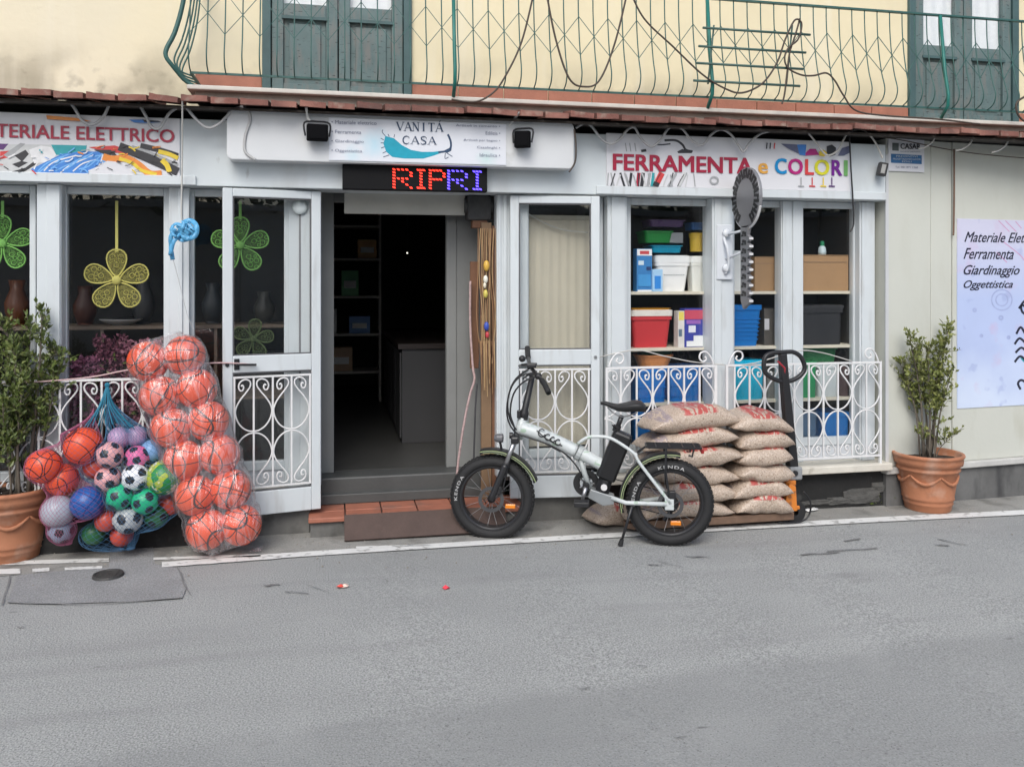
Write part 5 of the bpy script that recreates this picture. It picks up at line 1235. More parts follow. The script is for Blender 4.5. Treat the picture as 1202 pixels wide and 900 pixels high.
def sack_mat():
    m = mat('pellet_sack', (.455, .36, .285), .38, var=.12, vs=12, bump=.6, bs=70)
    overlay(m, (.58, .485, .40), ramp(m, wnoise(m, 95, 2), .50, .60, 0, .8)); overlay(m, (.22, .15, .11), ramp(m, wnoise(m, 110, 2), .42, .34, 0, .8))
    tc = N(m, 'ShaderNodeTexCoord'); sp = N(m, 'ShaderNodeSeparateXYZ'); L(m, tc.outputs['Object'], sp.inputs[0]); x, y, z = sp.outputs
    let = ramp(m, wnoise(m, 34, 1, vec=tc.outputs['Object'], stretch=(1.6, .5, 1)), .43, .46, 0, 1)
    msk = math_(m, 'MULTIPLY', ramp(m, z, .040, .045), ramp(m, math_(m, 'ABSOLUTE', math_(m, 'SUBTRACT', x, .02)), .13, .10)); overlay(m, (.42, .03, .03), math_(m, 'MULTIPLY', msk, math_(m, 'MULTIPLY', let, .85)))
    mv = math_(m, 'MULTIPLY', ramp(m, z, .012, .020), ramp(m, math_(m, 'SUBTRACT', x, -.23), .05, .04)); overlay(m, (.16, .14, .24), math_(m, 'MULTIPLY', mv, math_(m, 'MULTIPLY', let, .45)))
    return m
SACK = sack_mat()
def sack(cx, cy, cz, L_, D_, H_, rz, rx, ry, seed, label):
    mb = M(); nu, nv = 26, 24; o3 = Vector((seed*3.1, seed*1.7, seed*.9))
    for i in range(nu+1):
        u_ = -1+2*i/nu; e = max(0, 1-abs(u_)**2.8)
        th_ = e**.72; wy = .84+.16*(1-abs(u_)**5)
        for j in range(nv):
            a = 2*math.pi*j/nv; ca, sa = math.cos(a), math.sin(a); p_ = .62
            yy = math.copysign(abs(ca)**p_, ca)*D_/2*wy; edge = abs(ca)**4
            zz = math.copysign(abs(sa)**.72, sa)*H_/2*(th_*.94+.06)
            q = Vector((u_*L_/2, yy, zz)); n_ = noise.noise(q*7+o3)*.020+noise.noise(q*17+o3)*.008
            q.z += n_*(.3+.7*th_); q.y += noise.noise(q*6+o3*2)*.018; q.x += noise.noise(Vector((yy*9, zz*9, u_))+o3)*.018
            q.z -= .030*abs(u_)**3; q.z += .010*math.sin(u_*2.2+seed*1.3)
            if abs(u_) > .93: q.z += noise.noise(Vector((yy*22, u_, 0))+o3)*.012
            mb.v.append(q)
    for i in range(nu):
        for j in range(nv): mb.f.append((i*nv+j, (i+1)*nv+j, (i+1)*nv+(j+1) % nv, i*nv+(j+1) % nv)); mb.mi.append(0)
    mb.f.append(tuple(range(nv))); mb.mi.append(0); mb.f.append(tuple(range((nu+1)*nv-1, nu*nv-1, -1))); mb.mi.append(0)
    o = bpy.data.objects.new('pellet_sack', mb.mesh('pellet_sack', SACK, True)); COL.objects.link(o); o.location = (cx, cy, cz); o.rotation_euler = (rx, ry, rz)
    return tag(o, label, 'sack', 'pellet sacks on the pallet truck')
z0 = zg+.095; lay = .112; order = ['bottom', 'second', 'third', 'fourth', 'fifth', 'top']
# row behind the bicycle wheel (lying lengthwise) and row beside the mast
lef = [(790, .74, 0, .01), (800, .66, .02, -.02), (805, .64, -.02, .03), (806, .66, .03, -.05), (804, .66, -.02, -.07), (808, .64, .02, -.06)]
for k, (px, L_, rz, ry) in enumerate(lef):
    zc = z0+.058+lay*k+(.012 if k == 5 else 0)
    sack(Xp(px, -.22), -.235+rnd.uniform(-.015, .01), zc, L_, .33, .155 if k == 5 else .132, rz, R(rnd.uniform(-3, 3)), ry, k+1, '%s pellet sack of the long stack behind the bicycle wheel' % order[k])
rig = [(886, .40, 0, .03), (884, .42, -.02, -.05), (888, .41, .03, .02), (888, .40, -.03, .03), (890, .40, .02, .04), (886, .42, -.02, .05)]
for k, (px, L_, rz, ry) in enumerate(rig):
    sack(Xp(px, -.24), -.245+rnd.uniform(-.015, .015), z0+.056+.108*k, L_, .33, .134, rz, R(rnd.uniform(-3, 3)), ry, k+11, '%s pellet sack of the short stack beside the truck mast' % order[k])
sg = G(722, 622); sack(sg.x+.08, sg.y+.12, sg.z+.075, .46, .24, .14, R(8), 0, R(2), 31, 'pellet sack on the ground under the bicycle crank')
# ================================================================ electric bicycle
RC, FC = G(786, 639), G(578, 630)
ex = Vector((RC.x-FC.x, RC.y-FC.y, 0)); WBASE = ex.length; ex.normalize(); ey = Vector((-ex.y, ex.x, 0))
bk_z = min(RC.z, FC.z)
bike = thing('electric_bicycle', (FC.x, FC.y, bk_z), 'pale mint folding electric bicycle with fat black tyres on its kickstand', 'bicycle', local=True, rz=math.atan2(ex.y, ex.x))
def bp(x, y, off=0.0):
    dx, dy = ray(x); d = Vector((dx, dy, 0)); o = Vector((FC.x, FC.y, 0))+ey*off
    t = (o-Vector((CAM.x, CAM.y, 0))).dot(ey)/d.dot(ey); p = Vector((CAM.x, CAM.y, 0))+d*t
    return Vector(((p-Vector((FC.x, FC.y, 0))).dot(ex), off, CAM.z+(HY-y)/FPX*t-bk_z))
MINT = mat('mint_frame', (.55, .585, .585), .35, var=.06, vs=8)
overlay(MINT, (.26, .42, .26), ramp(MINT, wnoise(MINT, 18, 2, stretch=(1, 1, 2.2)), .61, .64, 0, .6)); overlay(MINT, (.34, .38, .38), ramp(MINT, wnoise(MINT, 14, 2), .60, .64, 0, .5))
FENG = mat('fender_green', (.40, .50, .24), .5); STEEL = mat('brushed_steel', (.45, .45, .46), .35, metal=.9, var=.1); AMB = mat('amber_reflector', (.75, .22, .01), .15, spec=.8)
RO = .262
def wheel(cx, rear, lab):
    c = Vector((cx, 0, RO))
    rim = M().lathe([(.185, -.034), (.192, -.040), (.200, -.040), (.203, -.034), (.203, .034), (.200, .040), (.192, .040), (.185, .034), (.180, 0), (.185, -.034)], 48, c, 'y')
    w_ = obj('wheel', rim, BLACKM, bike, smooth_=False, label=lab)
    prof = []
    for i in range(19):
        a = R(-150+300*i/18); prof.append((.2255+.0375*math.cos(a), .0505*math.sin(a)))
    prof.append(prof[0])
    obj('tyre', M().lathe(prof[::-1], 64, c, 'y'), RUBBER, w_, smooth_=True)
    kn = M()
    for i in range(56):                                  # tread blocks
        a = 2*math.pi*i/56
        for dy in (-.03, -.010, .010, .03):
            a2 = a+(.05 if abs(dy) < .02 else 0); r_ = .2255+.0375*math.sqrt(max(0, 1-(dy/.0505)**2))
            mtx = Matrix.Translation(c) @ Matrix.Rotation(-a2, 4, 'Y') @ Matrix.Translation((r_+.001, dy, 0)); o_ = len(kn.v)
            kn.box(-.003, .0035, -.007, .007, -.009, .009); kn.xf(mtx, o_)
    obj('tread', kn, RUBBER, w_, kind='stuff')
    hr = .052 if rear else .026
    hub = M().lathe([(.012, -.075), (.014, -.06), (hr*.8, -.05), (hr, -.045), (hr, .045), (hr*.8, .05), (.014, .06), (.012, .075)], 24, c, 'y'); obj('hub', hub, BLACKM, w_)
    sp_ = M(); ns = 18
    for i in range(ns):
        a = 2*math.pi*i/ns; b = a+(.35 if i % 2 else -.35); sgn = .04 if i % 4 < 2 else -.04
        sp_.tube([c+Vector((hr*math.cos(b), sgn, hr*math.sin(b))), c+Vector((.184*math.cos(a), sgn*.2, .184*math.sin(a)))], .0016, 4)
    obj('spokes', sp_, STEEL, w_, kind='stuff')
    dk = M().lathe([(.058, -.0635), (.08, -.0635), (.08, -.0615), (.058, -.0615), (.058, -.0635)], 32, c, 'y')
    for i in range(6):
        a = 2*math.pi*i/6; dk.tube([c+Vector((.02*math.cos(a), -.0625, .02*math.sin(a))), c+Vector((.06*math.cos(a+.4), -.0625, .06*math.sin(a+.4)))], .003, 4)
    obj('brake_disc', dk, mat('disc_steel', (.14, .14, .145), .4, metal=.8), w_); obj('caliper', M().box(cx+(.03 if not rear else -.01), cx+(.065 if not rear else .03), -.085, -.05, RO+.035, RO+.085), BLACK, w_, bevel=.006)
    ra = R(-22) if not rear else R(-74); m_ = c+Vector((.125*math.cos(ra), -.03, .125*math.sin(ra)))
    obj('reflector', M().box(m_.x-.032, m_.x+.032, m_.y-.008, m_.y+.002, m_.z-.014, m_.z+.014), AMB, w_, bevel=.005)
    TL = mat('tyre_print', (.38, .38, .38), .7)
    for a_mid, body in ([(R(163), 'KENDA')] if not rear else [(R(88), 'KENDA'), (R(165), 'KENDA')]):
        sweep = R(42); vs, fs, _ = text_flat(body, .02, 0, 1.25); out = []
        for s, h in vs:
            a = a_mid+sweep*(.5-s); r_ = .215+.019*h; sy = .0505*math.sin(math.acos(max(-1, min(1, (r_-.2255)/.0375))))+.0012; out.append(c+Vector((r_*math.cos(a), -sy, r_*math.sin(a))))
        obj('tyre_lettering', M().add(out, fs), TL, w_)
    return w_
wheel(0, False, 'front fat wheel'); wheel(WBASE, True, 'rear hub motor wheel')
def fender(cx, a0, a1, lab):
    c = Vector((cx, 0, RO)); n = 22; mb = M(); pr = [(.286, -.062), (.302, -.050), (.308, 0), (.302, .050), (.286, .062)]
    for i in range(n+1):
        a = R(a0+(a1-a0)*i/n)
        for r_, y in pr: mb.v.append(c+Vector((r_*math.cos(a), y, r_*math.sin(a))))
    for i in range(n):
        for j in range(4): mb.f.append((i*5+j, i*5+j+1, (i+1)*5+j+1, (i+1)*5+j)); mb.mi.append(0)
    f_ = obj('fender', mb, BLACK, bike, smooth_=True); sm = f_.modifiers.new('t', 'SOLIDIFY'); sm.thickness = .004
    obj('fender_stripe', M().tube([c+Vector((.2985*math.cos(R(a0+(a1-a0)*i/n)), -.057, .2985*math.sin(R(a0+(a1-a0)*i/n)))) for i in range(n+1)], .0024, 4), FENG, f_)
    obj('fender_stripe', M().tube([c+Vector((.288*math.cos(R(a0+(a1-a0)*i/n)), -.064, .288*math.sin(R(a0+(a1-a0)*i/n)))) for i in range(1, n)], .0013, 4), FENG, f_)
fender(0, 22, 104, ''); fender(WBASE, 78, 192, '')
fc, rc = Vector((0, 0, RO)), Vector((WBASE, 0, RO))
hd1, hd0 = bp(614, 490), bp(610, 511)
# fork
cr = bp(606, 517); axd = (cr-fc)
for s in (-1, 1):
    y = s*.078; a = cr+Vector((0, y, 0)); b = fc+Vector((0, y, 0))
    obj('fork_stanchion', M().cyl(a+Vector((0, 0, .02)), a.lerp(b, .45), .0145, 10), STEEL, bike, smooth_=True)
    obj('fork_leg', M().tube([a.lerp(b, .38), a.lerp(b, .42), a.lerp(b, .92), b], [.021, .023, .020, .024], 10), BLACKM, bike, smooth_=True)
obj('fork_crown', M().box(cr.x-.025, cr.x+.025, -.10, .10, cr.z-.005, cr.z+.04), BLACKM, bike, bevel=.01)
obj('head_tube', M().cyl(hd0.lerp(cr, .6), hd1, .030, 16), MINT, bike, smooth_=True)
# folding stem and handlebar
st1 = bp(625, 441)
obj('stem', M().tube([hd1+Vector((0, 0, -.01)), hd1.lerp(st1, .12), hd1.lerp(st1, .2), st1], [.030, .030, .021, .018], 12), BLACK, bike, smooth_=True)
obj('fold_latch', M().box(hd1.x-.035, hd1.x-.012, -.04, -.012, hd1.z, hd1.z+.05), BLACKM, bike, bevel=.005)
hb = smooth([bp(619, 408, .30), bp(620, 420, .20), bp(623, 431, .06), bp(628, 437, -.06), bp(638, 449, -.19), bp(644, 461, -.28)], 5)
bar_ = obj('handlebar', M().tube(hb, .0125, 10), BLACKM, bike, smooth_=True)
obj('grip', M().tube(hb[:6], .0175, 10), RUBBER, bar_, smooth_=True); obj('grip', M().tube(hb[-7:], .0175, 10), RUBBER, bar_, smooth_=True)
for k, d in ((8, -1), (-10, 1)): obj('brake_lever', M().tube([hb[k], hb[k]+Vector((-.05, 0, -.005)), hb[k]+Vector((-.075, -d*.07, -.02))], .006, 6), BLACKM, bar_)
obj('display', M().box(hb[12].x-.03, hb[12].x+.03, -.05, .04, hb[12].z+.015, hb[12].z+.04), BLACK, bar_, bevel=.006); obj('bell', M().sphere(bp(613, 421, .1), .022, 12, 8), BLACK, bar_, smooth_=True)
obj('control_pod', M().sphere(hb[-9], .024, 10, 8, (1, 1.2, .9)), BLACK, bar_, smooth_=True); obj('control_pod', M().sphere(hb[9], .024, 10, 8, (1, 1.2, .9)), BLACK, bar_, smooth_=True)
for k, (off, pts) in enumerate([(-.05, [(628, 437), (612, 441), (601, 453), (596, 470), (595, 485), (598, 497), (606, 508), (622, 514), (645, 522), (664, 533), (676, 546), (682, 556)]), (-.02, [(622, 432), (606, 444), (598, 460), (596, 478), (600, 495), (610, 507), (634, 517), (658, 530)]), (-.08, [(630, 442), (615, 448), (603, 462), (599, 485), (604, 503), (602, 520), (597, 545), (590, 575)])]):
    obj('control_cable', M().tube(smooth([bp(a, b, off) for a, b in pts], 4), .0052, 6), BLACK, bike, smooth_=True)
# frame
mt = smooth([bp(611, 502), bp(632, 509), bp(655, 519), bp(676, 529)], 5)
obj('main_tube', M().tube(mt, [.046-.006*i/len(mt) for i in range(len(mt))], 14), MINT, bike, smooth_=True)
hg = bp(679, 531); dirm = (bp(700, 542)-hg).normalized()
obj('fold_hinge', M().tube([hg-dirm*.012, hg+dirm*.016], .050, 14), mat('hinge_grey', (.40, .43, .43), .4), bike); 
mt2 = smooth([bp(681, 532), bp(697, 540), bp(712, 549)], 5); obj('rear_tube', M().tube(mt2, .038, 14), MINT, bike, smooth_=True)
obj('down_tube', M().tube([bp(680, 535), bp(686, 555), bp(692, 572)], .017, 10), mat('hinge_grey', (.40, .43, .43), .4), bike, smooth_=True)
obj('seat_tube', M().tube([bp(724, 503, .02), bp(705, 582, .02)], .019, 12), MINT, bike, smooth_=True)
# lettering on the main tube: looped black script
sc_ = M()
for k, (a, b, w1, h1) in enumerate([(636, 508, 4, 4.5), (643, 513, 3.2, 3.6), (649, 515.5, 2.6, 2.8), (655, 519, 3, 3.4)]):
    sc_.tube([bp(a+w1*math.cos(R(t)), b+h1*math.sin(R(t)), -.047) for t in range(20, 340, 20)], .0042, 4)
sc_.tube([bp(630, 505, -.044), bp(640, 514, -.046), bp(652, 521, -.044), bp(660, 523, -.044)], .0035, 4); obj('frame_lettering', sc_, BLACK, bike)
# battery pack
b1, b0 = bp(732, 507), bp(710, 561); dB = (b1-b0).normalized(); nB = Vector((dB.z, 0, -dB.x)); mbb = M(); prof = [(-.060, -.036), (-.045, -.05), (.045, -.05), (.062, -.036), (.062, .036), (.045, .05), (-.045, .05), (-.060, .036)]
for s, sc2 in ((0, .92), (.03, 1), (.94, 1), (1, .82)):
    for a, y in prof: mbb.v.append(b0.lerp(b1, s)+nB*a*sc2+Vector((0, y*sc2, 0)))
for i in range(3):
    for j in range(8): mbb.f.append((i*8+j, i*8+(j+1) % 8, (i+1)*8+(j+1) % 8, (i+1)*8+j)); mbb.mi.append(0)
mbb.f += [tuple(range(7, -1, -1)), tuple(range(24, 32))]; mbb.mi += [0, 0]
bt = obj('battery', mbb, mat('battery_black', (.012, .012, .013), .35), bike, bevel=.008)
obj('battery_mount', M().tube([bp(711, 562), bp(705, 582)], .045, 8), BLACK, bike); obj('key_lock', M().cyl(bp(709, 572, -.06), bp(709, 572, -.045), .02, 12), STEEL, bike)
obj('controller_box', M().prism([bp(a, b, -.045) for a, b in [(693, 574), (721, 583), (721, 592), (708, 594), (690, 584)]], (0, .09, 0)), mat('controller_grey', (.30, .32, .33), .4, metal=.4), bike, bevel=.005)
# stays
for s in (-1, 1):
    y = s*.068
    obj('chain_stay', M().tube([bp(718, 584, y*.6), bp(735, 590, y), rc+Vector((-.02, s*.078, .005))], .0135, 8), MINT, bike, smooth_=True)
    p = [bp(678, 521, y*.55), bp(688, 514, y*.6), bp(700, 512, y*.65), bp(716, 514, y*.7), bp(732, 523, y*.8), bp(745, 533, y*.95)]
    obj('seat_stay', M().tube(smooth(p+[bp(752, 545, y), rc+Vector((0, s*.078, .01))], 4), .0105, 8), MINT, bike, smooth_=True)
    obj('dropout', M().box(rc.x-.035, rc.x+.02, s*.078-.006, s*.078+.006, RO-.03, RO+.04), MINT, bike, bevel=.004)
obj('stay_bridge', M().tube([bp(746, 533, -.07), bp(746, 533, .07)], .011, 8), MINT, bike); obj('seat_clamp', M().cyl(bp(725, 499, .02), bp(723, 506, .02), .025, 12), BLACKM, bike); obj('quick_lever', M().tube([bp(723, 502, -.01), bp(719, 499, -.05)], .006, 6), BLACKM, bike)
obj('seat_post', M().cyl(bp(723, 506, .02), bp(730, 488, .0), .0155, 12), BLACKM, bike, smooth_=True)
# saddle
sd_ = M(); ns = 16; prs = [(705, 472.5, .018, .010), (710, 472, .024, .016), (717, 474.5, .030, .020), (725, 476.5, .045, .026), (735, 475.5, .070, .034), (745, 473.5, .086, .040), (753, 474, .082, .038), (758, 478, .055, .024)]
for px, py, hw, hh in prs:
    c_ = bp(px, py)
    for j in range(ns):
        a = 2*math.pi*j/ns; sa = math.sin(a); sd_.v.append(c_+Vector((0, hw*math.cos(a), (sa*.5 if sa > 0 else sa*1.25)*hh)))
for i in range(len(prs)-1):
    for j in range(ns): sd_.f.append((i*ns+j, (i+1)*ns+j, (i+1)*ns+(j+1) % ns, i*ns+(j+1) % ns)); sd_.mi.append(0)
sd_.f += [tuple(range(ns)), tuple(range(len(sd_.v)-1, len(sd_.v)-ns-1, -1))]; sd_.mi += [0, 0]
so_ = obj('saddle', sd_, mat('saddle_vinyl', (.02, .02, .021), .5, var=.1, vs=30, bump=.2, bs=150), bike, smooth_=True)
for s in (-.022, .022): obj('saddle_rail', M().tube(smooth([bp(713, 478, s), bp(722, 486, s), bp(733, 489, s), bp(748, 484, s)], 4), .004, 6), STEEL, so_)
# drivetrain
cc = bp(688, 569)
cr_ = obj('chainring', M().lathe([(.040, -.004), (.068, -.004), (.072, 0), (.068, .004), (.040, .004), (.040, -.004)], 36, cc+Vector((0, .05, 0)), 'y'), BLACKM, bike)
obj('chain_guard', M().lathe([(.055, -.008), (.08, -.008), (.082, 0), (.08, .003), (.055, .003)], 36, cc+Vector((0, .045, 0)), 'y'), BLACK, cr_)
for a in range(5): obj('spider_arm', M().tube([cc+Vector((0, .05, 0)), cc+Vector((.05*math.cos(a*1.2566), .05, .05*math.sin(a*1.2566)))], .006, 5), STEEL, cr_)
obj('bottom_bracket', M().cyl(cc+Vector((0, -.06, 0)), cc+Vector((0, .06, 0)), .022, 14), BLACKM, bike)
for s, q, pq in ((-1, (683, 588), (681, 591)), (1, (696, 552), (704, 553))):
    e = bp(q[0], q[1], s*.075); obj('crank_arm', M().tube([cc+Vector((0, s*.068, 0)), e], [.015, .010], 8), STEEL, bike, smooth_=True)
    pd = obj('pedal', M().box(e.x-.045, e.x+.045, e.y+s*.01, e.y+s*.095, e.z-.014, e.z+.014), BLACK, bike, bevel=.004)
ch = M(); ch.tube([cc+Vector((0, .05, .07)), rc+Vector((0, .05, .042))], .004, 4).tube([cc+Vector((0, .05, -.07)), rc+Vector((.0, .05, -.10))], .004, 4); obj('chain', ch, BLACKM, bike)
obj('derailleur', M().tube([rc+Vector((.02, .06, -.02)), rc+Vector((.01, .06, -.08)), rc+Vector((-.03, .06, -.13))], .014, 6), BLACK, bike)
# kickstand reaching the road
kf = G(728, 641); kl = Vector(((Vector((kf.x, kf.y, 0))-Vector((FC.x, FC.y, 0))).dot(ex), (Vector((kf.x, kf.y, 0))-Vector((FC.x, FC.y, 0))).dot(ey), kf.z-bk_z+.006))
ks = bp(742, 594, -.075); kk = obj('kickstand', M().tube([ks, ks.lerp(kl, .45), kl], [.011, .009, .008], 8), BLACKM, bike, smooth_=True); obj('foot', M().tube([ks.lerp(kl, .84), kl], [.012, .017], 8), RUBBER, kk)
# carrier
rkx0, rkx1 = bp(760, 518).x, bp(819, 521).x; rz_ = bp(790, 523).z; rkm = M()
rck = obj('rear_carrier', M().tube([(rkx0, -.075, rz_), (rkx1, -.075, rz_), (rkx1+.015, -.06, rz_), (rkx1+.015, .06, rz_), (rkx1, .075, rz_), (rkx0, .075, rz_), (rkx0-.01, .06, rz_), (rkx0-.01, -.06, rz_)], .0062, 6, True), BLACKM, bike)
for y in (-.04, 0, .04): obj('carrier_bar', M().cyl((rkx0-.01, y, rz_), (rkx1+.015, y, rz_), .005, 6), BLACKM, rck)
for x in (rkx0+.05, rkx0+.13, rkx0+.21, rkx0+.28): obj('carrier_bar', M().cyl((x, -.075, rz_+.001), (x, .075, rz_+.001), .005, 6), BLACKM, rck)
for s in (-1, 1):
    obj('carrier_strut', M().tube([(bp(781, 522).x, s*.075, rz_), (bp(780, 550).x, s*.085, rz_-.13), (WBASE-.01, s*.085, RO+.06)], .007, 6), BLACKM, rck)
    obj('carrier_stay', M().tube([(rkx1-.03, s*.075, rz_), (rkx1-.04, s*.07, rz_-.05), (rkx1-.06, s*.06, rz_-.045)], .006, 6), BLACKM, rck)
obj('carrier_front_stay', M().tube([(rkx0, 0, rz_), bp(748, 531)], .007, 6), BLACKM, rck); obj('tail_light', M().box(rkx1+.016, rkx1+.035, -.035, .035, rz_-.04, rz_-.008), mat('red_lens', (.3, .02, .02), .25), rck, bevel=.005)
# front lamp on the fender
lc = bp(586, 514, -.02); ll = obj('head_lamp', M().lathe([(.001, -.03), (.018, -.03), (.026, -.012), (.028, .02), (.022, .026), (.001, .026)], 18, lc, 'x'), mat('lamp_grey', (.12, .12, .13), .35), bike, smooth_=False)
obj('lamp_arm', M().tube([lc, bp(589, 528, -.01), bp(592, 538, 0)], .008, 6), BLACKM, ll); obj('horn', M().cyl(bp(602, 511, -.05), bp(598, 511, -.05), .02, 14), BLACK, ll)
# ================================================================ goods in the right windows
SHF = mat('shelf_edge', (.66, .61, .50), .6, var=.06)
YSH = .135
shx0, shx1 = WA[0]-.05, 3.83
su = thing('shelf_unit', ((shx0+shx1)/2, .42, .301), 'cream edged shelf unit full of goods behind the right windows', 'shelf')
SZ = [1.515, 1.120, .735, .34]
for z in SZ: obj('shelf_board', M().box(shx0, shx1, YSH, .655, z-.022, z), SHF, su, bevel=.003)
for x in (shx0+.01, (WA[1]+WB[0])/2, (WB[1]+WC[0])/2, shx1-.02): obj('upright', M().box(x-.009, x+.009, YSH+.03, .655, .301, 2.1), mat('dark_upright', (.06, .055, .05), .8), su)
def cm(c, rough=.4):
    c = tuple(min(.85, v*1.28) for v in c)
    return mat('goods_%02d_%02d_%02d' % tuple(int(99*v) for v in c), c, rough, var=.06, vs=10)
def pxbox(x0, x1, y0, y1, Y): return Xp(x0, Y), Xp(x1, Y), Zp((x0+x1)/2, y1, Y), Zp((x0+x1)/2, y0, Y)
def snap(z):
    for s in SZ:
        if abs(z-s) < .06: return s
    return z
def tub(name, label, cat, x0, x1, y0, y1, Y, col, taper=.86, rim=True, lid=None, depth=None, ribs=0, zbase=None, round_=False):
    a, b, zb_, zt_ = pxbox(x0, x1, y0, y1, Y); zb_ = snap(zb_) if zbase is None else zbase; w_ = b-a; d = depth or min(.30, w_*.8); cx, cy = (a+b)/2, Y+d/2
    t = thing(name, (cx, cy, zb_), label, cat); m = cm(col); h = zt_-zb_; n = 6
    def ring(w1, d1, z, r):
        out = []
        for px, py, a0 in ((w1/2-r, d1/2-r, 0), (-w1/2+r, d1/2-r, 90), (-w1/2+r, -d1/2+r, 180), (w1/2-r, -d1/2+r, 270)):
            for i in range(n): an = R(a0+90*i/(n-1)); out.append(Vector((cx+px+r*math.cos(an), cy+py+r*math.sin(an), z)))
        return out
    mb = M(); secs = []
    rr_ = min(w_, d)*(.48 if round_ else .14)
    lv = [(0, taper), (.02, taper+.01)]+[((i+1)/(ribs+1)*.8, taper+(1-taper)*(i+1)/(ribs+1)*.8) for i in range(ribs)]+[(.86, .98), (1, 1.0)]
    for s, f in lv: secs.append(ring(w_*.95*f, d*.95*f, zb_+h*s, rr_*f))
    secs.append(ring(w_*.9, d*.9, zb_+h, rr_*.9)); secs.append(ring(w_*.9*taper, d*.9*taper, zb_+.012, rr_*.8))
    k = len(secs[0])
    for sct in secs: mb.v += sct
    for i in range(len(secs)-1):
        for j in range(k): mb.f.append((i*k+j, i*k+(j+1) % k, (i+1)*k+(j+1) % k, (i+1)*k+j)); mb.mi.append(0)
    mb.f += [tuple(range(k-1, -1, -1)), tuple((len(secs)-1)*k+j for j in range(k))]; mb.mi += [0, 0]
    obj('body', mb, m, t)
    if rim:
        rm = M(); A_, B_, C_, D_ = ring(w_, d, zb_+h*.88, rr_), ring(w_, d, zb_+h*1.0, rr_), ring(w_*.93, d*.93, zb_+h*1.0, rr_*.9), ring(w_*.93, d*.93, zb_+h*.88, rr_*.9); rm.v = A_+B_+C_+D_
        for q in range(4):
            for j in range(k): rm.f.append((q*k+j, q*k+(j+1) % k, ((q+1) % 4)*k+(j+1) % k, ((q+1) % 4)*k+j)); rm.mi.append(0)
        obj('rim', rm, m, t)
    for i in range(ribs): 
        z = zb_+h*(.16+.6*i/max(1, ribs)); f = taper+(1-taper)*(z-zb_)/h; obj('rib', M().box(cx-w_*.46*f, cx+w_*.46*f, cy-d*.475*f-.004, cy-d*.475*f+.004, z-.004, z+.004), m, t)
    if lid:
        ld = M(); A_, B_, C_ = ring(w_*1.03, d*1.03, zb_+h, rr_), ring(w_*1.03, d*1.03, zb_+h+lid[1], rr_), ring(w_*.9, d*.9, zb_+h+lid[1]+.006, rr_); ld.v = A_+B_+C_
        for q in range(2):
            for j in range(k): ld.f.append((q*k+j, q*k+(j+1) % k, (q+1)*k+(j+1) % k, (q+1)*k+j)); ld.mi.append(0)
        ld.f.append(tuple(2*k+j for j in range(k))); ld.mi.append(0); ld.f.append(tuple(range(k-1, -1, -1))); ld.mi.append(0); obj('lid', ld, cm(lid[0]), t)
    return t
def carton(name, label, cat, x0, x1, y0, y1, Y, col, depth=.16, prints=(), zbase=None, flaps=False):
    a, b, zb_, zt_ = pxbox(x0, x1, y0, y1, Y); zb_ = snap(zb_) if zbase is None else zbase; t = thing(name, ((a+b)/2, Y+depth/2, zb_), label, cat)
    obj('carton', M().box(a, b, Y, Y+depth, zb_, zt_), cm(col, .6), t, bevel=.003); w_, h = b-a, zt_-zb_
    for k, (u0, u1, v0, v1, c_) in enumerate(prints): obj('print', M().box(a+w_*u0, a+w_*u1, Y-.0012-.0005*k, Y-.0005, zb_+h*v0, zb_+h*v1), cm(c_), t)
    if flaps: obj('tape', M().box(a+w_*.04, b-w_*.04, Y-.002, Y-.0004, zb_+h*.80, zb_+h*.83), cm((.22, .14, .08)), t); obj('flap', M().box(a+.002, b-.002, Y-.004, Y+depth*.5, zt_+.001, zt_+.005), cm(col, .6), t)
    return t
Y1 = .155
# first window, top shelf
carton('detergent_box', 'tall blue detergent box with white top on the upper shelf', 'box', 747.5, 765.5, 292, 340, Y1, (.03, .16, .38), .08, [(.02, .98, .84, .99, (.7, .68, .68)), (.2, .8, .87, .95, (.45, .05, .06)), (.05, .95, .0, .04, (.7, .7, .7)), (.1, .45, .62, .72, (.5, .6, .7)), (.62, .92, .5, .58, (.02, .04, .12)), (.1, .9, .12, .4, (.05, .24, .5))])
carton('small_box', 'small light blue box in front of the white bucket', 'box', 766, 778, 316, 340, Y1-.02, (.30, .48, .66), .05, [(.2, .8, .12, .7, (.03, .2, .55))])
bkt = tub('bucket', 'white bucket with ribbed lid on the upper shelf', 'bucket', 770, 811, 308, 340, Y1+.05, (.68, .70, .70), .78, lid=((.66, .70, .68), .045), depth=.19)
tub('bucket', 'white bucket beside the window frame under the yellow jar', 'bucket', 812, 832, 308, 340, Y1+.04, (.62, .62, .58), .82, lid=((.66, .68, .64), .04), depth=.12)
tub('basin', 'teal basin stacked on the white bucket lid', 'basin', 765, 803, 288, 299, Y1+.04, (.0, .20, .32), .9, depth=.20, zbase=1.79)
tub('basin', 'dark green basin over the teal basin', 'basin', 757, 792, 271, 288, Y1+.05, (.01, .17, .03), .88, depth=.22, zbase=1.86)
carton('box', 'grey box tucked beside the dark green basin', 'box', 786, 802, 273, 288, Y1+.07, (.20, .21, .22), .1, zbase=1.86)
tub('jar', 'yellow jar on the second white bucket', 'jar', 813, 829, 277, 298, Y1+.04, (.45, .30, .03), .95, depth=.1, round_=True, zbase=1.80, lid=((.40, .26, .02), .018))
tub('basin', 'blue basin on top of the yellow jar', 'basin', 812, 832, 261, 274, Y1+.05, (.02, .07, .18), .9, depth=.16, zbase=1.955)
tub('basket', 'dark purple basket on top of the green basin', 'basket', 762, 806, 258, 271, Y1+.06, (.06, .03, .09), .9, depth=.2, zbase=1.975)
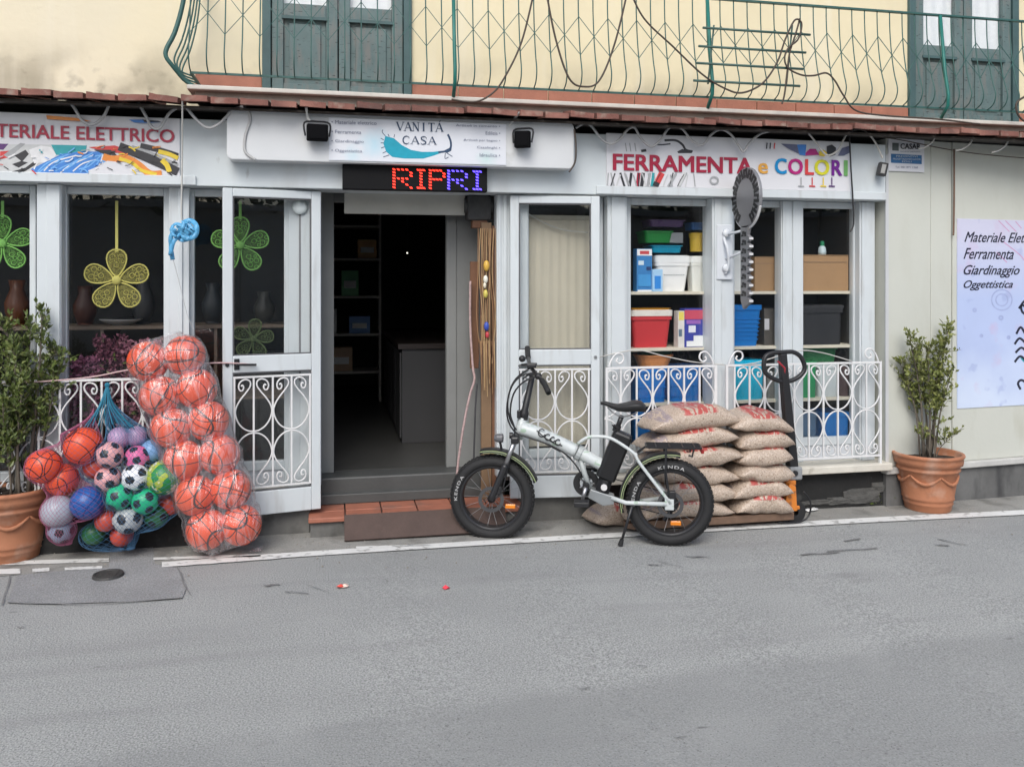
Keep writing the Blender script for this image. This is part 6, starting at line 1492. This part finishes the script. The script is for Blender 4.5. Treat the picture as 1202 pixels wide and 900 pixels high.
for z_ in (1.63, 1.70):
    for k in range(9): obj('printed_mark', M().box(Xp(780, Y1+.05)+k*.018, Xp(780, Y1+.05)+k*.018+.009, Y1+.058, Y1+.0595, z_, z_+.006), cm((.2, .22, .24)), bkt)
# first window, middle shelf
tub('storage_box', 'red plastic crate with white band and orange lid', 'crate', 741, 790, 371, 404, Y1+.02, (.42, .03, .035), .84, lid=((.58, .55, .50), .04), depth=.22)
tub('tray', 'orange tray on the red crate', 'tray', 741, 789, 362, 371, Y1+.02, (.55, .25, .01), .96, depth=.21, zbase=1.378)
carton('slim_box', 'slim white and yellow box between red crate and blue pack', 'box', 796, 803.5, 365, 404, Y1, (.55, .53, .5), .08, [(.1, .9, .75, .98, (.6, .5, .1)), (.1, .6, .3, .5, (.1, .15, .2))])
carton('sponge_pack', 'blue pack with red top and white base', 'box', 803.5, 827, 362, 404, Y1, (.03, .04, .26), .09, [(.0, 1, .72, .96, (.45, .06, .10)), (.1, .8, .60, .70, (.25, .1, .35)), (.2, .55, .38, .56, (.6, .6, .65)), (.1, .98, .02, .16, (.65, .66, .66)), (.45, .98, .16, .30, (.65, .66, .66))])
# first window, lower shelf
tub('storage_bin', 'blue bin on the lower shelf behind the first heart scroll', 'bin', 747, 785, 433, 469, Y1, (.005, .13, .42), .9, depth=.24, ribs=2)
tub('storage_bin', 'blue bin on the lower shelf behind the second heart scroll', 'bin', 786, 826, 430, 469, Y1, (.005, .12, .38), .9, depth=.24, ribs=2)
tub('bowl', 'orange bowl stacked over the blue bin', 'bowl', 750, 796, 417, 432, Y1+.03, (.60, .24, .08), .7, depth=.22, round_=True, zbase=.955)
tub('basin', 'dark green basin behind the orange bowl', 'basin', 752, 792, 407, 418, Y1+.12, (.01, .12, .05), .9, depth=.18, zbase=1.01)
tub('storage_bin', 'blue bin on the floor shelf behind the saddle', 'bin', 745, 770, 482, 511, Y1, (.01, .11, .33), .9, depth=.24, zbase=.345)
# second window
tub('bucket', 'white bucket half behind the key sign blade', 'bucket', 858, 882, 300, 340, Y1+.02, (.62, .63, .62), .9, lid=((.6, .62, .62), .03), depth=.15)
carton('cardboard_box', 'brown cardboard box next to the bucket behind the key sign', 'box', 886, 918, 302, 340, Y1+.03, (.27, .165, .085), .25, flaps=True)
tub('basket', 'blue ribbed basket on the middle shelf', 'basket', 855, 896, 358, 403, Y1, (.005, .13, .40), .80, depth=.22, ribs=6)
carton('box', 'dark carton with a white tag beside the blue basket', 'box', 897, 918, 362, 403, Y1+.05, (.06, .055, .05), .2, [(.02, .28, .42, .72, (.45, .45, .48))])
tub('storage_bin', 'cyan bin on the lower shelf behind the truck handle', 'bin', 858, 900, 432, 466, Y1, (.0, .30, .45), .92, depth=.24, lid=((.0, .35, .55), .05))
tub('storage_bin', 'grey bin beside the cyan bin', 'bin', 901, 920, 436, 466, Y1+.02, (.14, .14, .13), .92, depth=.2)
# third window
carton('cardboard_box', 'wide brown cardboard box in the end window', 'box', 940, 996, 300, 340, Y1, (.30, .18, .09), .28, flaps=True)
bo = thing('spray_bottle', tuple(P(965, 299.5, Y1+.06)), 'small green and white bottle standing on the wide cardboard box', 'bottle', local=True); zt_ = Zp(968, 300, Y1)-Zp(965, 299.5, Y1+.06)+.006
obj('bottle', M().lathe([(.001, zt_), (.028, zt_), (.03, zt_+.02), (.026, zt_+.055), (.012, zt_+.07)], 16), cm((.45, .55, .58)), bo, smooth_=True); obj('cap', M().lathe([(.015, zt_+.068), (.016, zt_+.10), (.001, zt_+.105)], 12), cm((.02, .22, .1)), bo)
tub('crate', 'black crate with pale handle in the end window', 'crate', 940, 992, 362, 403, Y1, (.022, .022, .024), .94, depth=.24, lid=((.03, .03, .032), .02))
tub('storage_bin', 'green bin on the lower shelf in the end window', 'bin', 940, 960, 424, 463, Y1, (.01, .20, .07), .94, depth=.2)
tub('storage_bin', 'pale grey bin between green bin and dark tin', 'bin', 961, 986, 428, 463, Y1+.01, (.42, .46, .47), .92, depth=.2)
tub('tin', 'dark brown tin at the end of the lower shelf', 'tin', 987, 1001, 430, 463, Y1+.01, (.05, .03, .03), .97, depth=.1, round_=True)
tub('basin', 'dark green basin over the green bin', 'basin', 940, 985, 409, 424, Y1+.05, (.015, .12, .04), .9, depth=.2, zbase=.985)
tub('storage_bin', 'slate blue bin on the floor shelf in the end window', 'bin', 940, 961, 484, 512, Y1, (.05, .10, .17), .92, depth=.24, zbase=.345)
tub('storage_bin', 'bright blue bin on the floor shelf in the end window', 'bin', 967, 1000, 484, 512, Y1, (.005, .12, .36), .92, depth=.24, zbase=.345)
# beige blind behind the right door leaf
bl = thing('window_blind', (Xp(662, .16), .165, .46), 'beige blind behind the glass beside the open right door', 'blind')
bw0, bw1 = W4[0]-.01, W4[1]+.01; zt1 = Zp(650, 258, .165); BEI = mat('beige_blind', (.62, .56, .45), .8, var=.06, vs=3)
mbl = M(); k = 40
for i in range(k+1): x = bw0+(bw1-bw0)*i/k; y = .168+.004*math.sin(i*1.3); mbl.v += [Vector((x, y, .46)), Vector((x, y, zt1))]
for i in range(k): mbl.f.append((2*i, 2*i+2, 2*i+3, 2*i+1)); mbl.mi.append(0)
obj('cloth', mbl, BEI, bl, smooth_=True); obj('head_rail', M().box(bw0, bw1, .155, .18, zt1, zt1+.03), cm((.34, .31, .25)), bl)
cable('string', [(620, 251, .13), (640, 262, .13), (662, 270, .13), (690, 273, .13)], .13, .004, WHITEC, 'pale cord sagging behind the right door glass', cat='cord')

# ================================================================ left window display
GZ = {}
def gauze(col):                       # sheer gauze: part see-through, part coloured cloth
    k = tuple(col)
    if k in GZ: return GZ[k]
    m = bpy.data.materials.new('petal_gauze'); m.use_nodes = True; b = bsdf(m); b.inputs['Base Color'].default_value = (*col, 1); b.inputs['Roughness'].default_value = .8
    no = N(m, 'ShaderNodeTexVoronoi'); no.inputs['Scale'].default_value = 90; g = N(m, 'ShaderNodeNewGeometry'); L(m, g.outputs['Position'], no.inputs['Vector'])
    L(m, ramp(m, no.outputs['Distance'], .2, .6, .06, .38), b.inputs['Alpha']); GZ[k] = m; return m
def lace_flower(px, py, r_px, Y, col, rot, label, hang=None):
    c = P(px, py, Y); s = (Y-CAM.y)/ray(px)[1]/FPX; rr_ = r_px*s; t = thing('lace_flower', tuple(c), label, 'ornament', 'wire flower ornaments in the shop windows', local=True); mc = mat('lace_%02d_%02d' % (int(col[0]*99), int(col[1]*99)), col, .6, var=.1); mp = mat('lace_core_%02d_%02d' % (int(col[0]*99), int(col[1]*99)), tuple(min(1, v*.9) for v in col), .7)
    for k in range(5):
        a = rot+k*2*math.pi/5; d = Vector((math.cos(a), 0, math.sin(a))); n = Vector((-d.z, 0, d.x)); L1, W1 = rr_*.86, rr_*.30
        pts = []
        for i in range(20):
            b = 2*math.pi*i/20; u_ = .5-.5*math.cos(b); pts.append(d*(rr_*.12+L1*u_)+n*(W1*math.sin(b)*(.55+.75*u_)))
        pm_ = M().tube(pts, .0052, 5, True)
        for (u_, v_, q) in [(.42, 0, .26), (.72, .38, .27), (.72, -.38, .27), (.92, 0, .2), (.60, 0, .2), (.55, .55, .16), (.55, -.55, .16)]:
            ce = d*(rr_*.12+L1*u_)+n*(W1*v_*1.1); pm_.tube([ce+d*(W1*q*math.cos(g))+n*(W1*q*math.sin(g)) for g in [j*math.pi/4 for j in range(8)]], .0022, 3, True)
        ptl = obj('petal', pm_, mc, t, smooth_=True)
        obj('petal_gauze', M().add([q_+Vector((0, .003, 0)) for q_ in pts], [tuple(range(len(pts)))]), gauze(col), ptl)
    obj('core', M().sphere((0, -.006, 0), rr_*.15, 14, 10, (1, .5, 1)), mp, t, smooth_=True)
    if hang is not None:
        zt2 = P(px, hang, Y).z-c.z; obj('ribbon', M().box(-.008, .008, -.002, .002, rr_*.9, zt2), mc, t)
lace_flower(137, 329, 37, .17, (.55, .50, .13), R(90), 'yellow lace flower hanging on a ribbon in the left window', 236)
lace_flower(3, 286, 34, .17, (.20, .48, .10), R(20), 'green lace flower in the window behind the dense shrub', 236)
lace_flower(282, 288, 34, .17, (.20, .45, .10), R(90), 'green lace flower behind the open left door glass', 236)
lace_flower(297, 398, 24, .20, (.09, .125, .045), R(10), 'dull green lace flower low behind the left door glass')
ds = thing('display_shelf', (Xp(100, .5), .6, .301), 'dim wooden display shelf inside the left window', 'shelf')
zsh = Zp(135, 383, .45)
obj('shelf_board', M().box(-3.3, DX0-.1, .45, .9, zsh-.02, zsh), mat('dim_wood', (.16, .12, .09), .6), ds)
obj('shelf_board', M().box(-3.3, DX0-.1, .45, .9, .80, .82), MATS['dim_wood'], ds)
for x in (-3.2, -2.2, -1.45, -.75, -.2): obj('upright', M().box(x-.01, x+.01, .46, .9, .301, zsh+.001), MATS['dim_wood'], ds)
pl = thing('serving_dish', tuple(P(142, 376, .62)), 'white oval dish on the shelf in the left window', 'dish', local=True); pl.location.z = zsh
obj('dish', M().lathe([(.001, .006), (.07, .006), (.13, .035), (.135, .04), (.075, .012), (.001, .012)], 28), cm((.5, .5, .5)), pl, smooth_=True); obj('foot', M().lathe([(.05, 0), (.055, .0), (.05, .008)], 20), cm((.5, .5, .5)), pl)
PKF = [mat('pink_petals', (.48, .22, .28), .7, var=.2, vs=40), mat('mauve_petals', (.28, .10, .17), .7, var=.2, vs=40), mat('plum_petals', (.16, .05, .08), .7, var=.2, vs=40)]
for k, (x0, x1_, y0, y1_, lab) in enumerate([(84, 118, 420, 500, 'mauve artificial flower bunch low in the left window'), (112, 150, 395, 490, 'pale pink artificial flower bunch in the left window'), (140, 190, 400, 500, 'plum artificial flower bunch behind the clear bag top')]):
    fm = M(); fm2 = M()
    for _ in range(420):
        p = P(rnd.uniform(x0, x1_), rnd.uniform(y0, y1_), .19+.22*rnd.random())
        for j in range(3): leaf(fm, p, rv(), rv().normalized(), .032, .024)
    for _ in range(90): p = P(rnd.uniform(x0, x1_), rnd.uniform(y0+20, y1_+10), .2+.2*rnd.random()); leaf(fm2, p, rv(), rv().normalized(), .045, .018)
    bt_ = fm.mid(); zlo = .34; t = thing('flower_bunch', (bt_.x, bt_.y, zlo), lab, 'flowers', 'artificial flowers in the left window')
    obj('blossoms', fm, PKF[(k+1) % 3] if k else PKF[1], t, kind='stuff'); obj('leaves', fm2, LEAF1, t, kind='stuff')
    obj('vase', M().lathe([(.05, .29), (.075, .32), (.085, .42), (.06, .5), (.065, .53)], 18, (bt_.x, bt_.y, 0)), cm((.12, .1, .1)), t, smooth_=True)
for k, (px, y, h, c_, lab) in enumerate([(100, .7, .26, (.05, .016, .01), 'dull red vase on the display shelf'), (168, .75, .34, (.03, .03, .033), 'tall dark vase on the display shelf beside the flower'), (20, .7, .30, (.10, .03, .01), 'brown vase on the display shelf behind the shrub'), (250, .7, .28, (.03, .035, .04), 'dark slate jug on the display shelf behind the door'), (310, .7, .22, (.04, .04, .035), 'dark brown bowl vase on the display shelf by the doorway')]):
    x = Xp(px, y); t = thing('vase', (x, y, zsh), lab, 'vase', local=True)
    obj('body', M().lathe([(.001, 0), (.045, 0), (.07, h*.3), (.075, h*.5), (.04, h*.8), (.05, h), (.04, h), (.03, h*.8)], 20), cm(c_), t, smooth_=True); obj('foot', M().lathe([(.048, 0), (.05, .012), (.046, .02)], 20), cm(c_), t)

# ================================================================ doorway
lpw = thing('round_lamp', tuple(P(352, 243, .05)), 'round white globe lamp on the door post behind the left door glass', 'lamp', local=True)
obj('globe', M().sphere((0, 0, 0), .047, 20, 12, (1, .5, 1)), cm((.62, .68, .68)), lpw, smooth_=True); obj('cable', M().box(-.006, .006, .012, .02, -1.1, -.04), cm((.16, .16, .17)), lpw)
bd = thing('wooden_board', (Xp(571, .12), .13, .131), 'upright brown wooden boards propped in the doorway corner', 'board')
WOOD = mat('brown_board', (.20, .125, .07), .7, var=.15, vs=8, bump=.2, bs=30); WOODD = mat('dark_board', (.16, .075, .04), .7, var=.2, vs=8)
obj('plank', M().box(Xp(565, .12), Xp(577, .12), .12, .15, .131, 1.98), WOOD, bd, bevel=.003); obj('plank', M().box(Xp(577.5, .13), Xp(583, .13), .13, .16, .131, 1.96), WOODD, bd, bevel=.003)
obj('plank', M().box(Xp(552, .19), Xp(562, .19), .19, .21, 1.0, 1.72), WOODD, bd, bevel=.003)
sb = thing('shutter_motor', tuple(P(564, 262, .13)), 'dark dusty shutter motor box in the doorway top corner', 'motor', local=True); obj('box', M().box(-.085, .075, 0, .14, .02, .19), mat('dusty_black', (.05, .05, .05), .8, var=.3, vs=20), sb, bevel=.015); obj('drum', M().cyl((-.10, .06, .12), (.09, .06, .12), .05, 14), MATS['dusty_black'], sb); obj('bracket', M().box(-.05, .05, .02, .1, -.03, .019), WOODD, sb)
hg_ = thing('trinket_strings', tuple(P(572, 330, .06)), 'bundle of brown strings with coloured beads hanging on the boards', 'strings')
ST = [mat('string_brown', (.30, .17, .08), .8), mat('string_dark', (.12, .055, .03), .8), mat('string_tan', (.45, .30, .15), .8)]
for k in range(16):
    x0 = 561+k*1.3; y1_ = rnd.uniform(400, 468); obj('strand', M().tube(smooth([P(x0+rnd.uniform(-1, 1), 268, .09), P(x0+rnd.uniform(-2, 2), 320, .07), P(x0+rnd.uniform(-2, 3), 370, .07), P(x0+rnd.uniform(-2, 3), y1_, .075)], 4), .0028, 4), ST[k % 3], hg_)
for x, y, c_, r_ in [(571, 312, (.50, .30, .05), .026), (570, 328, (.6, .58, .5), .020), (570, 345, (.45, .38, .08), .020), (571, 383, (.03, .06, .30), .022), (572, 393, (.4, .04, .05), .016), (569, 335, (.55, .5, .4), .014)]: obj('bead', M().sphere(P(x, y, .06), r_, 12, 8, (.8, .8, 1.4)), cm(c_), hg_, smooth_=True)
for k in range(9): x0 = 564+k*2; obj('frayed_end', M().tube([P(x0, 400, .075), P(x0+rnd.uniform(-2, 2), 430+rnd.uniform(0, 30), .07)], [.005, .002], 4), ST[k % 3], hg_)
cable('rope', [(552, 330, .15), (552, 380, .15), (555, 430, .13), (557, 445, .12), (552, 462, .11), (546, 490, .10), (541, 520, .10), (537, 550, .10), (536, 572, .09)], .12, .0085, mat('pink_white_rope', (.42, .30, .29), .8, var=.3, vs=60), 'pink and white twisted rope hanging in the doorway', cat='rope')
cable('chain', [(560, 450, .10), (558, 480, .10), (557, 510, .10), (556, 540, .10)], .1, .006, mat('dark_chain', (.08, .08, .085), .5, metal=.5), 'thin dark chain beside the wooden boards', cat='chain')
ct = thing('shop_counter', (.80, 2.2, .30), 'white counter cabinet inside the shop doorway, coloured dark as if in shade', 'counter')
CW = mat('counter_shaded', (.05, .05, .053), .5, var=.05)  # white counter with the shade of the dark shop put into its colour
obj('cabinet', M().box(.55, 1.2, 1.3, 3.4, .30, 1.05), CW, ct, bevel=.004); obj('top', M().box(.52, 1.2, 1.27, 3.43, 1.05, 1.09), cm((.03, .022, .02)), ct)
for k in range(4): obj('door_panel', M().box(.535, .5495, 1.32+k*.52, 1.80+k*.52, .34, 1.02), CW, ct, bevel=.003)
hl = thing('hanging_lamp', tuple(P(478, 297, 2.6)), 'small lit bulb hanging inside the dark shop', 'lamp', local=True)
obj('bulb', M().sphere((0, 0, 0), .008, 10, 8), mat('bulb_glow', (.8, .8, .7), .5, emit=(1, .95, .8), es=1.2), hl); obj('flex', M().cyl((0, 0, .01), (0, 0, 2.449-P(478, 297, 2.6).z), .003, 5), BLACK, hl)
sh2 = thing('goods_rack', (.05, 3.2, .30), 'dark goods rack along the shop interior wall', 'rack')
for z in (.7, 1.15, 1.6, 2.0): obj('rack_shelf', M().box(-.6, -.02, 1.4, 4.2, z, z+.02), cm((.12, .11, .1)), sh2)
for y in (1.45, 2.8, 4.15): obj('rack_post', M().box(-.06, -.03, y, y+.03, .30, 2.1), cm((.12, .11, .1)), sh2)
# stock on shelves at the back of the shop, barely lit
bs_ = thing('back_shelves', (.5, 3.9, .30), 'tall dim shelves of stock at the back of the shop', 'shelf')
for z in (.6, 1.0, 1.4, 1.8, 2.15): obj('shelf_board', M().box(-.5, .52, 3.7, 4.1, z, z+.025), cm((.30, .28, .25)), bs_)
for x in (-.49, .0, .5): obj('upright', M().box(x, x+.025, 3.69, 4.1, .30, 2.3), cm((.30, .28, .25)), bs_)
for k, (x, z, w_, h_, c_, lb) in enumerate([(-.3, 1.025, .2, .2, (.5, .1, .08), 'dim red'), (-.02, 1.025, .16, .26, (.5, .5, .5), 'dim white'), (.3, 1.025, .22, .18, (.08, .2, .45), 'dim blue'), (-.2, 1.425, .24, .2, (.45, .35, .1), 'dim yellow'), (.2, 1.425, .18, .27, (.1, .35, .15), 'dim green'), (.38, 1.825, .2, .2, (.5, .28, .1), 'dim orange'), (-.1, 1.825, .26, .2, (.4, .4, .42), 'dim grey'), (.1, .625, .25, .25, (.35, .22, .12), 'dim brown')]):
    t = thing('stock_box', (x, 3.85, z), lb+' stock box on the back shelves inside the shop', 'box', local=True)
    obj('carton', M().box(-w_/2, w_/2, -.1, .1, 0, h_), cm(c_), t, bevel=.004); obj('label_strip', M().box(-w_*.35, w_*.35, -.1015, -.1003, h_*.3, h_*.6), cm((.6, .6, .58)), t)
# ramp board leaning on the step
ra, rb_ = Xp(404, -.10), Xp(592, -.10); yg = -.205
rp = M().prism([(ra, yg, gz(ra)+.005), (ra, -.109, .129), (ra, -.109, .143), (ra, yg-.012, gz(ra)+.016)], (rb_-ra, 0, 0))
obj('ramp_board', rp, mat('ramp_brown', (.078, .052, .044), .85, var=.2, vs=7, bump=.4, bs=60), label='worn dark brown ramp board leaning on the tiled step', cat='ramp', bevel=.002)
# litter
def scrap(px, py, cols, label, s=.022):
    c = G(px, py); t = thing('litter_scrap', (c.x, c.y, c.z), label, 'litter', local=True)
    for k, c_ in enumerate(cols):
        mb = M(); n = 7
        ring = [Vector((s*(.7+.5*rnd.random())*math.cos(2*math.pi*i/n)+k*s*.9, s*.8*(.7+.5*rnd.random())*math.sin(2*math.pi*i/n), .004+.012*rnd.random())) for i in range(n)]
        mb.add(ring+[Vector((k*s*.9, 0, .022))], [(i, (i+1) % n, n) for i in range(n)]+[tuple(range(n-1, -1, -1))]); obj('crumpled_piece', mb, cm(c_), t)
scrap(400, 690, [(.55, .07, .05), (.62, .45, .38)], 'red and white crumpled scrap lying on the road'); scrap(523, 691, [(.62, .03, .05)], 'bright red crumpled scrap lying on the road')
rg = M(); c = G(948, 601); 
for i in range(9):
    for j in range(4): rg.v.append(c+Vector((-.10+.022*i, -.02+.016*j+.01*math.sin(i), .012+.016*math.sin(i*1.7+j)**2+(.035 if i < 3 else 0)*(.5+.5*math.cos(i)))))
for i in range(8):
    for j in range(3): rg.f.append((i*4+j, (i+1)*4+j, (i+1)*4+j+1, i*4+j+1)); rg.mi.append(0)
ro = obj('rag', rg, cm((.55, .55, .54), .9), label='white crumpled rag on the pavement beside the pallet truck', cat='rag', smooth_=True); ro.modifiers.new('t', 'SOLIDIFY').thickness = .004
# bits of grit and dry leaves along the wall foot
gt = M()
for _ in range(260):
    x = rnd.uniform(-2.2, 5.2); y = rnd.uniform(-.34, -.02) if rnd.random() < .8 else rnd.uniform(-.8, -.3); r_ = rnd.uniform(.003, .008); z = gz(x)+.004
    gt.add([(x-r_, y-r_, z), (x+r_, y-r_*.6, z), (x+r_*.5, y+r_, z), (x, y, z+r_)], [(0, 1, 3), (1, 2, 3), (2, 0, 3)])
obj('grit', gt, mat('grit_stones', (.24, .22, .19), .95, var=.3, vs=30), kind='stuff', label='scattered grit and crumbs along the foot of the shopfront', cat='grit')
